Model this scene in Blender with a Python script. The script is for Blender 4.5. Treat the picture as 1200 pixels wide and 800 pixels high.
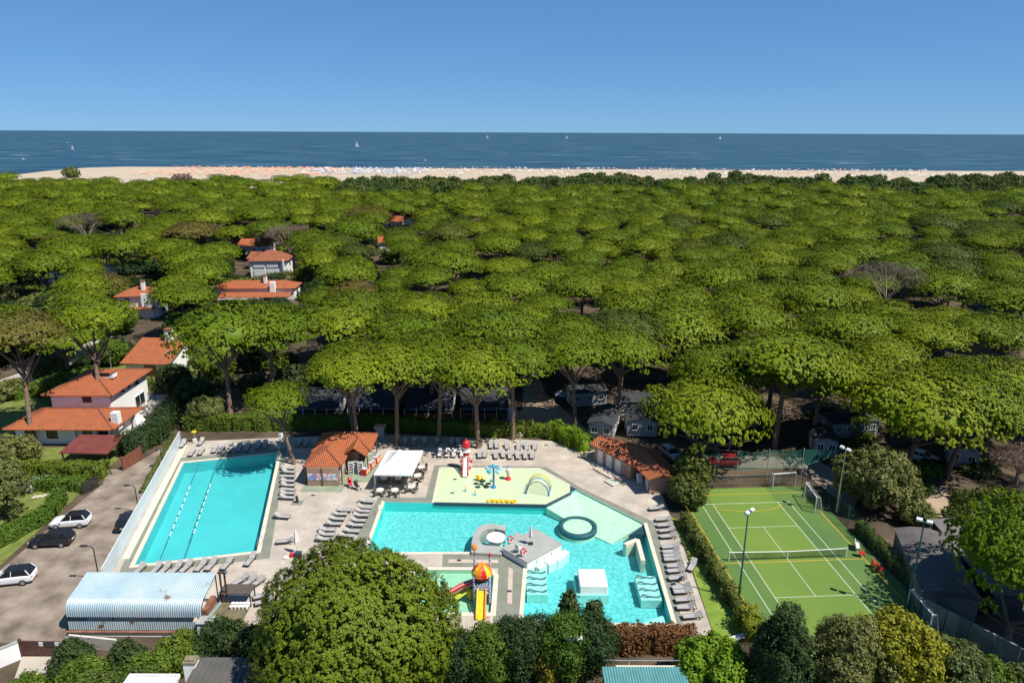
import bpy, math, random
import numpy as np
from mathutils import Vector, Matrix
from mathutils.geometry import tessellate_polygon
for o in list(bpy.data.objects): bpy.data.objects.remove(o)
scene = bpy.context.scene
R = math.radians
# ---------------------------------------------------------------- camera, sky, sun, exposure
cam_data = bpy.data.cameras.new('camera'); cam = bpy.data.objects.new('camera', cam_data)
scene.collection.objects.link(cam); scene.camera = cam
cam_data.sensor_width = 36.0; cam_data.lens = 24.84; cam_data.clip_start = 0.5; cam_data.clip_end = 90000
cam.location = (0, 0, 43.9)
cam.rotation_euler = (Matrix.Rotation(R(90-16.508), 3, 'X') @ Matrix.Rotation(R(0.2387), 3, 'Z')).to_euler()
SUN_EL, SHADOW = 57.0, Vector((-0.90, 0.43, 0)).normalized()          # shadows fall to the left and a little away
sun_from = Vector((-SHADOW.x*math.cos(R(SUN_EL)), -SHADOW.y*math.cos(R(SUN_EL)), math.sin(R(SUN_EL))))
world = bpy.data.worlds.new('World'); scene.world = world; world.use_nodes = True
wn = world.node_tree.nodes; wl = world.node_tree.links
sky = wn.new('ShaderNodeTexSky'); sky.sky_type = 'NISHITA'; sky.sun_disc = False
sky.sun_elevation = R(SUN_EL); sky.sun_rotation = math.atan2(sun_from.x, sun_from.y)
sky.altitude = 0; sky.air_density = 0.6; sky.dust_density = 0.0; sky.ozone_density = 10.0
tone = wn.new('ShaderNodeVectorMath'); tone.operation = 'MULTIPLY'; tone.inputs[1].default_value = (0.60, 1.0, 1.42)   # hazy maritime blue
soft = wn.new('ShaderNodeGamma'); soft.inputs[1].default_value = 0.5; wl.new(sky.outputs[0], soft.inputs[0])
wl.new(soft.outputs[0], tone.inputs[0]); wl.new(tone.outputs[0], wn['Background'].inputs[0]); wn['Background'].inputs[1].default_value = 0.135
sl = bpy.data.lights.new('sun', 'SUN'); sl.energy = 4.6; sl.angle = R(0.53); sl.color = (1.0, 0.95, 0.86)
sun = bpy.data.objects.new('sun', sl); scene.collection.objects.link(sun)
sun.rotation_euler = sun_from.to_track_quat('Z', 'Y').to_euler(); sun.location = (60, -40, 120)
scene.render.engine = 'CYCLES'; scene.render.resolution_x = 1024; scene.render.resolution_y = 682
scene.view_settings.view_transform = 'Standard'; scene.view_settings.look = 'None'
scene.view_settings.exposure = 0.5; scene.view_settings.gamma = 1.0; scene.view_settings.use_curve_mapping = False
scene.cycles.max_bounces = 8; scene.cycles.transparent_max_bounces = 12
COL = scene.collection
# ---------------------------------------------------------------- materials
MATS = {}
def M(name, col, rough=0.75, var=0.12, scale=2.0, bump=0.0, metal=0.0, bscale=None, spec=0.4, col2=None, detail=5.0):
    """Principled material whose colour wanders between two tones by noise"""
    if name in MATS: return MATS[name]
    m = bpy.data.materials.new(name); m.use_nodes = True; nt = m.node_tree; N, L = nt.nodes, nt.links
    b = N['Principled BSDF']; b.inputs['Roughness'].default_value = rough; b.inputs['Metallic'].default_value = metal
    b.inputs['Specular IOR Level'].default_value = spec
    tc = N.new('ShaderNodeTexCoord'); nz = N.new('ShaderNodeTexNoise')
    nz.inputs['Scale'].default_value = scale; nz.inputs['Detail'].default_value = detail
    L.new(tc.outputs['Object'], nz.inputs['Vector'])
    rp = N.new('ShaderNodeValToRGB'); rp.color_ramp.elements[0].position = 0.3; rp.color_ramp.elements[1].position = 0.72
    c2 = col2 if col2 else tuple(min(1, c*(1+var)) for c in col); c1 = col if col2 else tuple(c*(1-var) for c in col)
    rp.color_ramp.elements[0].color = (*c1, 1); rp.color_ramp.elements[1].color = (*c2, 1)
    L.new(nz.outputs['Fac'], rp.inputs[0]); L.new(rp.outputs[0], b.inputs['Base Color'])
    if bump:
        n2 = N.new('ShaderNodeTexNoise'); n2.inputs['Scale'].default_value = bscale or scale*6; n2.inputs['Detail'].default_value = 4
        L.new(tc.outputs['Object'], n2.inputs['Vector'])
        bp = N.new('ShaderNodeBump'); bp.inputs['Strength'].default_value = bump; bp.inputs['Distance'].default_value = 0.05
        L.new(n2.outputs['Fac'], bp.inputs['Height']); L.new(bp.outputs[0], b.inputs['Normal'])
    MATS[name] = m; return m
def foliage(name, c1, c2, c3=None, trans=0.25, hue=0.03):
    """leaf material: tone per leaf (tint attribute), slow patches and a small shift per plant"""
    m = bpy.data.materials.new(name); m.use_nodes = True; nt = m.node_tree; N, L = nt.nodes, nt.links
    b = N['Principled BSDF']; b.inputs['Roughness'].default_value = 0.55; b.inputs['Specular IOR Level'].default_value = 0.15
    at = N.new('ShaderNodeAttribute'); at.attribute_name = 'tint'
    oi = N.new('ShaderNodeObjectInfo'); tc = N.new('ShaderNodeTexCoord')
    nz = N.new('ShaderNodeTexNoise'); nz.inputs['Scale'].default_value = 0.35; nz.inputs['Detail'].default_value = 3
    L.new(tc.outputs['Object'], nz.inputs['Vector'])
    ad = N.new('ShaderNodeMath'); ad.operation = 'MULTIPLY_ADD'; ad.inputs[1].default_value = 0.42
    L.new(at.outputs['Fac'], ad.inputs[0])
    sb = N.new('ShaderNodeMath'); sb.operation = 'MULTIPLY'; sb.inputs[1].default_value = 0.62; L.new(nz.outputs['Fac'], sb.inputs[0]); L.new(sb.outputs[0], ad.inputs[2])
    rp = N.new('ShaderNodeValToRGB'); e = rp.color_ramp.elements
    e[0].position = 0.12; e[1].position = 0.8; e[0].color = (*c1, 1); e[1].color = (*c2, 1)
    if c3: x = e.new(0.95); x.color = (*c3, 1)
    L.new(ad.outputs[0], rp.inputs[0])
    hs = N.new('ShaderNodeHueSaturation'); mr = N.new('ShaderNodeMapRange'); mr.inputs['To Min'].default_value = 0.5-hue; mr.inputs['To Max'].default_value = 0.5+hue*0.5
    L.new(oi.outputs['Random'], mr.inputs['Value']); L.new(mr.outputs[0], hs.inputs['Hue'])
    mv = N.new('ShaderNodeMapRange'); mv.inputs['To Min'].default_value = 1.15; mv.inputs['To Max'].default_value = 0.82
    L.new(oi.outputs['Random'], mv.inputs['Value']); L.new(mv.outputs[0], hs.inputs['Value'])
    L.new(rp.outputs[0], hs.inputs['Color']); L.new(hs.outputs[0], b.inputs['Base Color'])
    tr = N.new('ShaderNodeBsdfTranslucent'); L.new(hs.outputs[0], tr.inputs['Color'])
    mx = N.new('ShaderNodeMixShader'); mx.inputs[0].default_value = trans
    L.new(b.outputs[0], mx.inputs[1]); L.new(tr.outputs[0], mx.inputs[2]); L.new(mx.outputs[0], N['Material Output'].inputs[0])
    MATS[name] = m; return m
def tile_mat(name, c1, c2, c3, pitch=0.24):
    """pantiles: rolls run down the slope, courses across it"""
    m = bpy.data.materials.new(name); m.use_nodes = True; nt = m.node_tree; N, L = nt.nodes, nt.links
    b = N['Principled BSDF']; b.inputs['Roughness'].default_value = 0.85; b.inputs['Specular IOR Level'].default_value = 0.2
    tc = N.new('ShaderNodeTexCoord'); sp = N.new('ShaderNodeSeparateXYZ'); L.new(tc.outputs['Object'], sp.inputs[0])
    sn = N.new('ShaderNodeSeparateXYZ'); L.new(tc.outputs['Normal'], sn.inputs[0])
    ax = N.new('ShaderNodeMath'); ax.operation = 'ABSOLUTE'; L.new(sn.outputs[0], ax.inputs[0])
    ay = N.new('ShaderNodeMath'); ay.operation = 'ABSOLUTE'; L.new(sn.outputs[1], ay.inputs[0])
    gt = N.new('ShaderNodeMath'); gt.operation = 'GREATER_THAN'; L.new(ax.outputs[0], gt.inputs[0]); L.new(ay.outputs[0], gt.inputs[1])
    mu = N.new('ShaderNodeMix'); mu.data_type = 'FLOAT'; L.new(gt.outputs[0], mu.inputs[0]); L.new(sp.outputs[0], mu.inputs[2]); L.new(sp.outputs[1], mu.inputs[3])
    mv = N.new('ShaderNodeMix'); mv.data_type = 'FLOAT'; L.new(gt.outputs[0], mv.inputs[0]); L.new(sp.outputs[1], mv.inputs[2]); L.new(sp.outputs[0], mv.inputs[3])
    cb = N.new('ShaderNodeCombineXYZ'); L.new(mu.outputs[0], cb.inputs[0]); L.new(mv.outputs[0], cb.inputs[1])
    br = N.new('ShaderNodeTexBrick'); br.offset = 0.0; br.inputs['Scale'].default_value = 1.0
    br.inputs['Brick Width'].default_value = pitch; br.inputs['Row Height'].default_value = 0.36; br.inputs['Mortar Size'].default_value = 0.03
    br.inputs['Color1'].default_value = (*c1, 1); br.inputs['Color2'].default_value = (*c2, 1); br.inputs['Mortar'].default_value = (*[c*0.45 for c in c1], 1)
    L.new(cb.outputs[0], br.inputs['Vector'])
    nz = N.new('ShaderNodeTexNoise'); nz.inputs['Scale'].default_value = 0.9; nz.inputs['Detail'].default_value = 6; L.new(tc.outputs['Object'], nz.inputs['Vector'])
    rr = N.new('ShaderNodeMapRange'); rr.inputs['From Min'].default_value = 0.40; rr.inputs['From Max'].default_value = 0.72; L.new(nz.outputs['Fac'], rr.inputs['Value'])
    mc = N.new('ShaderNodeMix'); mc.data_type = 'RGBA'; L.new(rr.outputs[0], mc.inputs[0]); L.new(br.outputs['Color'], mc.inputs[6]); mc.inputs[7].default_value = (*c3, 1)
    L.new(mc.outputs[2], b.inputs['Base Color'])
    wv = N.new('ShaderNodeMath'); wv.operation = 'MULTIPLY'; wv.inputs[1].default_value = 2*math.pi/pitch; L.new(mu.outputs[0], wv.inputs[0])
    sw = N.new('ShaderNodeMath'); sw.operation = 'SINE'; L.new(wv.outputs[0], sw.inputs[0])
    bp = N.new('ShaderNodeBump'); bp.inputs['Strength'].default_value = 0.8; bp.inputs['Distance'].default_value = 0.05; L.new(sw.outputs[0], bp.inputs['Height']); L.new(bp.outputs[0], b.inputs['Normal'])
    MATS[name] = m; return m
def net_mat(name, col, cover):
    """knotted net: threads cover this share of it"""
    m = bpy.data.materials.new(name); m.use_nodes = True; N, L = m.node_tree.nodes, m.node_tree.links
    b = N['Principled BSDF']; b.inputs['Base Color'].default_value = (*col, 1); b.inputs['Roughness'].default_value = 0.8
    t = N.new('ShaderNodeBsdfTransparent'); mx = N.new('ShaderNodeMixShader'); mx.inputs[0].default_value = cover
    tc = N.new('ShaderNodeTexCoord'); nz = N.new('ShaderNodeTexNoise'); nz.inputs['Scale'].default_value = 1.1; L.new(tc.outputs['Object'], nz.inputs['Vector'])
    mr = N.new('ShaderNodeMapRange'); mr.inputs['To Min'].default_value = cover*0.6; mr.inputs['To Max'].default_value = min(1, cover*1.4); L.new(nz.outputs['Fac'], mr.inputs['Value']); L.new(mr.outputs[0], mx.inputs[0])
    L.new(t.outputs[0], mx.inputs[1]); L.new(b.outputs[0], mx.inputs[2]); L.new(mx.outputs[0], N['Material Output'].inputs[0])
    MATS[name] = m; return m
def water_mat(name, tint, ripple=0.25, scale=2.2, gloss=1.0):
    """clear pool water: tinted see-through surface with a rippled Fresnel gloss"""
    m = bpy.data.materials.new(name); m.use_nodes = True; N, L = m.node_tree.nodes, m.node_tree.links
    N.remove(N['Principled BSDF'])
    t = N.new('ShaderNodeBsdfTransparent'); t.inputs[0].default_value = (*tint, 1)
    g = N.new('ShaderNodeBsdfGlossy'); g.inputs['Roughness'].default_value = 0.06
    f = N.new('ShaderNodeFresnel'); f.inputs['IOR'].default_value = 1.33
    tc = N.new('ShaderNodeTexCoord'); nz = N.new('ShaderNodeTexNoise'); nz.inputs['Scale'].default_value = scale; nz.inputs['Detail'].default_value = 3; nz.inputs['Distortion'].default_value = 0.6
    L.new(tc.outputs['Object'], nz.inputs['Vector'])
    bp = N.new('ShaderNodeBump'); bp.inputs['Strength'].default_value = ripple; bp.inputs['Distance'].default_value = 0.3; L.new(nz.outputs['Fac'], bp.inputs['Height'])
    L.new(bp.outputs[0], g.inputs['Normal']); L.new(bp.outputs[0], f.inputs['Normal'])
    mx = N.new('ShaderNodeMixShader'); L.new(f.outputs[0], mx.inputs[0]); L.new(t.outputs[0], mx.inputs[1]); L.new(g.outputs[0], mx.inputs[2])
    L.new(mx.outputs[0], N['Material Output'].inputs[0]); MATS[name] = m; return m
def brick_mat(name, c1, c2, mortar, w=0.5, h=0.5, ms=0.01, rough=0.8, offset=0.0, flat=True, wear=0.25):
    """slabs or bricks with joints, darkened here and there by wear"""
    m = bpy.data.materials.new(name); m.use_nodes = True; N, L = m.node_tree.nodes, m.node_tree.links
    b = N['Principled BSDF']; b.inputs['Roughness'].default_value = rough; b.inputs['Specular IOR Level'].default_value = 0.3
    tc = N.new('ShaderNodeTexCoord'); br = N.new('ShaderNodeTexBrick'); br.offset = offset; br.inputs['Scale'].default_value = 1
    br.inputs['Brick Width'].default_value = w; br.inputs['Row Height'].default_value = h; br.inputs['Mortar Size'].default_value = ms
    br.inputs['Color1'].default_value = (*c1, 1); br.inputs['Color2'].default_value = (*c2, 1); br.inputs['Mortar'].default_value = (*mortar, 1)
    if flat: L.new(tc.outputs['Object'], br.inputs['Vector'])
    else:
        sp = N.new('ShaderNodeSeparateXYZ'); L.new(tc.outputs['Object'], sp.inputs[0]); cb = N.new('ShaderNodeCombineXYZ')
        sm = N.new('ShaderNodeMath'); sm.operation = 'ADD'; L.new(sp.outputs[0], sm.inputs[0]); L.new(sp.outputs[1], sm.inputs[1])
        L.new(sm.outputs[0], cb.inputs[0]); L.new(sp.outputs[2], cb.inputs[1]); L.new(cb.outputs[0], br.inputs['Vector'])
    nz = N.new('ShaderNodeTexNoise'); nz.inputs['Scale'].default_value = 0.35; nz.inputs['Detail'].default_value = 9; nz.inputs['Roughness'].default_value = 0.65; L.new(tc.outputs['Object'], nz.inputs['Vector'])
    mr = N.new('ShaderNodeMapRange'); mr.inputs['From Min'].default_value = 0.3; mr.inputs['From Max'].default_value = 0.7; mr.inputs['To Min'].default_value = 1-wear; mr.inputs['To Max'].default_value = 1+wear*0.5; L.new(nz.outputs['Fac'], mr.inputs['Value'])
    ml = N.new('ShaderNodeVectorMath'); ml.operation = 'SCALE'; L.new(br.outputs['Color'], ml.inputs[0]); L.new(mr.outputs[0], ml.inputs['Scale'])
    L.new(ml.outputs[0], b.inputs['Base Color']); MATS[name] = m; return m
# ---------------------------------------------------------------- mesh builder and tagging
class MB:
    def __init__(s): s.v, s.f = [], []
    def add(s, vs, fs):
        k = len(s.v); s.v += [tuple(p) for p in vs]; s.f += [tuple(i+k for i in f) for f in fs]; return s
    def box(s, c, d, rz=0.0, rx=0.0, ry=0.0):
        mt = Matrix.Rotation(rz, 3, 'Z') @ Matrix.Rotation(ry, 3, 'Y') @ Matrix.Rotation(rx, 3, 'X'); h = [x/2 for x in d]
        vs = [Vector(c) + mt @ Vector((a*h[0], b*h[1], e*h[2])) for a in (-1, 1) for b in (-1, 1) for e in (-1, 1)]
        return s.add(vs, [(0,1,3,2),(4,6,7,5),(0,4,5,1),(2,3,7,6),(0,2,6,4),(1,5,7,3)])
    def prism(s, poly, z0, z1):
        """poly of 2-D points, extruded; any simple outline"""
        a = sum(poly[i-1][0]*poly[i][1]-poly[i][0]*poly[i-1][1] for i in range(len(poly)))
        if a < 0: poly = poly[::-1]
        n = len(poly); vs = [(x, y, z0) for x, y in poly]+[(x, y, z1) for x, y in poly]
        tr = tessellate_polygon([[Vector((x, y, 0)) for x, y in poly]]); fs = []
        for t in tr:
            A, B, C = [Vector(poly[i]) for i in t]
            if (B-A).cross(C-A) < 0: t = t[::-1]
            fs.append(tuple(i+n for i in t)); fs.append(tuple(t[::-1]))
        fs += [(i, (i+1) % n, (i+1) % n+n, i+n) for i in range(n)]
        return s.add(vs, fs)
    def sheet(s, loops, z):
        """flat sheet; loops[0] outline, others holes. z number or function"""
        tr = tessellate_polygon([[Vector((x, y, 0)) for x, y in l] for l in loops]); pts = [p for l in loops for p in l]; fs = []
        for t in tr:
            A, B, C = [Vector(pts[i]) for i in t]
            fs.append(tuple(t) if (B-A).cross(C-A) > 0 else tuple(t[::-1]))
        return s.add([(x, y, z(x, y) if callable(z) else z) for x, y in pts], fs)
    def tube(s, pts, r, n=8, cap=True):
        pts = [Vector(p) for p in pts]; k = len(pts); rs = r if isinstance(r, (list, tuple)) else [r]*k; vs = []; fs = []
        for i, p in enumerate(pts):
            d = (pts[min(i+1, k-1)]-pts[max(i-1, 0)]).normalized(); u = d.orthogonal().normalized() if i == 0 else (u-d*u.dot(d)).normalized(); w = d.cross(u)
            vs += [p+(u*math.cos(2*math.pi*j/n)+w*math.sin(2*math.pi*j/n))*rs[i] for j in range(n)]
        for i in range(k-1):
            fs += [(i*n+j, i*n+(j+1) % n, (i+1)*n+(j+1) % n, (i+1)*n+j) for j in range(n)]
        if cap: fs += [tuple(range(n))[::-1], tuple(range((k-1)*n, k*n))]
        return s.add(vs, fs)
    def lathe(s, prof, n=16, c=(0, 0, 0), sy=1.0):
        k = len(prof); vs = [(c[0]+r*math.cos(2*math.pi*j/n), c[1]+sy*r*math.sin(2*math.pi*j/n), c[2]+z) for r, z in prof for j in range(n)]
        fs = [(i*n+j, i*n+(j+1) % n, (i+1)*n+(j+1) % n, (i+1)*n+j) for i in range(k-1) for j in range(n)]
        if prof[0][0] > 1e-4: fs.append(tuple(range(n))[::-1])
        if prof[-1][0] > 1e-4: fs.append(tuple(range((k-1)*n, k*n)))
        return s.add(vs, fs)
    def wall(s, a, b, z0, z1, t): 
        a, b = Vector(a), Vector(b); d = b-a; c = (a+b)/2
        return s.box((c.x, c.y, (z0+z1)/2), (d.length, t, z1-z0), math.atan2(d.y, d.x))
    def build(s, name, mat, parent=None, smooth=False, loc=None, rz=0.0):
        me = bpy.data.meshes.new(name); me.from_pydata(s.v, [], s.f); me.validate(); me.materials.append(mat)
        if smooth: me.shade_smooth()
        o = bpy.data.objects.new(name, me); COL.objects.link(o); o.parent = parent
        if loc is not None: o.location = loc; o.rotation_euler.z = rz
        return o
def tag(o, label=None, cat=None, group=None, kind=None):
    if label: o['label'] = label
    if cat: o['category'] = cat
    if group: o['group'] = group
    if kind: o['kind'] = kind
    return o
def thing(name, label, cat, loc=(0, 0, 0), rz=0.0, group=None):
    o = bpy.data.objects.new(name, None); COL.objects.link(o); o.empty_display_size = 0.3
    o.location = (loc[0], loc[1], loc[2] if len(loc) > 2 else 0.0); o.rotation_euler.z = rz
    return tag(o, label, cat, group)
def copy_tree(o, parent=None):
    kids = [c for c in bpy.data.objects if c.parent == o]
    c = o.copy(); COL.objects.link(c); c.parent = parent
    for k in kids: copy_tree(k, c)
    return c
def kids_of(o, acc=None):
    return list(o.children)
def bevel(o, w, seg=2, ang=35):
    m = o.modifiers.new('bevel', 'BEVEL'); m.width = w; m.segments = seg; m.limit_method = 'ANGLE'; m.angle_limit = R(ang); return o
def offset(poly, d):
    """outline moved outwards by d (miter corners)"""
    a = sum(poly[i-1][0]*poly[i][1]-poly[i][0]*poly[i-1][1] for i in range(len(poly))); sg = 1 if a > 0 else -1; out = []; n = len(poly)
    for i in range(n):
        p, q, r = Vector(poly[i-1]), Vector(poly[i]), Vector(poly[(i+1) % n]); e1 = (q-p).normalized(); e2 = (r-q).normalized()
        n1 = Vector((e1.y, -e1.x))*sg; n2 = Vector((e2.y, -e2.x))*sg; b = (n1+n2); k = max(0.35, b.length_squared/2)
        out.append(tuple(q+b*(d/k)))
    return out
def lerp(a, b, t): return (a[0]+(b[0]-a[0])*t, a[1]+(b[1]-a[1])*t)
def ang(a, b): return math.atan2(b[1]-a[1], b[0]-a[0])
def struct(mb, name, mat, parent=None): return tag(mb.build(name, mat, parent), kind=None if parent else 'structure')
ORD = ['first','second','third','fourth','fifth','sixth','seventh','eighth','ninth','tenth','eleventh','twelfth','thirteenth','fourteenth','fifteenth']
# ---------------------------------------------------------------- leaf meshes
def unit(a): return a/np.maximum(np.linalg.norm(a, axis=1, keepdims=True), 1e-9)
def leaf_mesh(name, P, N, L, W, mat, rng, core=None, jitter=0.7):
    """a diamond leaf at every point P facing about N; core = (verts, faces) closes the inside"""
    n = len(P); N = unit(N+rng.normal(0, jitter*0.58, (n, 3))); A = unit(np.cross(N, rng.normal(0, 1, (n, 3)))); B = np.cross(N, A)
    l = (L*rng.uniform(0.7, 1.3, n))[:, None]; w = (W*rng.uniform(0.7, 1.3, n))[:, None]
    V = np.stack([P-A*l, P-B*w, P+A*l, P+B*w], 1).reshape(-1, 3); F = np.arange(4*n).reshape(n, 4)
    cv, cf = core if core else (np.zeros((0, 3)), np.zeros((0, 4), int)); cv = np.asarray(cv, float); cf = np.asarray(cf, int).reshape(-1, 4)
    nv = len(V)+len(cv); nf = n+len(cf); me = bpy.data.meshes.new(name)
    me.vertices.add(nv); me.vertices.foreach_set('co', np.concatenate([V, cv]).astype(np.float32).ravel())
    me.loops.add(nf*4); me.loops.foreach_set('vertex_index', np.concatenate([F, cf+len(V)]).astype(np.int32).ravel())
    me.polygons.add(nf); me.polygons.foreach_set('loop_start', np.arange(0, nf*4, 4, dtype=np.int32))
    me.update(calc_edges=True); at = me.attributes.new('tint', 'FLOAT', 'FACE')
    at.data.foreach_set('value', np.concatenate([rng.uniform(0, 1, n), np.full(len(cf), 0.2)]).astype(np.float32)); me.materials.append(mat)
    return me
def dome(rx, ry, z0, z1, zc, n=14, k=4):
    """closed dark bowl added inside a crown to block light leaking through"""
    vs, fs = [], []
    for i in range(k+1):
        t = i/k*math.pi; r = max(0.02, math.sin(t)); z = zc+(math.cos(t))*((z1-zc) if math.cos(t) > 0 else (zc-z0))
        vs += [(rx*r*math.cos(2*math.pi*j/n), ry*r*math.sin(2*math.pi*j/n), z) for j in range(n)]
    for i in range(k): fs += [(i*n+j, (i+1)*n+j, (i+1)*n+(j+1) % n, i*n+(j+1) % n) for j in range(n)]
    return vs, fs
def lobed(name, C, LR, mat, seed, tufts=26, per=11, L=0.34, W=0.15, flat=0.75, down=-0.35, spread=0.3, core=None, jitter=0.7, nrm=None, tuft=0.5):
    """foliage built of lobes (centres C, radii LR), each covered with tufts of leaves; tufts buried in a neighbour are dropped"""
    rng = np.random.default_rng(seed); TP, TD, TN = [], [], []
    for i in range(len(C)):
        m = max(6, int(tufts*(LR[i]/np.mean(LR))**2)); d = unit(rng.normal(0, 1, (m*3, 3))); d = d[d[:, 2] > down][:m]
        p = C[i]+LR[i]*d*np.array([1, 1, flat])*rng.uniform(0.90, 1.04, (len(d), 1))
        q = (p[:, None, :]-C[None])/(LR[None, :, None]*np.array([1, 1, flat])); dd = (q**2).sum(2); dd[:, i] = 9
        k = dd.min(1) > 0.72; TP.append(p[k]); TD.append(d[k]); TN.append(np.repeat(nrm[i][None], k.sum(), 0) if nrm is not None else d[k])
    TP, TD = np.concatenate(TP), np.concatenate(TD); n = len(TP)
    P = np.repeat(TP, per, 0)+rng.normal(0, spread*0.55, (n*per, 3)); N = np.repeat(TD, per, 0)+unit(P-np.repeat(TP, per, 0)+1e-6)*tuft+np.array([0, 0, 0.1])
    if nrm is not None: N = unit(N)*0.36+np.repeat(np.concatenate(TN), per, 0)
    return leaf_mesh(name, P, N, L, W, mat, rng, core, jitter)
def pine_lobes(seed, Rr, H, nl, lr=0.15, wild=1.0, low=1.02):
    """lobes over a cluster of flattened sub-domes, as a stone pine's crown"""
    rng = np.random.default_rng(seed); K = int(rng.integers(5, 8)); D = [(0, 0, 0, 0.66*Rr, 0.80*H)]; t0 = rng.uniform(0, 6.28)
    for k in range(K):
        a = t0+2*math.pi*k/K+rng.uniform(-.25, .25); q = rng.uniform(.34, .5); d = (1-q)*Rr*rng.uniform(.86, 1.02); D.append((d*math.cos(a), d*math.sin(a), rng.uniform(-.16, .10)*H*wild, q*Rr, rng.uniform(.5, .68)*H))
    C, LRs, NN = [], [], []; tot = sum(d[3]**2 for d in D)
    for j, (cx, cy, cz, r0, h0) in enumerate(D):
        n = max(8, int(nl*r0*r0/tot*1.5)); i = np.arange(n); c = 1-low*(i+0.5)/n; ph = np.arccos(np.clip(c, -1, 1)); th = i*2.39996+rng.normal(0, .12, n)+j
        r = r0*np.sin(ph)**0.85; p = np.stack([cx+r*np.cos(th), cy+r*np.sin(th), cz+h0*np.sign(c)*np.abs(c)**.72+rng.normal(0, .03*H, n)+.18*H], 1); keep = np.ones(n, bool)
        for m, (ax, ay, az, r1, h1) in enumerate(D):
            if m != j: keep &= (((p[:, 0]-ax)/r1)**2+((p[:, 1]-ay)/r1)**2+((p[:, 2]-az-.18*H)/h1)**2) > .8
        q = unit((p-np.array([cx, cy, cz]))/np.array([r0, r0, h0])**2); g = unit(p/np.array([Rr, Rr, H*.9])**2)
        C.append(p[keep]); LRs.append(Rr*lr*rng.uniform(.8, 1.2, keep.sum())); NN.append(unit(q+.6*g)[keep])
    return np.concatenate(C), np.concatenate(LRs), np.concatenate(NN)
def ball_lobes(seed, rx, ry, H, nl, lr=0.3, top=1.0, z0=0.0, pw=1.0):
    """lobes over an egg-shaped or pointed plant: H high, widest low when pw > 1"""
    rng = np.random.default_rng(seed); i = np.arange(nl); t = (i+0.5)/nl; th = i*2.39996+rng.normal(0, 0.25, nl)
    h = t**pw; rad = np.sqrt(np.clip(1-(2*h-1)**2, 0.03, 1)) if pw <= 1.0 else (1-h*0.93)**0.8*np.clip(h*9, 0.5, 1)
    k = rng.uniform(0.62, 0.95, nl); x = rx*rad*k*np.cos(th); y = ry*rad*k*np.sin(th); z = z0+H*(0.08+0.84*h)
    LR = lr*min(rx, ry)*rng.uniform(0.7, 1.25, nl)*(0.55+0.45*rad)
    return np.stack([x, y, z], 1), LR
# ---------------------------------------------------------------- palette
WHITE = M('white_paint', (0.718, 0.708, 0.681), 0.6, 0.06, 1.5)
PLASTER = M('white_plaster', (0.80, 0.79, 0.76), 0.85, 0.06, 0.8, 0.15)
CREAM = M('cream_coping_stone', (0.612, 0.552, 0.442), 0.7, 0.10, 1.2, 0.1)
GREYSTRIP = M('grey_green_non_slip_paving', (0.170, 0.183, 0.140), 0.8, 0.14, 0.6, 0.2, 0, 30, col2=(0.230, 0.238, 0.187))
PADGREEN = M('pale_green_paving', (0.230, 0.272, 0.187), 0.8, 0.12, 0.8, 0.1)
PINK = M('pink_beige_paving', (0.495, 0.396, 0.324), 0.8, 0.08, 0.8)
DECK = brick_mat('beige_deck_paving', (0.447, 0.384, 0.319), (0.485, 0.423, 0.356), (0.380, 0.328, 0.271), 0.6, 0.6, 0.012, wear=0.3)
ASPHALT = M('worn_brown_asphalt', (0.135, 0.105, 0.08), 0.95, 0.2, 0.45, 0.5, 0, 7, 0.2, (0.34, 0.28, 0.225), 14.0)
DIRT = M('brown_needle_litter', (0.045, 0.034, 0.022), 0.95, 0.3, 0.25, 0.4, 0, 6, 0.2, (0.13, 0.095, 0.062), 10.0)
SAND = M('pale_beach_sand', (0.442, 0.365, 0.264), 0.95, 0.08, 0.02, 0.1, 0, 0.5)
TURQ = M('turquoise_pool_paint', (0.105, 0.475, 0.505), 0.5, 0.06, 0.3)
PAINTED_CAUSTICS = M('turquoise_painted_caustics', (0.075, 0.40, 0.43), 0.5, 0.1, 3.0, 0, 0, None, 0.4, (0.27, 0.63, 0.62), 4.0)  # noise tones put rippling water light into the lagoon floor colour
SHALLOW = M('pale_green_pool_floor', (0.60, 0.61, 0.47), 0.55, 0.1, 1.6, 0, 0, None, 0.4, (0.76, 0.71, 0.56), 5.0)
SPLASH = M('pale_yellow_green_splash_floor', (0.49, 0.59, 0.42), 0.4, 0.1, 0.5, 0, 0, None, 0.5, (0.55, 0.60, 0.36), 8.0)
KIDFLOOR = M('mint_pool_floor', (0.315, 0.525, 0.390), 0.5, 0.07, 1.0)
NAVY = M('navy_pool_paint', (0.035, 0.06, 0.085), 0.5, 0.15, 2)
GREYCON = M('grey_concrete', (0.33, 0.34, 0.31), 0.85, 0.10, 0.9, 0.15)
DARKMETAL = M('dark_metal', (0.05, 0.05, 0.05), 0.5, 0.1, 4, 0, 0.4)
STEEL = M('bright_steel', (0.6, 0.6, 0.6), 0.25, 0.05, 4, 0, 0.9)
GREENPOLE = M('dark_green_paint', (0.03, 0.12, 0.10), 0.5, 0.1, 3)
WATER = water_mat('pool_water', (0.74, 0.98, 0.975), 0.12, 1.6)
WATER2 = water_mat('rippled_pool_water', (0.76, 0.98, 0.975), 0.35, 2.6)
WATER3 = water_mat('shallow_water', (0.90, 0.99, 0.96), 0.2, 3.0)
BARK = M('pine_bark', (0.115, 0.075, 0.052), 0.95, 0.3, 3.0, 0.8, 0, 7, col2=(0.25, 0.17, 0.12))
GLASS = M('dark_window_glass', (0.02, 0.025, 0.03), 0.12, 0.2, 1, spec=0.6)
TILE = tile_mat('orange_pantiles', (0.52, 0.155, 0.062), (0.43, 0.125, 0.05), (0.30, 0.105, 0.055))
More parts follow.
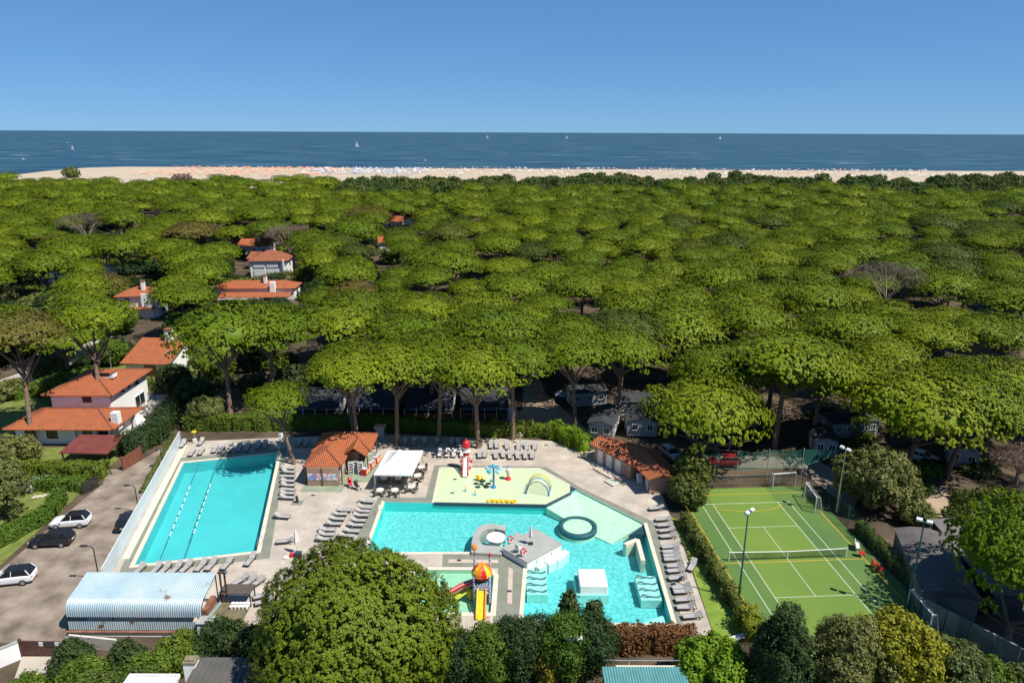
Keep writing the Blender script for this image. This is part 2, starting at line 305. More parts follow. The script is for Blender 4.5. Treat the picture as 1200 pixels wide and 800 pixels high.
TILEOLD = tile_mat('weathered_pantiles', (0.423, 0.147, 0.074), (0.350, 0.120, 0.064), (0.221, 0.092, 0.055))
# ---------------------------------------------------------------- ground, beach, sea
DECKOUT = [(-48.48, 95.32),(-34.33, 96.97),(-19.80, 98.36),(-5.05, 97.27),(6.38, 96.16),(11.05, 92.43),(14.12, 95.34),(21.58, 84.72),(18.95, 80.10),(18.95, 68.42),(18.37, 53.51),(7.01, 53.22),(-5.97, 52.70),(-20.54, 53.06),(-26.92, 53.69),(-39.15, 53.73),(-41.74, 65.71)]
HOLE = offset(DECKOUT, -0.5)
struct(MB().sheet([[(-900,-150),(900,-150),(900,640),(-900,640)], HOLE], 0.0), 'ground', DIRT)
coast = [(-1400,420),(-800,560),(-520.29, 666.97),(-507.53, 716.53),(-514.73, 765.73),(-525.18, 825.60),(-523.75, 890.08),(-488.29, 922.30),(-324.49, 918.45),(-162.03, 914.62),(-0.90, 910.83),(211.24, 902.98),(421.75, 899.46),(636.50, 904.40),(1000,740),(1800,700)]
bm = MB(); nC = len(coast)
inner = [(x*0.985, y-14) for x, y in coast]
bm.sheet([[(x, y) for x, y in inner]+[(1800,600),(900,560),(-900,560),(-1400,380)][:4]], 0.25)
k = len(bm.v); bm.v += [(x, y, 0.25) for x, y in inner]+[(x, y+2, -1.0) for x, y in coast]
bm.f += [(k+i, k+i+1, k+nC+i+1, k+nC+i) for i in range(nC-1)]
struct(bm, 'beach', SAND)
sea_m = bpy.data.materials.new('sea_water'); sea_m.use_nodes = True; N_, L_ = sea_m.node_tree.nodes, sea_m.node_tree.links
b_ = N_['Principled BSDF']; b_.inputs['Roughness'].default_value = 0.42; b_.inputs['Specular IOR Level'].default_value = 0.32
tc_ = N_.new('ShaderNodeTexCoord'); mp_ = N_.new('ShaderNodeMapping'); mp_.inputs['Scale'].default_value = (0.22, 1.0, 1.0); L_.new(tc_.outputs['Object'], mp_.inputs[0])
n1_ = N_.new('ShaderNodeTexNoise'); n1_.inputs['Scale'].default_value = 0.03; n1_.inputs['Detail'].default_value = 10; L_.new(mp_.outputs[0], n1_.inputs['Vector'])
r1_ = N_.new('ShaderNodeValToRGB'); r1_.color_ramp.elements[0].color = (0.006, 0.036, 0.066, 1); r1_.color_ramp.elements[1].color = (0.036, 0.098, 0.122, 1)
r1_.color_ramp.elements[0].position = 0.38; r1_.color_ramp.elements[1].position = 0.64; L_.new(n1_.outputs['Fac'], r1_.inputs[0])
mp2_ = N_.new('ShaderNodeMapping'); mp2_.inputs['Scale'].default_value = (0.010, 0.035, 1.0); L_.new(tc_.outputs['Object'], mp2_.inputs[0])
n2_ = N_.new('ShaderNodeTexNoise'); n2_.inputs['Scale'].default_value = 1.0; n2_.inputs['Detail'].default_value = 7; n2_.inputs['Roughness'].default_value = 0.62; L_.new(mp2_.outputs[0], n2_.inputs['Vector'])
foam_ = N_.new('ShaderNodeMapRange'); foam_.inputs['From Min'].default_value = 0.61; foam_.inputs['From Max'].default_value = 0.74; L_.new(n2_.outputs['Fac'], foam_.inputs['Value'])
mc_ = N_.new('ShaderNodeMix'); mc_.data_type = 'RGBA'; L_.new(foam_.outputs[0], mc_.inputs[0]); L_.new(r1_.outputs[0], mc_.inputs[6]); mc_.inputs[7].default_value = (0.35, 0.42, 0.44, 1)
L_.new(mc_.outputs[2], b_.inputs['Base Color'])
n3_ = N_.new('ShaderNodeTexNoise'); n3_.inputs['Scale'].default_value = 0.08; n3_.inputs['Detail'].default_value = 8; L_.new(mp_.outputs[0], n3_.inputs['Vector'])
bp_ = N_.new('ShaderNodeBump'); bp_.inputs['Strength'].default_value = 1.0; bp_.inputs['Distance'].default_value = 2.0; L_.new(n3_.outputs['Fac'], bp_.inputs['Height']); L_.new(bp_.outputs[0], b_.inputs['Normal'])
struct(MB().sheet([[(-60000,300),(-1300,300),(-700,641),(700,641),(1300,300),(60000,300),(60000,52000),(-60000,52000)]], -0.5), 'sea', sea_m)
# ---------------------------------------------------------------- pool deck, paving strips
LAP = [(-39.61, 64.58),(-27.69, 67.25),(-33.12, 91.59),(-45.12, 88.46)]
MAIN = [(-15.62, 77.99),(-9.60, 77.87),(4.27, 77.43),(8.38, 81.34),(15.48, 73.28),(15.04, 55.57),(1.15, 56.08),(1.72, 64.63),(-1.02, 67.61),(-4.27, 67.26),(-15.67, 67.10)]
KID = [(-9.79, 63.94),(-2.39, 63.92),(-1.79, 62.96),(-1.92, 57.16),(-9.15, 57.12)]
struct(MB().sheet([DECKOUT, LAP, MAIN, KID], 0.06), 'pool_deck', DECK)
edge_ = MB()
for i in range(len(DECKOUT)): edge_.wall(DECKOUT[i-1], DECKOUT[i], -0.2, 0.055, 0.12)
struct(edge_, 'deck_edge', GREYCON)
def strip(poly, z=0.064, mat=GREYSTRIP, nm='paving_strip', holes=()): return struct(MB().sheet([poly, *holes], z), nm, mat)
strip([(-40.48, 62.84),(-25.85, 65.90),(-32.46, 93.57),(-47.08, 89.82)], holes=(offset(LAP, 0.2),))
strip([(-16.67, 79.15),(-10.70, 79.14),(-10.59, 88.18),(4.68, 87.80),(9.17, 81.58),(16.83, 73.57),(16.03, 54.23),(0.74, 54.66),(-1.76, 54.41),(-1.33, 64.30),(-7.24, 64.26),(-7.40, 66.95),(-17.64, 66.76)],
      holes=([(-15.67, 78.05),(-9.71, 77.96),(-9.62, 87.26),(3.84, 87.10),(8.43, 81.43),(15.54, 73.33),(15.07, 55.49),(1.10, 56.00),(1.66, 64.56),(-1.02, 67.51),(-4.27, 67.16),(-15.75, 67.02)],))
strip([(-26.88, 80.48),(-21.56, 80.42),(-21.36, 82.92),(-18.30, 83.18),(-18.15, 89.15),(-19.41, 92.14),(-26.55, 85.26)], 0.064, PADGREEN)
strip([(-6.66, 65.88),(-1.36, 65.84),(-1.35, 65.25),(-6.70, 65.26)], 0.068, PINK)
strip([(-0.26, 64.54),(0.19, 64.09),(0.11, 58.44),(-0.35, 58.57)], 0.068, PINK)
strip([(-1.68, 63.92),(-1.37, 63.92),(-1.71, 55.46),(-2.03, 55.46)], 0.069, PINK)
strip([(-41.56, 65.71),(-40.83, 65.72),(-47.22, 94.45),(-48.01, 94.44)], 0.066, CREAM)
# ---------------------------------------------------------------- lap pool
def basin(parent, outline, depth, mat, zt=0.05, floor=None):
    w = MB(); n = len(outline); k = 0
    w.v = [(x, y, zt) for x, y in outline]+[(x, y, depth) for x, y in outline]
    a = sum(outline[i-1][0]*outline[i][1]-outline[i][0]*outline[i-1][1] for i in range(n))
    for i in range(n):
        j = (i+1) % n; f = (i, j, j+n, i+n); w.f.append(f if a > 0 else f[::-1])
    w.build('basin_wall', mat, parent); MB().sheet([outline], depth).build('basin_floor', floor or mat, parent)
def coping(parent, outline, width, z=0.10, mat=CREAM, closed=True, skip=()):
    """a run of coping stones laid round the rim, one mesh per side"""
    o2 = offset(outline, width); n = len(outline)
    for i in range(n):
        if i in skip: continue
        j = (i+1) % n; MB().prism([outline[i], outline[j], o2[j], o2[i]], 0.0, z).build('coping', mat, parent)
lp = thing('swimming_pool', 'rectangular turquoise lap pool with two lane ropes and cream rim', 'pool')
basin(lp, LAP, -1.5, TURQ); coping(lp, LAP, 0.45); MB().sheet([LAP], -0.08).build('water', WATER, lp)
def ladder(parent, p, rz):
    m = MB()
    for s in (-0.25, 0.25):
        m.tube([(0.5, s, 0.1), (0.5, s, 0.75), (0.3, s, 0.95), (0, s, 0.85), (-0.12, s, 0.2), (-0.12, s, -0.8)], 0.025, 6)
    for z in (-0.15, -0.45): m.box((-0.12, 0, z), (0.06, 0.5, 0.03))
    return m.build('ladder', STEEL, parent, loc=(p[0], p[1], 0.06), rz=rz)
ladder(lp, (-27.91, 68.41), R(15)); ladder(lp, (-32.48, 89.02), R(15))
ROPEB = M('blue_rope_float', (0.05, 0.16, 0.22), 0.5); 
for k, (a, b, t) in enumerate((((-43.15, 88.97), (-37.36, 65.12), 'left'), ((-40.80, 89.58), (-34.89, 65.68), 'right'))):
    t_ = thing('lane_rope', 'lane rope with white floats across the lap pool, the %s one of two' % t, 'lane rope', (0, 0, 0), 0, 'lane ropes in the lap pool')
    A, B = Vector((*a, -0.06)), Vector((*b, -0.06)); MB().tube([A, B], 0.035, 6).build('rope', ROPEB, t_)
    fl = MB(); d = (B-A).normalized(); n = 46
    for i in range(n):
        c = A+(B-A)*((i+0.5)/n)
        if 12 < i < 36 and i % 3: fl.tube([c-d*0.2, c-d*0.1, c+d*0.1, c+d*0.2], [0.04, 0.075, 0.075, 0.04], 7)
    tag(fl.build('float', WHITE, t_), kind='stuff')
# ---------------------------------------------------------------- main pool with islands
mp = thing('lagoon_pool', 'large irregular turquoise lagoon pool with sloping beach entry and grey islands', 'pool')
basin(mp, MAIN, -1.25, M('aqua_pool_wall', (0.08, 0.62, 0.60), 0.5, 0.06, 1), floor=PAINTED_CAUSTICS)
coping(mp, MAIN, 0.42, skip=(0, 1, 2, 3, 7, 8))
MB().sheet([MAIN], -0.10).build('water', WATER2, mp)
sl_ = MB(); S = [(*(4.27, 77.32), -0.24), (*(8.38, 81.34), -0.14), (*(15.48, 73.28), -0.14), (*(11.41, 70.85), -1.15), (*(9.07, 72.83), -1.0)]
sl_.add(S+[(x, y, -1.25) for x, y, z in S], [(0,4,1),(4,3,2),(4,2,1),(0,5,9,4),(4,9,8,3),(3,8,7,2)]); sl_.build('beach_entry', SHALLOW, mp)
rc = (7.81, 73.41)
MB().lathe([(0.0, -0.50), (2.25, -0.50), (2.25, -1.25)], 40, (*rc, 0)).build('round_bench', SHALLOW, mp)
MB().lathe([(1.72, -0.51), (1.72, -0.40), (2.27, -0.40), (2.27, -0.9)], 40, (*rc, 0)).build('ring', M('slate_blue_mosaic', (0.03, 0.085, 0.11), 0.5, 0.15, 3), mp, True)
MB().prism([(13.43, 71.06),(15.46, 73.18),(15.38, 71.35)], -0.6, -0.125).build('step_corner', NAVY, mp)
# curved bubble bench and its round table
i1 = MB().prism([(-4.33, 66.65),(-4.39, 68.73),(-4.25, 70.38),(-3.83, 71.77),(-3.07, 72.36),(-2.09, 72.45),(-0.60, 72.12),(-0.69, 70.94),(-1.86, 71.42),(-2.74, 71.28),(-3.35, 70.69),(-3.59, 69.59),(-3.45, 68.65),(-3.00, 68.06),(-1.12, 67.82),(-1.00, 66.27)], -1.25, 0.45).build('curved_bench', GREYCON, mp); bevel(i1, 0.05)
MB().lathe([(0.75, -1.25), (0.75, 0.3), (1.05, 0.36), (1.07, 0.55), (0.98, 0.6), (0, 0.6)], 30, (*(-1.72, 69.46), 0)).build('round_table', PLASTER, mp)
PF = [(-1.01, 66.78),(1.70, 64.09),(5.58, 67.62),(2.84, 70.68),(1.91, 69.87),(1.23, 69.43),(0.28, 70.19),(0.39, 69.33),(0.18, 68.47),(-0.23, 67.79)]
i2 = MB().prism(PF, 0.78, 0.9).build('platform_top', GREYCON, mp)
MB().prism(offset(PF, -0.06), -1.25, 0.776).build('platform_wall', PLASTER, mp)
a_, b_2 = Vector(PF[1]), Vector(PF[2]); d_ = (b_2-a_).normalized(); nn = Vector((d_.y, -d_.x))
for k, (t, hh, dd) in enumerate(((0.34, -0.16, 0.6), (0.58, -0.10, 0.8), (0.80, -0.06, 0.9), (0.98, -0.02, 0.7))):
    c = a_+(b_2-a_)*t+nn*dd*0.5; bevel(MB().box((c.x, c.y, -0.6+hh/2), (1.15, dd, 1.3+hh), math.atan2(d_.y, d_.x)).build('water_step', PLASTER, mp), 0.06)
for k in range(3):
    c = a_+(b_2-a_)*(0.3+0.22*k)+nn*0.0; MB().box((c.x, c.y, 0.4), (0.5, 0.03, 0.45), math.atan2(d_.y, d_.x)).build('wall_niche', M('pale_mosaic', (0.6, 0.68, 0.64), 0.5, 0.15, 6), mp)
# cube island
cb = (8.26, 61.18); t_ = MB().box((cb[0], cb[1]+0.6, -0.25), (2.75, 2.9, 2.0)).build('cube_block', PLASTER, mp); bevel(t_, 0.06)
MB().prism([(6.55, 63.82),(6.96, 63.83),(7.00, 60.96),(9.77, 60.84),(9.73, 60.16),(6.55, 60.14)], -1.25, -0.16).build('cube_step', M('pale_aqua_render', (0.45, 0.68, 0.62), 0.6), mp)
# angled bench wall in the corner
bw = MB(); 
for p, q in (((12.55, 68.58),(14.14, 69.62)),((14.14, 69.62),(14.04, 65.50))): bw.wall(p, q, -1.25, 0.3+0.003*len(bw.v)/8, 0.5)
bevel(bw.build('bench_wall', CREAM, mp), 0.04)
# massage couches of wavy bars
for (px, n_) in (((2.63, 62.27), 4), ((13.91, 61.49), 4)):
    MB().box((px[0], px[1]+0.1, -0.75), (2.1, 4.0, 0.9)).build('couch_base', M('pale_aqua_render', (0.45, 0.68, 0.62)), mp)
    for k in range(n_):
        y = px[1]-1.45+k*1.05; pts = [(px[0]-1.0+2.0*i/14, y+0.06*math.sin(i), -0.16+0.12*math.sin(i/14*2*math.pi+0.6)) for i in range(15)]
        MB().tube(pts, 0.085, 6).build('couch_bar', M('blue_grey_steel', (0.10, 0.17, 0.2), 0.4), mp)
for k, s_ in enumerate((1.9, 1.2)):
    c = (14.50, 56.04); MB().prism([(c[0], c[1]), (c[0]-s_, c[1]), (c[0]-s_, c[1]+0.5), (c[0], c[1]+s_*0.8)], -1.25, -0.5+k*0.36).build('corner_step', M('pale_aqua_render', (0.45, 0.68, 0.62)), mp)
ladder(mp, (-15.60, 75.25), R(190))
# splash pad
spad = thing('splash_pad', 'pale yellow green splash pad floor with navy edge above the lagoon pool', 'splash pad')
SP = [(-9.68, 87.29),(3.84, 87.16),(8.44, 81.39),(4.27, 77.43),(-9.65, 77.87)]
MB().sheet([SP], 0.085).build('floor', SPLASH, spad)
ed = [(-9.60, 77.87),(4.27, 77.43),(7.56, 80.56)]
for a, b in zip(ed[:-1], ed[1:]): MB().wall(a, b, -0.3, 0.10, 0.22).build('navy_edge', NAVY, spad)
MB().prism([(7.59, 82.41),(8.42, 81.39),(7.44, 80.49)], 0.0, 0.092).build('corner_plate', NAVY, spad)
pale = [SP[4], SP[0], SP[1], (7.59, 82.41)]
for a, b in zip(pale[:-1], pale[1:]): MB().wall(a, b, 0.0, 0.11, 0.3).build('rim', CREAM, spad)
# children's slide pool
kp = thing('paddling_pool', 'mint floored paddling pool under the coloured slide tower', 'pool')
basin(kp, KID, -0.35, KIDFLOOR); coping(kp, KID, 0.5, 0.098); MB().sheet([KID], -0.06).build('water', WATER3, kp)
for k, p in enumerate(((-24.91, 79.60),(-5.55, 65.66),(-0.15, 60.43),(-7.45, 83.98),(-7.48, 80.32),(5.05, 94.67))):
    g = thing('floor_drain', ['dark floor drain in the deck before the kiosk','dark floor drain in the pink strip above the paddling pool','dark floor drain in the pink strip right of the paddling pool','dark drain in the splash pad, the farther of its two','dark drain in the splash pad, the nearer of its two','dark drain in the deck behind the right rear loungers'][k], 'drain', (*p, 0.09))
    MB().box((0, 0, 0), (0.45, 0.3, 0.03)).build('grate', DARKMETAL, g)
    for s in (-0.1, 0, 0.1): MB().box((0, s, 0.018), (0.4, 0.03, 0.012)).build('slot', STEEL, g)
# ---------------------------------------------------------------- road, parking, paths
strip([(-49.22, 95.02),(-50.60, 92.68),(-52.05, 87.03),(-55.14, 86.12),(-52.85, 82.41),(-53.07, 79.71),(-53.15, 63.64),(-52.95, 55.38),(-50.58, 52.33),(-43.86, 52.91),(-39.45, 52.94),(-39.15, 53.73),(-41.74, 65.71),(-48.21, 94.44)], 0.02, ASPHALT, 'parking_road')
strip([(-42.50, 51.10),(-38.43, 51.12),(-35.40, 46.67),(-40.64, 46.64)], 0.022, M('pale_concrete_drive', (0.42, 0.37, 0.31), 0.9, 0.12, 0.3, 0.2), 'driveway')
strip([(-94.60, 118.80),(-91.00, 132.55),(-91.76, 145.48),(-93.03, 157.90),(-88.38, 153.62),(-86.15, 138.23),(-83.24, 121.66),(-87.04, 108.29)], 0.02, M('pale_lane', (0.40, 0.36, 0.31), 0.95, 0.1, 0.2), 'lane')
strip([(2.33, 129.56),(4.65, 129.59),(6.00, 115.69),(11.83, 99.96),(-5.12, 98.83),(1.74, 108.53)], 0.02, M('sandy_track', (0.36, 0.27, 0.19), 0.95, 0.15, 0.2), 'camp_road')
strip([(22.81, 87.71),(39.20, 87.86),(41.36, 76.10),(45.90, 83.51),(42.25, 91.06),(24.32, 91.72)], 0.02, M('court_side_track', (0.30, 0.25, 0.205), 0.95, 0.15, 0.2), 'camp_road')
strip([(47.61, 78.20),(55.47, 82.66),(55.36, 76.21),(49.36, 73.83)], 0.02, M('sandy_track', (0.36, 0.27, 0.19)), 'path')
strip([(-66.58, 114.84),(-59.52, 114.93),(-58.38, 107.12),(-59.34, 103.55)], 0.02, M('pale_patio', (0.55, 0.49, 0.41)), 'patio')
strip([(-59.32, 114.51),(-56.42, 113.32),(-54.83, 104.30),(-58.12, 106.04)], 0.024, M('lawn_grass', (0.14, 0.17, 0.035), 0.95, 0.25, 1.0, 0.3), 'lawn')
strip([(-61.30, 81.65),(-55.29, 82.62),(-54.39, 80.14),(-53.78, 64.54),(-54.36, 60.48),(-65.32, 75.24)], 0.016, M('lawn_grass', (0.14, 0.17, 0.035)), 'lawn')
strip([(18.93, 74.93),(19.24, 68.43),(18.49, 53.40),(21.92, 53.31),(22.14, 59.64),(21.37, 72.49)], 0.016, M('bright_lawn', (0.16, 0.24, 0.03), 0.95, 0.2, 0.8, 0.3), 'lawn')
strip([(-88.24, 118.88),(-83.80, 119.83),(-82.35, 107.60),(-85.21, 105.74)], 0.03, M('lawn_grass', (0.14, 0.17, 0.035)), 'lawn')
strip([(-76,83.5),(-55,83.0),(-54.5,92.5),(-62,93.6),(-76,93.0)], 0.012, M('lawn_grass', (0.14, 0.17, 0.035)), 'lawn')
strip([(-104,101),(-74,97),(-72,115),(-82,120),(-104,112)], 0.012, M('lawn_grass', (0.14, 0.17, 0.035)), 'lawn')
strip([(-82,124),(-60,116),(-54,122),(-58,136),(-80,142)], 0.012, M('lawn_grass', (0.14, 0.17, 0.035)), 'lawn')
for r_ in range(2):
    for k in range(8):
        a = lerp((-59.59, 79.00), (-56.30, 79.90), k/7) if r_ == 0 else lerp((-57.99, 80.55), (-55.43, 81.36), k/7); p = a
        st = tag(MB().prism([(p[0]-.16, p[1]-.35), (p[0]+.2, p[1]-.35), (p[0]+.24, p[1]+.4), (p[0]-.12, p[1]+.4)], 0.016, 0.05).build('paving_stone', M('pale_patio', (0.55, 0.49, 0.41))), 'pale stepping stone in the lawn left of the parking hedge', 'stone', 'stepping stones in the parking lawn')
# ---------------------------------------------------------------- tennis court (u across, v along, metres)
CT = Matrix.Translation((29.708, 66.263, 0)) @ Matrix.Rotation(0.0655, 4, 'Z')
def C2(u, v): p = CT @ Vector((u, v, 0)); return (p.x, p.y)
ct = thing('tennis_court', 'green tennis court with white lines and orange ball game lines', 'tennis court')
COURT = M('green_court_turf', (0.101, 0.178, 0.029), 0.9, 0.12, 0.09, 0.15, 0, 8, col2=(0.144, 0.226, 0.034), detail=10)
COURT_OUT = M('darker_court_turf', (0.067, 0.140, 0.036), 0.9, 0.12, 0.12, 0.15, 0, 8, col2=(0.104, 0.181, 0.036), detail=10)
MB().sheet([[C2(-7.9,-18.0),C2(9.6,-18.0),C2(9.6,15.8),C2(-7.9,15.8)]], 0.03).build('surround', COURT_OUT, ct)
MB().sheet([[C2(-4.1,-11.9),C2(4.1,-11.9),C2(4.1,15.7),C2(-4.1,15.7)]], 0.034).build('playing_surface', COURT, ct)
WL = M('white_line_paint', (0.52, 0.56, 0.44), 0.8, 0.08, 2); YL = M('orange_line_paint', (0.55, 0.33, 0.03), 0.8, 0.1, 2)
def line(u0, v0, u1, v1, w=0.075, mat=WL, z=0.040): 
    a, b = Vector((u0, v0)), Vector((u1, v1)); d = (b-a).normalized()*1.0; n = Vector((-d.y, d.x))*w/2
    MB().sheet([[C2(*(a-n)), C2(*(b-n)), C2(*(b+n)), C2(*(a+n))]], z).build('court_line', mat, ct)
for u in (-5.485, -4.115, 4.115, 5.485): line(u, -11.885, u, 11.885, 0.075)
for v in (-11.885, 11.885): line(-5.52, v, 5.52, v, 0.08, z=0.044)
for v in (-6.4, 6.4): line(-4.115, v, 4.115, v, 0.065, z=0.044)
line(0, -6.4, 0, 6.4, 0.065, z=0.048)
for (u0, v0, u1, v1) in ((-7.3, -16.5, -7.3, 14.2), (8.3, -16.5, 8.3, 14.2), (-7.3, 14.2, 8.3, 14.2), (-7.3, -0.45, 8.3, -0.45)): line(u0, v0, u1, v1, 0.085, YL, 0.038)
arc = [(4.6*math.cos(t), 12.0-2.1*math.sin(t)) for t in np.linspace(0.35, math.pi-0.35, 13)]
for a, b in zip(arc[:-1], arc[1:]): line(*a, *b, 0.085, YL, 0.052)
nt = thing('tennis_net', 'dark tennis net with white band and two white posts across the green court', 'net', (29.708, 66.263, 0.03), 0.0655)
NET = net_mat('black_net', (0.02, 0.025, 0.02), 0.5)
nm = MB(); nm.add([(-6.4, 0, 0.03), (6.4, 0, 0.03), (6.4, 0, 1.0), (0, 0, 0.86), (-6.4, 0, 1.0)], [(0, 1, 2, 3, 4)]); nm.build('mesh', NET, nt)
MB().tube([(-6.4, 0, 1.03), (0, 0, 0.89), (6.4, 0, 1.03)], 0.05, 6).build('band', WHITE, nt); MB().box((0, 0, 0.45), (0.08, 0.02, 0.86)).build('centre_strap', WHITE, nt)
for s in (-6.45, 6.45): MB().tube([(s, 0, 0), (s, 0, 1.12)], 0.07, 8).build('post', WHITE, nt)
# ---------------------------------------------------------------- roofs, walls, openings
def hip(mb, x0, x1, y0, y1, z, rise, t=0.14, ridge=None):
    """hipped roof slab over a rectangle (eaves included)"""
    w, d = x1-x0, y1-y0
    if w >= d: a, b = (x0+d/2, (y0+y1)/2), (x1-d/2, (y0+y1)/2)
    else: a, b = ((x0+x1)/2, y0+w/2), ((x0+x1)/2, y1-w/2)
    c = [(x0, y0), (x1, y0), (x1, y1), (x0, y1)]
    if abs(w-d) < 0.05: 
        mb.add([(*p, z) for p in c]+[(*p, z-t) for p in c]+[((x0+x1)/2, (y0+y1)/2, z+rise)], [(0,1,8),(1,2,8),(2,3,8),(3,0,8),(0,4,5,1),(1,5,6,2),(2,6,7,3),(3,7,4,0),(4,7,6,5)]); return a, b
    vs = [(*p, z) for p in c]+[(*p, z-t) for p in c]+[(*a, z+rise), (*b, z+rise)]
    top = [(0,1,9,8),(1,2,9),(2,3,8,9),(3,0,8)] if w >= d else [(0,1,8),(1,2,9,8),(2,3,9),(3,0,8,9)]
    mb.add(vs, top+[(0,4,5,1),(1,5,6,2),(2,6,7,3),(3,7,4,0),(4,7,6,5)]); return a, b
def gable(mb, x0, x1, y0, y1, z, rise, t=0.14, along='x'):
    if along == 'x':
        m = (y0+y1)/2; vs = [(x0,y0,z),(x1,y0,z),(x1,m,z+rise),(x0,m,z+rise),(x1,y1,z),(x0,y1,z)]
    else:
        m = (x0+x1)/2; vs = [(x0,y1,z),(x0,y0,z),(m,y0,z+rise),(m,y1,z+rise),(x1,y0,z),(x1,y1,z)]
    lo = [(a, b, c-t) for a, b, c in vs]
    mb.add(vs+lo, [(0,1,2,3),(3,2,4,5),(6,9,8,7),(9,11,10,8),(0,6,7,1),(5,4,10,11),(1,7,8,2),(2,8,10,4),(0,3,9,6),(3,5,11,9)])
def gable_wall(mb, x0, x1, y0, y1, z0, z1, rise, along='x'):
    """walls that carry a gable roof"""
    if along == 'x':
        m = (y0+y1)/2; vs = [(x0,y0,z0),(x1,y0,z0),(x1,y1,z0),(x0,y1,z0),(x0,y0,z1),(x1,y0,z1),(x1,y1,z1),(x0,y1,z1),(x0,m,z1+rise),(x1,m,z1+rise)]
        mb.add(vs, [(0,1,5,4),(1,2,6,9,5),(2,3,7,6),(3,0,4,8,7),(4,5,9,8),(6,7,8,9)])
    else:
        m = (x0+x1)/2; vs = [(x0,y0,z0),(x1,y0,z0),(x1,y1,z0),(x0,y1,z0),(x0,y0,z1),(x1,y0,z1),(x1,y1,z1),(x0,y1,z1),(m,y0,z1+rise),(m,y1,z1+rise)]
        mb.add(vs, [(0,1,5,8,4),(1,2,6,5),(2,3,7,9,6),(3,0,4,7),(4,8,9,7),(5,6,9,8)])
def caps(parent, segs, mat, r=0.11):
    for a, b in segs: MB().tube([a, b], r, 6).build('ridge_cap', mat, parent)
FRAME = M('brown_window_wood', (0.09, 0.05, 0.03), 0.6)
def window(parent, c, w, h, face='y-', frame=None, glass=None, name='window'):
    """frame with a recessed pane; face says which way it looks"""
    fr = frame or FRAME; dx = {'y-': 0, 'y+': math.pi, 'x+': math.pi/2, 'x-': -math.pi/2}[face]
    f = MB()
    f.box((0, -0.03, h/2-0.04), (w, 0.1, 0.08)); f.box((0, -0.03, -h/2+0.04), (w+0.12, 0.16, 0.08))
    f.box((-w/2+0.04, -0.032, 0), (0.08, 0.1, h-0.17)); f.box((w/2-0.04, -0.032, 0), (0.08, 0.1, h-0.17)); f.box((0, -0.03, 0), (0.06, 0.08, h-0.17))
    o = f.build(name, fr, parent, loc=c, rz=dx); MB().box((0, 0.0, 0), (w-0.12, 0.05, h-0.12)).build('pane', glass or GLASS, o); return o
def door(parent, c, w, h, face, mat):
    dx = {'y-': 0, 'y+': math.pi, 'x+': math.pi/2, 'x-': -math.pi/2}[face]
    o = MB().box((0, 0, h/2), (w, 0.08, h)).build('door', mat, parent, loc=c, rz=dx)
    MB().tube([(w*0.36, -0.04, h*0.47), (w*0.36, -0.12, h*0.47), (w*0.24, -0.12, h*0.47)], 0.02, 6).build('handle', STEEL, o); return o
def chimney(parent, c, w, h, mat=None, cap=True):
    o = MB().box((0, 0, h/2), (w, w, h)).build('chimney', mat or PLASTER, parent, loc=c)
    if cap: MB().box((0, 0, h+0.16), (w+0.25, w+0.25, 0.1)).box((-w*.35, -w*.35, h+.055), (.1,.1,.11)).box((w*.35, w*.35, h+.055), (.1,.1,.11)).box((w*.35, -w*.35, h+.055), (.1,.1,.11)).box((-w*.35, w*.35, h+.055), (.1,.1,.11)).build('chimney_cap', TILEOLD, o)
    return o
BRICK = brick_mat('tan_brickwork', (0.42, 0.24, 0.15), (0.36, 0.20, 0.12), (0.40, 0.33, 0.27), 0.28, 0.085, 0.012, 0.9, 0.5, False, 0.2)
# ---------------------------------------------------------------- kiosk
kz = 0.07
ks = thing('kiosk', 'brick pool kiosk with orange hipped tile roof and open shop front', 'kiosk', (0, 0, 0))
kw = MB(); kw.box((-24.25, 84.9, 1.35), (4.0, 5.6, 2.5)); kw.box((-23.6, 89.6, 1.36), (4.6, 3.8, 2.52)); kw.build('wall', BRICK, ks)
kr = MB(); hip(kr, -26.75, -21.75, 82.3, 88.6, 2.72, 1.25); rf = kr.build('roof', TILE, ks)
kr = MB(); hip(kr, -26.9, -18.9, 86.6, 92.3, 2.80, 1.45); rf2 = kr.build('roof', TILE, ks)
kr = MB(); gable(kr, -22.5, -19.3, 85.35, 89.4, 2.76, 1.15, along='y'); kr.build('roof', TILE, ks)
caps(rf, [((-26.75,82.3,2.76),(-24.25,84.8,4.0)),((-21.75,82.3,2.76),(-24.25,84.8,4.0)),((-24.25,84.8,4.0),(-24.25,86.6,4.0))], TILEOLD)
caps(rf2, [((-26.9,92.3,2.84),(-24.05,89.45,4.28)),((-18.9,92.3,2.84),(-21.75,89.45,4.28)),((-24.05,89.45,4.28),(-21.75,89.45,4.28)),((-18.9,86.6,2.84),(-21.75,89.45,4.28))], TILEOLD)
for p in ((-21.9,82.5),(-26.6,82.5),(-19.15,85.6),(-19.15,91.9),(-24.3,82.06)): MB().box((p[0], p[1], 1.33), (0.14, 0.14, 2.5)).build('post', M('brown_post', (0.12, 0.08, 0.05), 0.8), ks)
MB().box((-24.25, 82.5, 2.56), (4.7, 0.3, 0.1)).build('fascia', M('brown_post', (0.12, 0.08, 0.05)), ks)
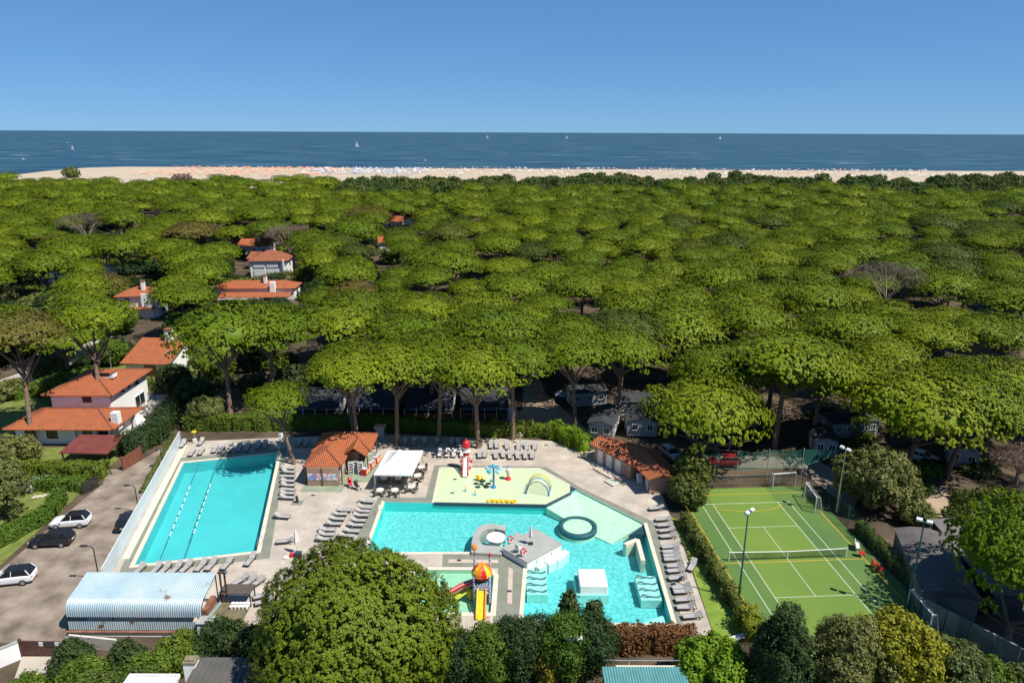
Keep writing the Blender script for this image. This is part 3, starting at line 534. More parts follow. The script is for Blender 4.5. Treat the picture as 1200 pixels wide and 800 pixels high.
def poster_mat(name, cols, scale):
    m = bpy.data.materials.new(name); m.use_nodes = True; N, L = m.node_tree.nodes, m.node_tree.links; b = N['Principled BSDF']; b.inputs['Roughness'].default_value = 0.4
    tc = N.new('ShaderNodeTexCoord'); v = N.new('ShaderNodeTexVoronoi'); v.distance = 'CHEBYCHEV'; v.inputs['Scale'].default_value = scale; L.new(tc.outputs['Object'], v.inputs['Vector'])
    sp = N.new('ShaderNodeSeparateColor'); L.new(v.outputs['Color'], sp.inputs[0]); rp = N.new('ShaderNodeValToRGB'); rp.color_ramp.interpolation = 'CONSTANT'; e = rp.color_ramp.elements
    e[0].color = (*cols[0], 1); e[1].color = (*cols[1], 1); e[1].position = 1/len(cols)
    for i, c in enumerate(cols[2:], 2): x = e.new(i/len(cols)); x.color = (*c, 1)
    L.new(sp.outputs[0], rp.inputs[0]); L.new(rp.outputs[0], b.inputs['Base Color']); MATS[name] = m; return m
PCOL = [(0.75,0.75,0.72),(0.30,0.18,0.55),(0.65,0.70,0.75),(0.10,0.45,0.50),(0.75,0.30,0.18),(0.78,0.74,0.62),(0.20,0.28,0.6)]
for k in range(4): MB().box((-25.7+k*0.96, 82.08, 1.32), (0.92, 0.05, 0.85)).build('poster', poster_mat('printed_poster_%d' % k, PCOL[k:]+PCOL[:k], 3.2+k), ks)
for k in range(3): MB().box((-22.23, 83.0+k*1.0, 1.4), (0.05, 0.9, 0.95)).build('poster', poster_mat('printed_poster_%d' % k, PCOL, 4), ks)
GOODS = poster_mat('coloured_goods', [(0.8,0.8,0.78),(0.08,0.2,0.5),(0.7,0.06,0.05),(0.75,0.55,0.08),(0.06,0.35,0.25),(0.78,0.76,0.72),(0.7,0.35,0.45)], 7)
def rack(label, x, y, rz, col):
    t = thing('goods_rack', label, 'rack', (x, y, 0.065), rz)
    MB().box((0, 0.16, 0.9), (0.62, 0.06, 1.8)).build('back_panel', col, t)
    for s in (-0.31, 0.31): MB().box((s, 0, 0.88), (0.035, 0.36, 1.76)).build('side_panel', col, t)
    for z in (0.12, 0.5, 0.88, 1.26, 1.62): 
        sh = MB().box((0, 0, z), (0.58, 0.3, 0.04)).build('shelf', col, t); MB().box((-0.17, -0.02, z+0.12), (0.2, 0.18, 0.18)).box((0.08, -0.02, z+0.11), (0.18, 0.18, 0.16)).box((0.23, 0, z+0.09), (0.08, 0.16, 0.12)).build('goods', GOODS, sh)
rack('white goods rack nearest the kiosk wall in its shop front', -21.35, 85.3, 0, WHITE)
rack('green backed goods rack in the middle of the kiosk shop front', -20.75, 85.6, 0, M('teal_panel', (0.05, 0.25, 0.24)))
rack('white goods rack beside the red freezers in the kiosk shop front', -20.1, 85.3, 0, WHITE)
RED = M('red_enamel', (0.55, 0.02, 0.025), 0.35, 0.06, 3)
for k, (x, y) in enumerate(((-19.45, 85.6), (-19.05, 87.3), (-18.65, 89.0))):
    t = thing('ice_cream_freezer', ['red ice cream freezer at the near end of the row by the kiosk','red ice cream freezer in the middle of the row by the kiosk','red ice cream freezer at the far end of the row by the kiosk'][k], 'freezer', (x, y, 0.065), R(-14), 'red freezers beside the kiosk')
    bevel(MB().box((0, 0, 0.46), (0.72, 1.5, 0.84)).build('body', RED, t), 0.05); MB().box((0, 0, 0.92), (0.62, 1.4, 0.06)).build('glass_lid', M('pale_glass', (0.45, 0.5, 0.52), 0.1), t)
    MB().box((0.375, 0, 0.5), (0.015, 1.2, 0.5)).build('printed_panel', poster_mat('freezer_print', [(0.8,0.78,0.7),(0.7,0.05,0.04),(0.75,0.55,0.1)], 5), t); MB().box((-0.1, 0.2, 1.1), (0.1, 0.5, 0.3)).build('price_board', GOODS, t)
for k, (p, m_) in enumerate((((-20.72, 81.77), RED), ((-19.65, 81.10), DARKMETAL))):
    t = thing('pushchair', ['red pushchair standing before the kiosk shop front','dark pushchair beside the red one before the kiosk'][k], 'pushchair', (*p, 0.065), R(20+30*k))
    bevel(MB().box((0, 0.05, 0.55), (0.46, 0.6, 0.12), 0, R(15)).box((0, 0.33, 0.82), (0.46, 0.1, 0.62), 0, R(-18)).build('seat', m_, t), 0.03)
    MB().lathe([(0.3, 0), (0.27, 0.14), (0.16, 0.25), (0, 0.29)], 12, (0, 0.22, 0.98)).build('hood', m_, t)
    MB().tube([(-.22,-.35,.12),(-.22,.1,.5),(-.22,.55,1.05),(.22,.55,1.05),(.22,.1,.5),(.22,-.35,.12)], 0.018, 6).build('frame', DARKMETAL, t)
    for a in (-.24,.24):
        for b in (-.35,.38): MB().tube([(a-.02,b,.12),(a+.02,b,.12)], 0.12, 12).build('wheel', DARKMETAL, t)
# ---------------------------------------------------------------- white pavilion tent
tn = thing('pavilion_tent', 'white square pavilion tent over cafe tables beside the kiosk', 'tent', (-14.7, 84.1, 0.06), 0)
CANVAS = M('white_canvas', (0.84, 0.84, 0.83), 0.7, 0.03, 1)
TL = [(-2.65, -3.5), (2.15, -3.6), (2.7, 3.5), (-2.05, 3.4)]; tv = []; nfan = 10
cv = MB(); pk = Vector((0.05, -0.1, 4.25)); ringv = []
for i in range(4):
    a, b = Vector((*TL[i], 2.45)), Vector((*TL[(i+1) % 4], 2.45))
    ringv += [a.lerp(b, j/8) for j in range(8)]
rows_ = []
for k in range(8):
    t = k/7; rows_.append([p.lerp(pk, t)-Vector((0, 0, 0.26*math.sin(math.pi*t))) for p in ringv])
cv.v = [tuple(p) for r_ in rows_ for p in r_]; n = len(ringv)
cv.f = [(k*n+j, k*n+(j+1) % n, (k+1)*n+(j+1) % n, (k+1)*n+j) for k in range(7) for j in range(n)]
cv.build('canopy', CANVAS, tn); vl = MB()
for i in range(4): vl.wall(TL[i], TL[(i+1) % 4], 2.24, 2.449, 0.03)
vl.build('valance', CANVAS, tn)
for p in TL: MB().tube([(p[0]*0.97, p[1]*0.97, 0), (p[0]*0.97, p[1]*0.97, 2.3)], 0.05, 8).build('pole', STEEL, tn)
# ---------------------------------------------------------------- changing rooms (angled brick hut)
hut = thing('changing_hut', 'angled brick changing hut with orange tile roof and three white doors', 'hut')
pa, pb, pc = Vector((11.49, 89.70)), Vector((15.57, 83.95)), Vector((17.65, 80.09)); 
d1 = (pb-pa).normalized(); n1 = Vector((-d1.y, d1.x))
if n1.y < 0: n1 = -n1
hw = MB(); q = [pa, pb, pb+n1*3.0, pa+n1*3.0]; hw.prism([tuple(p) for p in q], 0.03, 2.42)
e0 = Vector((16.2, 82.6)); q2 = [Vector((17.4, 80.3)), Vector((20.2, 80.5)), Vector((20.5, 85.4)), Vector((17.9, 85.2))]; hw.prism([tuple(p) for p in q2], 0.03, 2.40); hw.build('wall', BRICK, hut)
rv = lambda p, z: (p.x, p.y, z)
o1, o2 = pa-d1*0.7-n1*0.25, pa-d1*0.7+n1*3.6; mid1 = pa-d1*0.7+n1*1.45
jn = Vector((17.9, 86.2)); jf = Vector((16.1, 82.95)); jb = Vector((20.0, 88.2))
E1, E2, Em = Vector((17.05, 79.6)), Vector((21.2, 79.8)), Vector((19.0, 79.65))
rb = MB(); t = 0.14
top = [rv(o1,2.42), rv(jf,2.42), rv(jn,3.25), rv(mid1,3.25), rv(o2,2.42), rv(jb,2.42), rv(E1,2.42), rv(Em,3.15), rv(E2,2.42)]
rb.v = top+[(x, y, z-t) for x, y, z in top]
fs = [(0,1,2,3), (3,2,5,4), (1,6,7,2), (2,7,8,5)]
rb.f = fs+[tuple(i+9 for i in f[::-1]) for f in fs]+[(0,9,10,1),(1,10,15,6),(6,15,16,7),(7,16,17,8),(8,17,14,5),(5,14,13,4),(4,13,12,3),(3,12,9,0)]
hr = rb.build('roof', tile_mat('mottled_pantiles', (0.55, 0.16, 0.06), (0.42, 0.12, 0.05), (0.30, 0.13, 0.08)), hut)
caps(hr, [(top[3], top[2]), (top[2], top[7])], TILEOLD)
hz = math.atan2(d1.y, d1.x)
for k in range(3):
    c = pa+d1*(1.3+k*1.75)-n1*0.05; door(hut, (c.x, c.y, 0.1), 1.05, 2.05, 'y-', WHITE).rotation_euler.z = hz
for k in range(2):
    door(hut, (17.33-0.02*k, 81.2+k*1.1, 0.1), 0.8, 2.0, 'x-', M('pale_blue_door', (0.55, 0.62, 0.68), 0.5))
bx = pb+d1*0.6; MB().box((bx.x+0.6, bx.y+0.9, 1.2), (0.12, 0.12, 2.2)).build('post', M('brown_post', (0.12, 0.08, 0.05)), hut)
fb = thing('foot_shower_basin', 'low white railed foot basin before the changing hut', 'basin', (*(12.98, 85.62), 0.064), hz)
bevel(MB().box((0, 0, 0.12), (4.6, 1.5, 0.18)).build('tray', PINK, fb), 0.03)
for s in (-0.75, 0.75):
    r_ = MB().tube([(-2.3, s, 0), (-2.3, s, 1.0), (2.3, s, 1.0), (2.3, s, 0)], 0.03, 6); r_.tube([(-0.8, s, 0), (-0.8, s, 1.0)], 0.025, 6); r_.tube([(0.8, s, 0), (0.8, s, 1.0)], 0.025, 6); r_.build('rail', STEEL, fb)
f2 = thing('foot_shower_basin', 'pale square foot bath in the shade left of the changing hut end', 'basin', (*(13.23, 83.22), 0.064), hz)
bevel(MB().box((0, 0, 0.1), (1.7, 1.5, 0.16)).build('tray', M('pale_green_tile', (0.42, 0.46, 0.38)), f2), 0.03); MB().box((0.2, 0.72, 0.35), (1.2, 0.06, 0.5)).build('splash_back', PINK, f2)
cv_ = thing('folded_cover', 'white folded cover hung against the end of the changing hut', 'cover', (*(16.69, 83.25), 0.064), R(20))
bevel(MB().box((0, 0, 0.7), (0.7, 0.5, 1.4), 0, R(-14)).box((0.1, -0.25, 0.5), (0.5, 0.25, 1.0), 0, R(-20)).build('cloth', M('pale_cloth', (0.55, 0.55, 0.56), 0.9), cv_), 0.1)
# ---------------------------------------------------------------- windbreak wall left of the lap pool
wa, wb = (-48.21, 94.58), (-40.78, 60.85); WBM = M('frosted_blue_white_panel', (0.50, 0.58, 0.62), 0.35, 0.08, 0.5)
wbk = thing('windbreak_wall', 'long pale blue white windbreak wall between parking road and lap pool', 'wall'); nP = 18
for k in range(nP):
    p, q = Vector(lerp(wa, wb, k/nP)), Vector(lerp(wa, wb, (k+1)/nP)); d = (q-p)*0.004
    MB().wall(p+d, q-d, 0.05, 2.02, 0.07).build('panel', WBM, wbk)
    MB().box((p.x-0.05, p.y, 1.03), (0.09, 0.09, 2.06)).build('post', M('pale_post', (0.55, 0.58, 0.6), 0.5), wbk)
MB().wall(wa, wb, 2.025, 2.09, 0.13).build('top_rail', M('pale_post', (0.55, 0.58, 0.6)), wbk)
# ---------------------------------------------------------------- barrel-roofed metal canopy
cn = thing('metal_canopy', 'barrel roofed pale blue corrugated metal canopy beside the parking road', 'canopy', (-40.3, 54.3, 0.06))
CORR = M('pale_blue_corrugated_sheet', (0.30, 0.42, 0.49), 0.45, 0.12, 0.35, 0, 0.1, col2=(0.45, 0.53, 0.55), detail=8)
nt_ = CORR.node_tree; rn_ = nt_.nodes.new('ShaderNodeTexNoise'); rn_.inputs['Scale'].default_value = 0.55; rn_.inputs['Detail'].default_value = 5; nt_.links.new(nt_.nodes['Texture Coordinate'].outputs['Object'], rn_.inputs['Vector'])
rm_ = nt_.nodes.new('ShaderNodeMapRange'); rm_.inputs['From Min'].default_value = 0.64; rm_.inputs['From Max'].default_value = 0.72; nt_.links.new(rn_.outputs['Fac'], rm_.inputs['Value'])
rx_ = nt_.nodes.new('ShaderNodeMix'); rx_.data_type = 'RGBA'; nt_.links.new(rm_.outputs[0], rx_.inputs[0]); nt_.links.new(nt_.nodes['Color Ramp'].outputs[0], rx_.inputs[6]); rx_.inputs[7].default_value = (0.16, 0.09, 0.055, 1); nt_.links.new(rx_.outputs[2], nt_.nodes['Principled BSDF'].inputs['Base Color'])
prof = [(0.0, 1.55), (0.0, 2.0)]+[(0.95-0.95*math.cos(t), 2.0+1.05*math.sin(t)) for t in np.linspace(0.15, 1.45, 8)]+[(1.6, 3.16), (2.6, 3.4), (3.8, 3.62)]
def corrugated(name, prof, length, parent, mat, pitch=0.2, amp=0.032, loc=(0, 0, 0)):
    n = int(length/pitch)*4; vs = []; fs = []; K = len(prof)
    for i in range(n+1):
        x = length*i/n; s = amp*math.sin(2*math.pi*i/4)
        for j, (y, z) in enumerate(prof):
            a = Vector(prof[max(j-1, 0)]); b = Vector(prof[min(j+1, K-1)]); d = (b-a).normalized(); vs.append((x, y-d.y*s, z+d.x*s))
    for i in range(n): fs += [(i*K+j, (i+1)*K+j, (i+1)*K+j+1, i*K+j+1) for j in range(K-1)]
    o = MB(); o.v, o.f = vs, fs; return o.build(name, mat, parent, loc=loc)
corrugated('barrel_roof', prof, 12.3, cn, CORR); corrugated('lower_wall', [(0.02, 0.15), (0.02, 1.05)], 12.3, cn, CORR, 0.2)
corrugated('end_wall', [(0.0, 0.2), (0.0, 1.1)], 3.0, cn, CORR, 0.2, loc=(12.32, 0.05, 0)).rotation_euler.z = R(82)
for x in (0.1, 4.1, 8.2, 12.25):
    MB().tube([(x, 0.12, 0), (x, 0.12, 2.1)], 0.06, 6).build('post', DARKMETAL, cn); MB().tube([(x, 3.6, 0), (x, 3.6, 3.5)], 0.06, 6).build('post', DARKMETAL, cn)
    MB().tube([(x, 0.1, 2.0), (x, 0.5, 2.75), (x, 1.2, 3.0), (x, 3.6, 3.48)], 0.045, 6).build('rafter', DARKMETAL, cn)
MB().box((6.15, -0.15, 0.05), (12.4, 0.25, 0.16)).build('sill_beam', M('rust_brown_beam', (0.22, 0.10, 0.06), 0.9, 0.3, 1.5), cn)
MB().tube([(0, -0.42, 0.0), (12.2, -0.42, -0.05)], 0.14, 8).build('gutter', DARKMETAL, cn)
# wall under it, gate, yard wall
bw_ = thing('block_wall', 'white block wall under the metal canopy beside the brown gate', 'wall', (0, 0, 0)); a, b = (-39.04, 52.40), (-36.67, 52.09)
for k in range(6):
    for j in range(2):
        p, q = lerp(a, b, (k+0.01)/6*1.9), lerp(a, b, (k+0.98)/6*1.9); MB().wall(p, q, 0.02+j*0.62, 0.62+j*0.62, 0.2).build('block', M('whitewashed_block', (0.55, 0.52, 0.47), 0.9, 0.15, 1.2), bw_)
gt = thing('driveway_gate', 'brown metal gate with notices at the end of the parking road', 'gate'); a, b = (-42.57, 51.20), (-38.43, 51.12); GB = M('brown_gate_paint', (0.10, 0.045, 0.035), 0.6, 0.2, 2)
for k in range(14): p, q = lerp(a, b, (k+0.04)/14), lerp(a, b, (k+0.96)/14); MB().wall(p, q, 0.08, 1.55, 0.04).build('slat', GB, gt)
for z in (0.2, 0.85, 1.5): MB().wall((a[0], a[1]+0.06), (b[0], b[1]+0.06), z-0.04, z+0.04, 0.05).build('rail', GB, gt)
MB().wall(lerp(a, b, .42), lerp(a, b, .5), 1.1, 1.5, 0.12).build('notice', WHITE, gt); MB().wall(lerp(a, b, .52), lerp(a, b, .74), 1.1, 1.42, 0.125).build('notice', DARKMETAL, gt); MB().wall(lerp(a, b, .76), lerp(a, b, .92), 1.15, 1.5, 0.12).build('notice', WHITE, gt)
for p in (a, b): MB().box((p[0], p[1], 0.85), (0.25, 0.25, 1.7)).build('gate_post', GB, gt)
yw = thing('yard_wall', 'white rendered yard wall left of the brown gate', 'wall'); MB().wall((-42.43, 50.89), (-46.08, 47.44), 0, 1.7, 0.25).build('wall_body', PLASTER, yw); MB().wall((-42.43, 50.89), (-46.08, 47.44), 1.702, 1.78, 0.32).build('coping', GREYCON, yw)
g2 = thing('brown_gate', 'reddish brown slatted gate between villa hedge and shrubs', 'gate'); a, b = (-52.23, 86.27), (-51.65, 89.91)
for k in range(12): p, q = lerp(a, b, (k+0.05)/12), lerp(a, b, (k+0.95)/12); MB().wall(p, q, 0.06, 1.85, 0.05).build('slat', M('red_brown_board', (0.22, 0.075, 0.045), 0.7, 0.15, 2), g2)
for p in (a, b): MB().box((p[0], p[1], 1.0), (0.2, 0.2, 2.0)).build('gate_post', M('red_brown_board', (0.22, 0.075, 0.045)), g2)
g3 = thing('black_gate', 'black metal gate at the end of the parking hedge', 'gate'); a, b = (-53.79, 79.49), (-53.14, 81.95)
for k in range(12): p, q = lerp(a, b, (k+0.15)/12), lerp(a, b, (k+0.85)/12); MB().wall(p, q, 0.06, 1.6, 0.04).build('bar', DARKMETAL, g3)
for z in (0.15, 1.55): MB().wall((a[0], a[1]+.05), (b[0], b[1]+.05), z-.04, z+.04, 0.05).build('rail', DARKMETAL, g3)
# ---------------------------------------------------------------- villa
vi = thing('villa', 'white two storey villa with stacked orange tile roofs behind the parking hedge', 'house', (-64.6, 97.0, 0), R(0))
# local frame: lower wing in front, upper block behind
vw = MB(); vw.box((-0.4, 0.7, 1.4), (14.2, 6.2, 2.8)); vw.build('lower_wall', PLASTER, vi)
vw = MB(); vw.box((-1.2, 9.3, 2.65), (9.0, 11.0, 5.3)); vw.build('upper_wall', PLASTER, vi)
vr = MB(); hip(vr, -8.2, 7.7, -3.9, 4.6, 2.9, 1.55); lr = vr.build('lower_roof', TILE, vi)
caps(lr, [((7.7,-3.9,2.95),(3.45,0.35,4.5)),((-8.2,-3.9,2.95),(-3.95,0.35,4.5)),((-3.95,0.35,4.5),(3.45,0.35,4.5)),((7.7,4.6,2.95),(3.45,0.35,4.5))], TILEOLD)
vr = MB(); hip(vr, -6.7, 4.1, 3.1, 15.6, 5.4, 1.75); ur = vr.build('upper_roof', TILE, vi)
caps(ur, [((4.1,3.1,5.45),(-1.3,8.5,7.2)),((-6.7,3.1,5.45),(-1.3,8.5,7.2)),((-1.3,8.5,7.2),(-1.3,10.2,7.2)),((4.1,15.6,5.45),(-1.3,10.2,7.2))], TILEOLD)
dm = MB().box((0.6, 8.6, 6.95), (2.4, 1.3, 0.9)).build('dormer', PLASTER, vi); MB().box((0.6, 8.6, 7.44), (2.7, 1.6, 0.08)).build('dormer_roof', TILE, dm); MB().box((0.6, 7.93, 7.05), (1.5, 0.05, 0.45)).build('pane', GLASS, dm)
for x in (-5.3, -2.2): window(vi, (x, -2.45, 1.55), 1.5, 1.3)
window(vi, (-0.2, 3.75, 4.6), 1.3, 1.0); window(vi, (3.35, 11.6, 4.6), 0.9, 0.9, 'x+'); window(vi, (3.35, 7.4, 4.7), 0.6, 0.5, 'x+'); window(vi, (3.35, 9.2, 4.7), 0.6, 0.5, 'x+')
window(vi, (3.35, 11.8, 1.35), 3.0, 2.1, 'x+', WHITE, name='patio_door'); 
for x in (1.6, 4.6, 6.8): MB().box((x, -3.2, 1.4), (0.45, 0.45, 2.8)).build('porch_pillar', PLASTER, vi)
MB().box((4.2, -2.42, 1.3), (3.8, 0.08, 2.3)).build('porch_opening', GLASS, vi); chimney(vi, (7.0, -1.6, 2.1), 1.0, 2.6, cap=False)
MB().box((4.0, 15.2, 2.7), (0.16, 0.16, 5.3)).build('porch_pillar', DARKMETAL, vi)
mast = MB().tube([(0.3, 10.5, 6.6), (0.3, 10.5, 11.2)], 0.04, 6).build('aerial', M('galvanised_mast', (0.35, 0.36, 0.36), 0.5), vi)
for k, z in enumerate((9.6, 10.3, 11.0)): MB().box((0.3, 10.5, z), (0.9-0.2*k, 0.05, 0.05)).build('aerial_bar', STEEL, mast)
dw = MB().tube([(8.4, 2.0, 0.2), (8.0, 2.6, 1.2), (7.3, 3.2, 1.9)], [1.2, 1.0, 0.6], 8).build('white_awning', PLASTER, vi)
cp = thing('carport', 'low dark red sheet roof carport before the villa', 'carport', (-57.7, 89.3, 0)); 
cpr = MB(); cpr.add([(-3.4,-2.2,2.2),(3.3,-2.5,2.2),(3.1,2.4,2.75),(-3.2,2.5,2.75),(-3.4,-2.2,2.05),(3.3,-2.5,2.05),(3.1,2.4,2.6),(-3.2,2.5,2.6)], [(0,1,2,3),(4,7,6,5),(0,4,5,1),(1,5,6,2),(2,6,7,3),(3,7,4,0)])
cpr.build('roof', M('dark_red_sheet', (0.16, 0.04, 0.03), 0.7, 0.2, 1.2, 0.1), cp)
for p in ((-3.1,-2),(3.0,-2.2),(2.8,2.1),(-2.9,2.2)): MB().box((p[0], p[1], 1.05), (0.14, 0.14, 2.1)).build('post', FRAME, cp)
# ---------------------------------------------------------------- other houses
h2 = thing('bungalow', 'white bungalow with single pitched orange roof and tall chimney behind the villa', 'house', (-67.2, 127.6, 0), R(-3))
w_ = MB(); w_.add([(-4.2,-3.6,0),(4.0,-3.6,0),(4.0,3.6,0),(-4.2,3.6,0),(-4.2,-3.6,2.8),(4.0,-3.6,2.8),(4.0,3.6,5.0),(-4.2,3.6,5.0)], [(0,1,5,4),(1,2,6,5),(2,3,7,6),(3,0,4,7),(4,5,6,7)]); w_.build('wall', PLASTER, h2)
r_ = MB(); r_.add([(-4.9,-4.3,2.75),(4.5,-4.3,2.75),(4.5,4.0,5.35),(-4.9,4.0,5.35)]+[(-4.9,-4.3,2.6),(4.5,-4.3,2.6),(4.5,4.0,5.2),(-4.9,4.0,5.2)], [(0,1,2,3),(4,7,6,5),(0,4,5,1),(1,5,6,2),(2,6,7,3),(3,7,4,0)]); r_.build('roof', TILE, h2)
chimney(h2, (0.9, 3.3, 4.6), 1.2, 2.6); MB().box((3.2, 3.9, 5.6), (2.6, 0.3, 1.2)).build('parapet', PLASTER, h2); door(h2, (0.4, -3.66, 0), 2.2, 2.2, 'y-', M('orange_brown_door', (0.35, 0.12, 0.04), 0.5)); window(h2, (2.9, -1.2, 4.2-0.4), 0.9, 0.9, 'y-', WHITE)
def house(label, loc, rz, w, d, h, rise, roof=TILE, kind='hip', wins=3, ch=True, nm='holiday_house', storeys=1, group=None):
    t = thing(nm, label, 'house', (*loc, 0), rz, group)
    if kind == 'hip': MB().box((0, 0, h/2), (w, d, h)).build('wall', PLASTER, t); r_ = MB(); hip(r_, -w/2-.6, w/2+.6, -d/2-.6, d/2+.6, h+.12, rise)
    else: q = MB(); gable_wall(q, -w/2, w/2, -d/2, d/2, 0, h, rise*(d/(d+1.2)), 'x'); q.build('wall', PLASTER, t); r_ = MB(); gable(r_, -w/2-.5, w/2+.5, -d/2-.6, d/2+.6, h+.06, rise)
    r_.build('roof', roof, t)
    for s in range(storeys):
        for k in range(wins): window(t, (-w/2+(k+0.5)*w/wins, -d/2-0.04, 1.5+2.7*s), 1.1, 1.3)
        window(t, (w/2+0.04, 0, 1.5+2.7*s), 1.1, 1.3, 'x+')
    if ch: chimney(t, (w*0.12, -d*0.18, h+rise*0.3), 0.8, rise+1.1)
    return t
h3 = house('white two storey house with orange roof and tall white end wall left of the pines', (-91.5, 170.5), R(8), 9, 7, 5.4, 1.6, wins=2, storeys=2)
MB().box((2.5, -3.9, 3.0), (2.6, 0.7, 6.0)).build('end_pier', WHITE, h3); MB().box((0, -4.6, 2.7), (8.6, 2.0, 0.14)).build('balcony', TILE, h3)
h4 = house('long low white house with orange roofs and white chimney among the left pines', (-69.8, 190.3), R(2), 21, 6.5, 3.1, 1.5, wins=5)
r_ = MB(); gable(r_, -8, 10.8, -8.8, -4.2, 1.9, 0.9); r_.build('porch_roof', TILE, h4); chimney(h4, (5.2, -4.0, 0), 1.3, 5.0, cap=False)
h5 = house('white two storey house with pyramid tile roof and striped shutters in the pines', (-75.5, 219.5), R(6), 11, 9, 5.6, 2.6, TILEOLD, wins=2, storeys=2, ch=False)
for z in (2.0, 4.6):
    for x in (-2.8, 1.2): MB().box((x, -4.65, z), (3.4, 0.12, 1.9)).build('shutter', M('pale_grey_shutter', (0.6, 0.6, 0.62), 0.6), h5)
MB().box((4.6, -4.9, 3.0), (0.5, 0.8, 6.0)).build('end_pier', WHITE, h5)
house('white cottage with old tile roof behind the pyramid roofed house', (-80.0, 233), R(-10), 13, 7, 3.6, 1.8, TILEOLD, 'gable')
house('small cottage with faded roof between the far left pines', (-113, 236), R(4), 12, 8, 3.2, 1.7, TILEOLD, 'gable', ch=False)
house('pale house with sandy roof at the left edge of the photo', (-129, 209), R(-4), 17, 7, 4.2, 1.5, M('sandy_roof', (0.42, 0.32, 0.24), 0.9, 0.15, 0.8), 'gable')
house('red roofed cottage in the gap far up the middle left', (-55.5, 338), R(-35), 16, 8, 3.4, 2.2, TILE, 'gable', ch=False)
house('second red roofed cottage behind the one in the middle left gap', (-52, 356), R(-35), 14, 8, 3.4, 2.4, TILE, 'gable', ch=False)
house('white house with red roof deep among pines above the pyramid roof', (-95, 262), R(3), 11, 8, 3.6, 2.0, TILE, 'gable')
house('orange roofed hut peeping out between pine crowns left of centre', (-46.5, 268), R(10), 8, 7, 4.0, 2.4, TILE, 'gable', 2, False)
house('house with orange roof far left among dense pines', (-150, 268), R(0), 13, 8, 3.8, 2.2, TILE, 'gable')
# ---------------------------------------------------------------- camp units under the pines
DARKROOF = M('dark_felt_roof', (0.035, 0.038, 0.042), 0.85, 0.25, 1.2); UNIT = M('pale_grey_cladding', (0.28, 0.29, 0.30), 0.6, 0.08, 1.5); AWN = M('navy_awning', (0.018, 0.024, 0.036), 0.8, 0.2, 2)
def unit_home(label, loc, rz, w=4.0, d=8.0, h=2.7, awning=False, group='camp homes under the pines'):
    t = thing('mobile_home', label, 'mobile home', (*loc, 0), rz, group); q = MB(); gable_wall(q, -w/2, w/2, -d/2, d/2, 0.3, h, 0.55, 'y' if d >= w else 'x'); q.build('wall', UNIT, t)
    r_ = MB(); gable(r_, -w/2-.25, w/2+.25, -d/2-.25, d/2+.25, h+.05, 0.62, 0.08, 'y' if d >= w else 'x'); r_.build('roof', DARKROOF, t)
    n = max(2, int(w/1.7))
    for k in range(n): window(t, (-w/2+(k+0.5)*w/n, -d/2-0.03, 1.75), 0.9, 1.0, 'y-', WHITE)
    for y in (-d*0.25, d*0.2): window(t, (w/2+0.03, y, 1.75), 1.0, 0.9, 'x+', WHITE)
    door(t, (-w/2-0.04, 0.3, 0.35), 0.8, 1.95, 'x-', WHITE)
    MB().box((0, 0, 0.16), (w*0.9, d*0.9, 0.28)).build('skirt', DARKROOF, t)
    if awning:
        a = MB(); a.add([(-w/2,-d/2-.3,h+.15),(w/2,-d/2-.3,h+.15),(w/2,-d/2-3.2,h-.75),(-w/2,-d/2-3.2,h-.75)]+[(-w/2,-d/2-.3,h+.1),(w/2,-d/2-.3,h+.1),(w/2,-d/2-3.2,h-.8),(-w/2,-d/2-3.2,h-.8)], [(0,3,2,1),(4,5,6,7),(0,4,7,3),(3,7,6,2),(2,6,5,1),(1,5,4,0)]); a.build('awning', AWN, t)
        for k in range(5): MB().box((-w/2+w*k/4, -d/2-3.1, (h-.8)/2), (0.09, 0.09, h-.8)).build('awning_post', WHITE, t)
        for k in range(4): MB().box((-w/2+w*(k+.5)/4, -d/2-3.1, 0.75), (w/4*0.85, 0.06, 0.75)).build('veranda_panel', M('brown_veranda', (0.15, 0.07, 0.035), 0.8, 0.2, 3), t)
    return t
unit_home('white camp home with dark gable roof left of the hut roof end', (14.2, 99.6), R(-18), 3.6, 7.0)
unit_home('white camp home with two windows right behind the changing hut', (19.7, 100.2), R(-4), 4.4, 5.5)
unit_home('camp home deeper behind the changing hut units', (20.5, 107.5), R(5), 7.0, 4.0)
for k, (x, l) in enumerate(((-31.0, 'leftmost of the row behind the kiosk'), (-22.2, 'second from left behind the kiosk'), (-13.2, 'third from left, behind the white tent'), (-4.4, 'fourth from left, behind the lighthouse slide'))):
    unit_home('camp home with navy awning, '+l, (x, 109.2+0.3*(k % 2)), R(-2+k), 7.6, 4.0, 2.8, True)
unit_home('white camp home end seen above the right end of the green windbreak net', (44.6, 93.2), R(-12), 3.0, 5.0)
unit_home('white camp home in shade above the green windbreak net', (34.5, 105.5), R(8), 6.0, 4.0)
unit_home('long grey camp home under the right pines beside the parked white car', (63.5, 91.5), R(-28), 3.6, 9.0)
unit_home('camp home in deep shade right of the white one', (51, 99.5), R(10), 7.5, 4.0)
unit_home('camp home with awning in deep shade left of the red car', (29.5, 98.5), R(4), 6.5, 3.8, 2.7, True)
unit_home('camp home beside the sandy track left of the parked jeep', (12.5, 111.5), R(12), 6.0, 3.8)
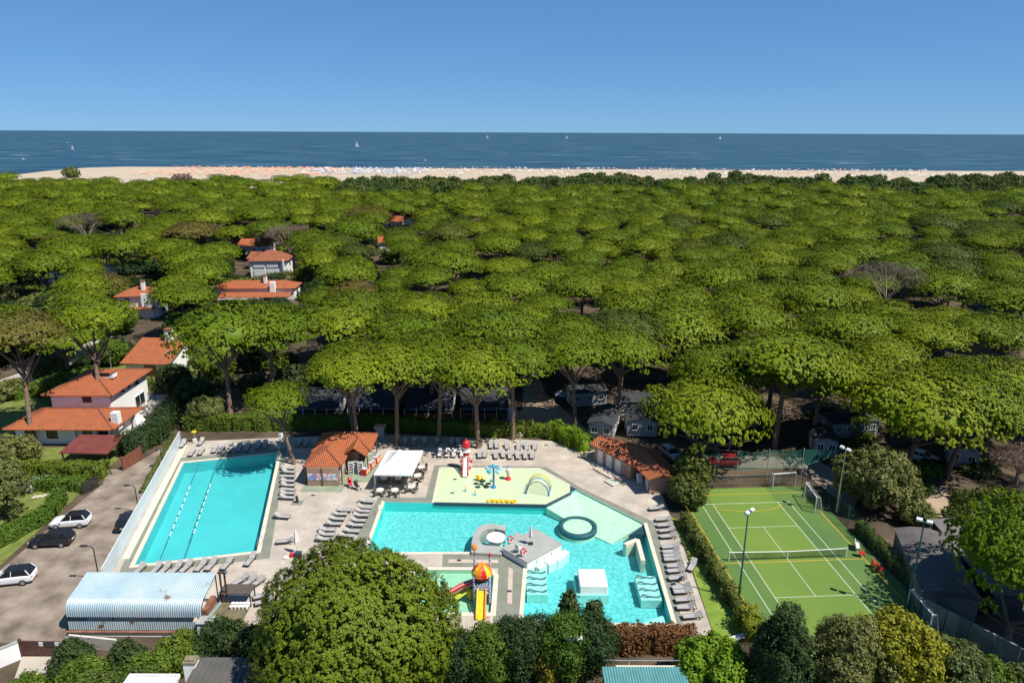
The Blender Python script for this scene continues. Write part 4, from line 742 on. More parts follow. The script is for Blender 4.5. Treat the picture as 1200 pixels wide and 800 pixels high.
# ---------------------------------------------------------------- storage sheds on the right
sd = thing('storage_shed', 'grey storage shed with ribbed roof right of the tennis court', 'shed', (0, 0, 0)); q = [(42.19, 67.77),(39.81, 59.49),(46.22, 61.15),(48.26, 70.18)]; p4 = [(42.0,68.2),(38.9,57.4),(43.6,56.2),(46.7,67.0)]
MB().prism(p4, 0, 2.5).build('wall', M('grey_shed_wall', (0.19, 0.18, 0.16), 0.85, 0.12, 0.8), sd)
A_, B_, C_, D_ = [Vector(p) for p in p4]
rr_ = MB(); nR = 34; uu = (D_-A_); ll = (B_-A_)
for i in range(nR*2+1):
    for j in range(7):
        t, s = i/(nR*2), j/6; p = A_-ll*0.02+ll*1.04*t+uu*(s*1.06-0.03); rr_.v.append((p.x, p.y, 2.52+0.5*math.sin(math.pi*s)+0.05*(i % 2)))
for t_ in (0, nR*2):
    kk = len(rr_.v); rr_.v += [(x, y, z-0.02) for x, y, z in rr_.v[t_*7:t_*7+7]]+[(x, y, 2.45) for x, y, z in rr_.v[t_*7:t_*7+7]]
rr_.f = [(i*7+j, (i+1)*7+j, (i+1)*7+j+1, i*7+j+1) for i in range(nR*2) for j in range(6)]; rr_.f += [((nR*2+1)*7+14*e+j, (nR*2+1)*7+14*e+j+1, (nR*2+1)*7+14*e+j+8, (nR*2+1)*7+14*e+j+7) for e in (0, 1) for j in range(6)]; rr_.build('ribbed_roof', M('grey_ribbed_roof', (0.10, 0.09, 0.085), 0.8, 0.2, 0.8), sd)
s2 = thing('long_shed', 'long flat shed with pale grey roof behind the ribbed shed', 'shed'); p5 = [(47.2,70.2),(49.9,70.6),(48.6,57.2),(45.6,57.0)]
MB().prism(p5, 0, 2.4).build('wall', DARKROOF, s2); MB().prism(offset(p5, 0.15), 2.402, 2.5).build('roof', M('grey_flat_roof', (0.14, 0.135, 0.13), 0.9, 0.15, 0.6), s2)
s3 = thing('boundary_wall', 'pale grey boundary wall running down the right of the court', 'wall'); a, b = (38.8, 56.6), (44.4, 48.5)
for k in range(5): MB().wall(lerp(a, b, k/5+.004), lerp(a, b, (k+1)/5-.004), 0, 2.2, 0.2).build('panel', M('grey_panel_wall', (0.20, 0.205, 0.205), 0.8, 0.12, 0.8), s3)
# ---------------------------------------------------------------- buildings cut by the bottom edge
bh = thing('grey_roof_house', 'low house with dark grey sheet roof at the bottom edge left of the big pine', 'house', (-21.8, 44.0, 0)); MB().box((0, 0, 1.6), (5.6, 5.4, 3.2)).build('wall', PLASTER, bh)
r_ = MB(); r_.box((0, 0, 3.32), (6.2, 6.0, 0.14), 0, R(3)); r_.build('roof', M('dark_grey_sheet', (0.10, 0.095, 0.085), 0.6, 0.12, 1), bh)
for k in range(13): MB().box((-2.9+k*0.48, 0, 3.44), (0.05, 5.9, 0.06), 0, R(3)).build('roof_seam', M('dark_grey_sheet', (0.10, 0.095, 0.085)), bh)
wh = thing('white_roof_house', 'white parapet roof at the bottom edge before the oleanders', 'house', (-27.8, 43.2, 0)); MB().box((0, 0, 1.45), (3.6, 4.4, 2.9)).build('wall', PLASTER, wh); MB().box((0, 0, 2.96), (3.9, 4.7, 0.12)).build('roof', WHITE, wh)
for s in (-1.9, 1.9): MB().box((s, 0, 3.13), (0.14, 4.7, 0.22)).build('parapet', WHITE, wh)
MB().box((0, 2.28, 3.13), (3.66, 0.14, 0.22)).build('parapet', WHITE, wh)
cm = thing('white_chimney', 'tall white chimney with weathered top at the bottom edge', 'chimney', (-25.2, 46.2, 0)); bevel(MB().box((0, 0, 1.9), (0.95, 0.8, 3.8)).build('stack', PLASTER, cm), 0.02); MB().box((0, 0, 3.92), (1.0, 0.85, 0.22)).box((0, 0, 4.1), (0.7, 0.55, 0.16)).build('cap', M('mossy_stone', (0.22, 0.19, 0.12), 0.95, 0.25, 4), cm)
tr_ = thing('teal_roof_unit', 'teal ribbed roof unit cut by the bottom edge below the brown hedge', 'unit', (10.6, 44.3, 0)); MB().box((0, 0, 1.4), (6.4, 5.0, 2.8)).build('wall', M('teal_wall', (0.08, 0.22, 0.22), 0.6), tr_)
corrugated('roof', [(-2.6, 2.86), (2.6, 2.9)], 6.6, tr_, M('teal_sheet', (0.10, 0.27, 0.27), 0.5, 0.12, 1), 0.22, 0.03, (-3.3, 0, 0)); MB().box((1.0, 2.9, 2.5), (6.2, 0.5, 0.12)).build('ledge', CREAM, tr_)
MB().tube([(-3, 3.2, 3.0), (4.5, 3.2, 3.0)], 0.04, 6).build('rail', STEEL, tr_)
for x in (-1.0, 4.4): MB().tube([(x, 3.2, 0), (x, 3.2, 3.4)], 0.05, 6).build('rail_post', STEEL, tr_)
pt = thing('bar_terrace', 'small bar terrace roof with dark cover and stacked white tubs beside the canopy', 'terrace', (-26.6, 56.6, 0.06))
MB().box((0.2, 1.9, 1.5), (3.0, 1.5, 0.12)).build('dark_cover', M('dark_brown_cover', (0.09, 0.075, 0.065), 0.8, 0.15, 2), pt); MB().box((0.1, -0.3, 0.5), (3.2, 2.4, 0.5)).build('counter_body', M('olive_brown_floor', (0.15, 0.13, 0.07), 0.9, 0.3, 1.5), pt)
for x in (-1.2, 1.6): 
    for y in (1.3, 2.5): MB().box((x, y, 0.72), (0.1, 0.1, 1.44)).build('post', DARKMETAL, pt)
MB().box((-1.9, 0.3, 0.7), (0.5, 2.2, 0.9)).build('brick_kerb', M('rust_brown_beam', (0.22, 0.10, 0.06)), pt)
for k in range(10):
    t = thing('white_tub', 'white round tub on the bar terrace beside the canopy', 'tub', (-26.3+0.36*(k % 5), 56.6+0.45*(k//5), 0.81), 0, 'white tubs on the bar terrace'); MB().lathe([(0.15, 0), (0.19, 0.3), (0.16, 0.32), (0, 0.30)], 12).build('tub_body', WHITE, t)
tp = thing('twin_post', 'pair of tall dark brown posts with cross head at the canopy end', 'post', (-27.4, 57.9, 0.06))
for s in (-0.22, 0.22): MB().box((s, 0, 1.9), (0.14, 0.14, 3.8)).build('post', FRAME, tp)
MB().box((0, 0, 3.75), (0.8, 0.2, 0.14)).build('head', FRAME, tp); MB().lathe([(0, -.15), (.18, -.05), (.18, .1), (0, .2)], 10, (0.45, -0.1, 3.85)).build('lamp', STEEL, tp)
wu = thing('white_unit', 'small white cabinet between shrubs and canopy end', 'cabinet', (*(-27.32, 53.91), 0)); MB().box((0, 0, 0.8), (1.6, 1.0, 1.6)).build('body', PLASTER, wu); MB().box((0, 0, 1.64), (1.75, 1.15, 0.08)).build('lid', GREYCON, wu)
# ---------------------------------------------------------------- sun loungers
SLING = M('light_grey_sling', (0.36, 0.345, 0.335), 0.8, 0.1, 4); SLING2 = M('white_sling', (0.62, 0.60, 0.58), 0.8, 0.08, 4); LFRAME = M('charcoal_lounger_frame', (0.06, 0.058, 0.055), 0.5)
def make_lounger(sling, back):
    """head end at +y, 1.95 m long"""
    t = thing('sun_lounger', '-', 'sun lounger'); f = MB()
    for s in (-0.31, 0.31): f.box((s, 0, 0.31), (0.06, 1.9, 0.07))
    for y in (-0.93, 0.93): f.box((0, y, 0.31), (0.575, 0.05, 0.045))
    f.build('frame', LFRAME, t)
    for s in (-0.29, 0.29):
        for y in (-0.72, 0.62): MB().box((s, y, 0.14), (0.05, 0.05, 0.28)).build('leg', LFRAME, t)
    n = 8; m = MB(); ys = [-0.93+i*(1.16/n) for i in range(n+1)]
    for y in ys: m.v += [(-0.29, y, 0.345), (0, y, 0.325), (0.29, y, 0.345)]
    for i in range(n): m.f += [(3*i, 3*i+1, 3*i+4, 3*i+3), (3*i+1, 3*i+2, 3*i+5, 3*i+4)]
    m.f += [tuple(f[::-1]) for f in m.f]; m = MB().add(m.v, m.f[:len(m.f)//2]); m.build('seat', sling, t)
    a = R(back); c = Vector((0, 0.25, 0.345)); L = 0.74
    MB().box((0, c.y+L/2*math.cos(a), c.z+L/2*math.sin(a)), (0.6, L, 0.035), 0, a).build('backrest', sling, t)
    MB().tube([(-0.27, 0.62, 0.3), (-0.27, c.y+L*.6*math.cos(a), c.z+L*.6*math.sin(a)-.02), (0.27, c.y+L*.6*math.cos(a), c.z+L*.6*math.sin(a)-.02), (0.27, 0.62, 0.3)], 0.015, 5).build('prop', LFRAME, t)
    return t
protos = {}
def lounger(p, head, label, kind='grey', back=28, group=None):
    """head = direction in degrees that the head end points to"""
    key = (kind, back)
    if key not in protos: protos[key] = o = make_lounger(SLING if kind == 'grey' else SLING2, back)
    else: o = copy_tree(protos[key])
    o.location = (p[0], p[1], 0.066); o.rotation_euler.z = R(head-90+random.uniform(-4, 4)); tag(o, label, None, group); return o
random.seed(3)
def row(pts, head, text, kind='grey', backs=(28,), group=None, order='from the left'):
    n = len(pts)
    for i, p in enumerate(pts): lounger(p, head, ('%s lounger, %s %s %s' % ('grey' if kind == 'grey' else 'white', ORD[i], order, text)), kind, backs[i % len(backs)], group or 'loungers '+text)
row([(-47.64, 93.86),(-45.30, 94.61)], 95, 'in the rear pair by the yellow topped post', backs=(40, 30))
row([(-45.12, 91.06),(-43.98, 91.48),(-42.33, 92.20),(-41.36, 92.21),(-40.22, 92.41),(-39.05, 92.71),(-37.92, 92.80),(-36.64, 93.53),(-35.69, 93.83)], 97, 'along the far end of the lap pool', backs=(30, 38, 34))
row([(-38.51, 63.29),(-36.82, 63.45),(-35.89, 63.53),(-34.77, 63.62),(-33.81, 63.85),(-32.39, 64.08),(-31.39, 64.24),(-29.80, 64.40),(-27.63, 65.11)], 80, 'along the near end of the lap pool', backs=(35, 30))
row([(-30.11, 86.47),(-29.73, 85.40),(-29.40, 84.15),(-29.01, 82.85),(-28.66, 81.70),(-28.31, 80.58),(-28.07, 79.60),(-27.79, 78.52)], 176, 'in the column right of the lap pool', order='from the far end of', backs=(26, 35, 0))
lounger((-27.01, 73.99), 172, 'single grey lounger on the open deck right of the lap pool', 'grey', 35); lounger((-25.10, 68.77), 5, 'single grey lounger beside the folded white parasol', 'grey', 28)
row([(-20.11, 75.51),(-20.41, 74.62),(-20.46, 73.56),(-20.54, 72.44),(-20.96, 71.16),(-20.81, 70.18),(-20.76, 69.23)], 178, 'in the left column before the big pine', order='from the far end', backs=(28, 36))
row([(-17.77, 77.66),(-17.74, 76.23),(-17.81, 75.33),(-17.77, 74.35),(-17.88, 73.20),(-17.96, 72.18),(-18.13, 70.91),(-18.54, 69.94)], 178, 'in the right column before the big pine', order='from the far end', backs=(28, 36, 30))
row([(-27.38, 61.64),(-26.38, 61.36),(-25.56, 61.23)], 60, 'in the slanting trio below the lap pool', backs=(30,)); row([(-24.23, 59.20),(-23.78, 58.35)], 22, 'in the pair beside the big pine', backs=(30,), order='from the far end')
row([(17.71, 70.12),(17.45, 68.00),(17.35, 67.09),(17.29, 66.37),(17.22, 65.66),(17.23, 64.43),(17.13, 63.61),(16.99, 62.37),(17.03, 60.82),(17.04, 60.14),(16.92, 58.88),(16.82, 57.72),(17.07, 56.42)], 4, 'in the column right of the lagoon pool', order='from the far end', backs=(30, 24, 36))
row([(17.56, 76.31),(17.87, 73.77),(17.80, 72.46),(17.78, 71.36)], 8, 'in the shaded group beside the hedge', order='from the far end', backs=(24,))
row([(10.53, 53.63),(12.04, 53.42),(13.03, 53.59),(14.26, 53.57),(16.58, 53.45)], 88, 'before the brown hedge at the bottom', backs=(40,))
row([(-2.97, 94.00),(-2.17, 94.01),(-0.68, 93.65),(0.99, 93.47),(2.16, 93.48),(3.33, 93.55)], 92, 'in the rear row right of the lighthouse slide', backs=(42, 36))
row([(-4.50, 90.89),(-3.79, 91.04),(-2.21, 90.64),(-1.20, 90.93),(-0.23, 90.61),(0.85, 90.59),(1.93, 90.60),(2.89, 90.69)], 92, 'in the front row right of the lighthouse slide', backs=(42, 36))
row([(-10.13, 91.25),(-9.04, 91.13),(-8.13, 91.13),(-6.99, 91.15)], 92, 'left of the lighthouse slide', 'white', (36,))
row([(-12.73, 94.78),(-10.94, 94.95),(-8.79, 94.68),(-7.78, 94.54)], 92, 'in the shaded row left of the lighthouse slide', backs=(36,))
row([(-31.00, 94.31),(-29.95, 94.32),(-28.71, 94.33)], 92, 'in the shade left of the kiosk', backs=(36,)); row([(-15.56, 94.90),(-14.31, 94.92)], 92, 'in the shade behind the white tent', backs=(36,))
lounger((19.02, 64.44), 60, 'grey lounger on the lawn edge right of the lagoon pool column', 'grey', 40); lounger((20.26, 53.41), 20, 'white lounger on grass between bright bush and dark conifer', 'white', 0)
# ---------------------------------------------------------------- cafe tables
def make_table():
    t = thing('cafe_table', '-', 'table'); MB().lathe([(0.46, 0.71), (0.48, 0.74), (0.46, 0.76), (0, 0.76)], 20).build('table_top', M('white_table_top', (0.70, 0.68, 0.64), 0.5), t)
    MB().tube([(0, 0, 0.03), (0, 0, 0.72)], 0.04, 8).build('stem', DARKMETAL, t); MB().lathe([(0.26, 0), (0.24, 0.03), (0, 0.05)], 14).build('foot', DARKMETAL, t); return t
def make_chair(mat, name='cafe_chair'):
    """front at -y"""
    t = thing(name, '-', 'chair'); bevel(MB().box((0, 0, 0.44), (0.44, 0.44, 0.05)).build('seat', mat, t), 0.015); bevel(MB().box((0, 0.23, 0.70), (0.42, 0.04, 0.42), 0, R(-8)).build('backrest', mat, t), 0.015)
    for s in (-0.19, 0.19):
        for y in (-0.18, 0.2): MB().box((s, y, 0.21), (0.035, 0.035, 0.42)).build('leg', mat, t)
        MB().box((s*1.1, 0, 0.62), (0.035, 0.4, 0.03)).build('armrest', mat, t)
    return t
ctab = None; cch = None; TB = [('left one of the two under the white tent',(-16.59, 82.96)),('right one of the two under the white tent',(-14.71, 82.98)),('leftmost one before the white tent',(-16.51, 79.80)),('second one before the white tent',(-14.65, 79.82)),('nearest one at the right side of the white tent',(-12.67, 80.72)),('middle one at the right side of the white tent',(-12.30, 83.70)),('farthest one at the right side of the white tent',(-12.10, 86.13))]
CHM = M('taupe_chair_weave', (0.10, 0.085, 0.075), 0.8, 0.15, 6)
for k, (l, p) in enumerate(TB):
    if ctab is None: ctab = o = make_table()
    else: o = copy_tree(ctab)
    o.location = (*p, 0.066); tag(o, 'round white cafe table, '+l, None, 'cafe tables at the white tent')
    for j in range(4):
        if cch is None: cch = c = make_chair(CHM)
        else: c = copy_tree(cch)
        a = R(45+90*j+random.uniform(-12, 12)); c.location = (p[0]+0.72*math.cos(a), p[1]+0.72*math.sin(a), 0.066); c.rotation_euler.z = a-math.pi/2; tag(c, 'dark woven chair at '+l.replace('one at','table at').replace('one before','table before').replace('one of the two','table of two'), None, 'chairs at the cafe tables')
# ---------------------------------------------------------------- parasols and odds on the deck
def closed_parasol(label, p, col, h=2.6):
    t = thing('closed_parasol', label, 'parasol', (*p, 0.066)); MB().tube([(0, 0, 0.05), (0, 0, h)], 0.025, 6).build('pole', STEEL, t)
    m = MB(); n = 12; prof = [(0.03, h), (0.10, h*0.9), (0.17, h*0.7), (0.24, h*0.48), (0.20, h*0.38)]
    for i, (r, z) in enumerate(prof): m.v += [((r*(1.25 if j % 2 else 0.8))*math.cos(2*math.pi*j/n), (r*(1.25 if j % 2 else 0.8))*math.sin(2*math.pi*j/n), z) for j in range(n)]
    for i in range(len(prof)-1): m.f += [(i*n+j, (i+1)*n+j, (i+1)*n+(j+1) % n, i*n+(j+1) % n) for j in range(n)]
    m.build('folded_cloth', col, t); MB().box((0, 0, 0.06), (0.5, 0.5, 0.1)).build('base', DARKMETAL, t); return t
closed_parasol('folded white parasol on the deck right of the lap pool', (-23.19, 66.96), WHITE, 2.9); 
bag = thing('beach_bag', 'red beach bag with white towel beside the folded white parasol', 'bag', (*(-23.49, 66.24), 0.066)); bevel(MB().box((0, 0, 0.2), (0.6, 0.35, 0.4)).build('bag_body', RED, bag), 0.08); bevel(MB().box((-0.6, -0.3, 0.1), (0.5, 0.5, 0.2)).build('towel', WHITE, bag), 0.06); MB().tube([(-.2,0,.4),(-.1,0,.6),(.1,0,.6),(.2,0,.4)], 0.02, 5).build('strap', RED, bag)
dk = thing('dark_crate', 'dark crate beside the red beach bag', 'crate', (*(-22.85, 66.24), 0.066)); bevel(MB().box((0, 0, 0.25), (0.7, 0.5, 0.5)).build('crate_body', DARKMETAL, dk), 0.04); MB().box((0, 0, 0.52), (0.74, 0.54, 0.05)).build('lid', NAVY, dk)
zt = 0.905
t = closed_parasol('folded pink and white parasol on the grey pool island', (2.14, 67.55), M('pink_white_cloth', (0.66, 0.50, 0.52), 0.8, 0.25, 3, 0, 0, None, 0.4, (0.75, 0.70, 0.70)), 2.3); t.location.z = zt
for k, (p, l) in enumerate((((-0.09, 67.62), 'red life ring on a stand at the left corner of the grey pool island'), ((1.31, 65.20), 'red and white life ring on a stand at the front of the grey pool island'))):
    t = thing('life_ring', l, 'life ring', (*p, zt), R(30)); ring = MB(); nn_ = 20
    for i in range(nn_):
        a = 2*math.pi*i/nn_; ring.v += [((0.30+0.1*math.cos(b))*math.cos(a), 0.1*math.sin(b), 0.62+(0.30+0.1*math.cos(b))*math.sin(a)) for b in np.linspace(0, 2*math.pi, 9)[:-1]]
    ring.f = [(i*8+j, ((i+1) % nn_)*8+j, ((i+1) % nn_)*8+(j+1) % 8, i*8+(j+1) % 8) for i in range(nn_) for j in range(8)]; ring.build('ring', RED, t, True)
    for q in (45, 135, 225, 315): MB().box((0.3*math.cos(R(q)), 0, 0.62+0.3*math.sin(R(q))), (0.16, 0.215, 0.12), 0, 0, -R(q-90)).build('white_band', WHITE, t)
    MB().tube([(-.25,.16,0),(0,.12,.9),(.25,.16,0)], 0.03, 6).box((0,.05,.2),(.4,.35,.06)).build('stand', WHITE, t)
wc = make_chair(WHITE, 'plastic_chair'); wc.location = (*(0.78, 65.99), zt); wc.rotation_euler.z = R(140); tag(wc, 'white plastic chair on the grey pool island'); wc.scale = (1.25, 1.25, 1.15)
yp = thing('yellow_topped_post', 'post with yellow dish top by the corner of the windbreak wall', 'post', (*(-46.42, 95.19), 0.066)); MB().tube([(0, 0, 0), (0, 0, 1.5)], 0.06, 8).build('post', STEEL, yp); MB().lathe([(0.1, 1.45), (0.34, 1.62), (0.36, 1.72), (0.2, 1.78), (0, 1.78)], 14).build('dish', M('yellow_plastic', (0.75, 0.50, 0.02), 0.4), yp); bevel(MB().box((0, -0.1, 0.3), (0.5, 0.4, 0.6)).build('white_box', WHITE, yp), 0.04)
wh_ = make_chair(WHITE, 'plastic_chair'); wh_.location = (*(-33.65, 95.02), 0.066); wh_.rotation_euler.z = R(30); tag(wh_, 'white plastic chair at the hedge behind the lap pool corner'); wh_.scale = (1.5, 1.5, 1.6)
sp_ = thing('shower_post', 'white outdoor shower post with cross arm before the rear hedge', 'shower', (*(1.25, 95.37), 0.066)); MB().box((0, 0, 0.85), (0.18, 0.18, 1.7)).build('column', CREAM, sp_); MB().box((0, -0.02, 1.25), (0.8, 0.14, 0.16)).build('arm', CREAM, sp_); MB().lathe([(0.05, 0.0), (0.14, -0.1), (0, -0.1)], 10, (0, -0.15, 1.62)).build('shower_head', STEEL, sp_); bevel(MB().box((0, 0, 0.05), (0.9, 0.9, 0.1)).build('tray', GREYCON, sp_), 0.02)
bn = thing('litter_bin', 'dark bollard shaped bin on a small pad right of the lap pool', 'bin', (*(-26.33, 77.69), 0.066)); MB().lathe([(0.16, 0), (0.18, 0.75), (0.12, 0.8), (0.14, 0.95), (0, 1.02)], 12).build('bin_body', DARKMETAL, bn); MB().box((0, 0, 0.02), (1.3, 1.0, 0.04)).build('pad', GREYSTRIP, bn)
t2 = thing('toy_trolley', 'trolley of coloured toys by the rear hedge left of the changing hut', 'trolley', (*(10.14, 90.49), 0.066), R(-30)); MB().box((0, 0, 0.45), (1.1, 0.6, 0.06)).build('shelf', STEEL, t2); 
for s in (-.5,.5):
    for y in (-.25,.25): MB().tube([(s,y,0),(s,y,0.95)],0.025,6).build('upright', STEEL, t2)
for k,(x,c) in enumerate(((-.3,(0.75,0.5,0.03)),(0.05,(0.05,0.1,0.45)),(0.36,(0.75,0.74,0.7)))): MB().lathe([(0,-.2),(.17,-.1),(.2,.05),(.12,.18),(0,.22)],10,(x,0,0.7)).build('toy_ball', M('toy_%d'%k,c,0.4), t2)
# ---------------------------------------------------------------- splash pad toys
BLUE = M('blue_enamel', (0.03, 0.22, 0.45), 0.35); AQUA = M('aqua_enamel', (0.08, 0.42, 0.5), 0.35); YEL = M('yellow_enamel', (0.80, 0.50, 0.02), 0.35); LIME = M('lime_enamel', (0.55, 0.62, 0.05), 0.35); ORG = M('orange_enamel', (0.75, 0.22, 0.02), 0.35)
lh = thing('lighthouse_slide', 'small red and white lighthouse tower with white water slide', 'slide', (*(-6.12, 86.94), 0.09))
for i in range(5): MB().lathe([(0.62-0.05*i, i*0.5), (0.57-0.05*i, i*0.5+0.5)], 18, (0, 0.2, 0)).build('tower_band', RED if i % 2 == 0 else WHITE, lh)
MB().lathe([(0.55, 2.5), (0.62, 2.55), (0.62, 2.65), (0, 2.66)], 18, (0, 0.2, 0)).build('gallery', WHITE, lh); MB().lathe([(0.36, 2.66), (0.36, 3.15), (0, 3.15)], 14, (0, 0.2, 0)).build('lantern', WHITE, lh); MB().lathe([(0.52, 3.15), (0.5, 3.6), (0.42, 3.9), (0.12, 4.15), (0.12, 4.3), (0, 4.4)], 16, (0, 0.2, 0)).build('roof', RED, lh)
ch_ = MB(); ch_.add([(-.32,-.3,1.75),(.32,-.3,1.75),(.32,-2.0,.28),(-.32,-2.0,.28),(-.32,-2.5,.18),(.32,-2.5,.18)],[(0,3,2,1),(3,4,5,2)]); ch_.build('slide_bed', WHITE, lh)
for s in (-.36,.36): MB().tube([(s,-.2,2.0),(s,-.35,1.95),(s,-2.0,.42),(s,-2.5,.3)], 0.085, 8).build('slide_side', RED, lh)
for s in (-.7,.7): 
    for k in range(3): MB().box((s, 0.1, 0.5+0.6*k), (0.25, 0.25, 0.32)).build('side_block', RED if k % 2 else WHITE, lh)
ps = thing('palm_sprayer', 'blue palm shaped water sprayer with bucket heads in the splash pad', 'sprayer', (*(-2.28, 81.82), 0.09)); MB().tube([(0,0,0),(0,0,2.75)], 0.13, 10).build('stem', BLUE, ps); MB().lathe([(.36,0),(.3,.14),(.14,.22)],14).build('foot', BLUE, ps)
for k, a in enumerate((20, 95, 160, 230, 310)):
    c = Vector((0.85*math.cos(R(a)), 0.85*math.sin(R(a)), 2.75)); MB().tube([(0,0,2.6),(c.x*.5,c.y*.5,3.0),tuple(c)], 0.06, 6).build('arm', BLUE, ps)
    MB().lathe([(0.06,.05),(.30,-.02),(.36,-.2),(.1,-.5),(0,-.55)], 12, tuple(c)).build('bucket', AQUA if k % 2 else M('pale_blue_enamel', (0.35,0.55,0.65), 0.35), ps)
rm = thing('mushroom_sprayer', 'red and white mushroom shaped sprayer in the splash pad', 'sprayer', (*(-0.43, 84.04), 0.09)); MB().lathe([(.42,0),(.36,.16),(.16,.42),(.14,.5)],16).build('foot', RED, rm); MB().lathe([(.14,.5),(.2,.75),(.34,1.1),(.36,1.45),(.2,1.62),(0,1.66)],16).build('cap', M('pale_pink_enamel',(0.72,0.58,0.55),0.4), rm); MB().lathe([(.08,1.66),(.06,1.95),(0,2.0)],8).build('spout', BLUE, rm)
hp = thing('hoop_tunnel', 'tunnel of coloured spray hoops in the splash pad', 'hoop tunnel', (*(3.46, 81.08), 0.09), R(-10))
for k, (m_, y) in enumerate(((NAVY, -1.15), (WHITE, -.6), (BLUE, -0.05), (LIME, .5), (YEL, 1.05))):
    MB().tube([(1.45*math.cos(a), y, 1.75*math.sin(a)) for a in np.linspace(0, math.pi, 17)], 0.06, 6).build('hoop', m_, hp)
for s in (-1.45, 1.45): MB().box((s, 0, 0.04), (0.2, 2.6, 0.08)).build('foot_rail', BLUE, hp)
dk_ = thing('duck_sprayer', 'small yellow duck shaped sprayer in the splash pad', 'sprayer', (*(-4.13, 83.77), 0.09)); MB().lathe([(.2,0),(.42,.15),(.45,.35),(.3,.5),(0,.55)],14).build('body', YEL, dk_); MB().lathe([(0,0),(.2,.1),(.22,.25),(0,.42)],12,(-.25,-.05,.45)).build('head', YEL, dk_); MB().tube([(-.4,-.08,.68),(-.62,-.1,.64)],[.1,.03],6).build('beak', ORG, dk_)
for k, (p, l) in enumerate((((-5.84, 80.77), 'left one of two small blue ground nozzles in the splash pad'), ((-4.56, 79.79), 'right one of two small blue ground nozzles in the splash pad'))):
    t = thing('ground_nozzle', l, 'sprayer', (*p, 0.09), 0, 'ground nozzles'); MB().lathe([(.2,0),(.17,.12),(.06,.2)],12).build('foot', AQUA, t); MB().tube([(0,0,.2),(0,0,.55)],.035,6).build('spout', NAVY, t); MB().lathe([(0,-.1),(.1,0),(0,.1)],8,(0,0,.6)).build('tip', ORG, t)
for k, p in enumerate(((-3.91, 82.61),(-3.34, 82.15),(-3.56, 83.54),(-2.61, 83.48))):
    t = thing('stepping_pad', 'green leaf shaped stepping pad left of the palm sprayer', 'pad', (*p, 0.09), R(40*k), 'green stepping pads'); MB().lathe([(.3,0),(.3,.07),(.26,.1),(0,.11)],12,(0,0,0),0.7).build('leaf', M('pad_green',(0.10,0.24,0.10),0.5), t); MB().box((0,0,0.115),(0.5,0.03,0.012)).build('vein', LIME, t)
yb = thing('yellow_seat_row', 'row of bumpy yellow blocks along the navy splash pad edge', 'seat row', (0,0,0)); a, b = (-2.98, 78.16), (0.61, 77.96)
for k in range(12):
    p = lerp(a, b, (k+.5)/12); MB().lathe([(.2,0),(.22,.16),(.14,.26+.05*(k%3)),(0,.3+.05*(k%3))],10,(p[0],p[1]+0.12*((k%2)-.5),0.09)).build('block', YEL, yb)
# ---------------------------------------------------------------- slide tower in the paddling pool
sw_ = thing('slide_tower', 'blue slide tower with striped dome, red slide and yellow slide in the paddling pool', 'slide tower', (*(-2.84, 59.60), -0.3))
BW = brick_mat('blue_white_check', (0.03, 0.14, 0.5), (0.03, 0.14, 0.5), (0.6, 0.65, 0.7), 0.3, 0.3, 0.06, 0.4, 0.5, False, 0.05)
for x in (-0.75, 0.75):
    for y in (-0.7, 0.7): MB().tube([(x, y, 0), (x, y, 3.1 if y < 0 else 4.3)], 0.11, 8).build('column', BW, sw_)
MB().box((0, 0, 1.55), (1.7, 1.6, 0.12)).build('platform', BLUE, sw_)
for y in (-0.75, 0.75): MB().box((0, y, 2.0), (1.4, 0.06, 0.7)).build('guard_panel', BW if y < 0 else RED, sw_)
for x in (-0.78, 0.78): MB().box((x, 0, 0.8), (0.06, 1.4, 1.3)).build('side_panel', BW, sw_)
for k in range(12):
    a0, a1 = 2*math.pi*k/12, 2*math.pi*(k+1)/12; pr = [(1.05,3.0),(0.98,3.35),(0.75,3.7),(0.4,3.95),(0.02,4.05)]; g = MB()
    for r, z in pr: g.v += [(r*math.cos(a0), r*math.sin(a0), z), (r*math.cos(a1), r*math.sin(a1), z)]
    g.f = [(2*i, 2*i+1, 2*i+3, 2*i+2) for i in range(4)]; g.build('dome_panel', RED if k % 3 == 0 else (YEL if k % 3 == 1 else ORG), sw_)
MB().box((0, -0.5, 2.35), (0.9, 0.3, 1.0)).build('dark_arch', M('brown_plastic', (0.10, 0.04, 0.02), 0.5), sw_)
MB().tube([(-0.75, 0.7, 4.3), (-0.75, 0.7, 5.2)], 0.05, 6).build('mast', RED, sw_); MB().lathe([(0,-.3),(.26,-.15),(.3,.05),(.18,.25),(0,.32)],12,(-.75,.7,5.4)).build('mast_ball', ORG, sw_); MB().lathe([(0,-.2),(.18,-.05),(.1,.2),(0,.3)],10,(.75,.7,4.55)).build('finial', RED, sw_)
rs = [(-0.7, 0.1, 1.9), (-1.8, 0.0, 1.55), (-3.0, -0.4, 1.05), (-3.9, -0.6, 0.8), (-5.0, -0.7, 0.68)]
MB().tube(rs, 0.26, 8).build('red_slide_bed', M('pale_pink_plastic', (0.6, 0.42, 0.4), 0.4), sw_)
for s in (-.26, .26): MB().tube([(x, y+s, z+.2) for x, y, z in rs], 0.1, 6).build('red_slide_side', RED, sw_)
for x, y, z in rs[2:4]: MB().tube([(x, y, 0), (x, y, z-.2)], 0.06, 6).build('slide_post', WHITE, sw_)
ys_ = MB(); ys_.add([(-.35,-.8,1.6),(.35,-.8,1.6),(.35,-3.0,.5),(-.35,-3.0,.5),(.35,-3.6,.42),(-.35,-3.6,.42)],[(0,3,2,1),(3,5,4,2)]); ys_.build('yellow_slide_bed', YEL, sw_)
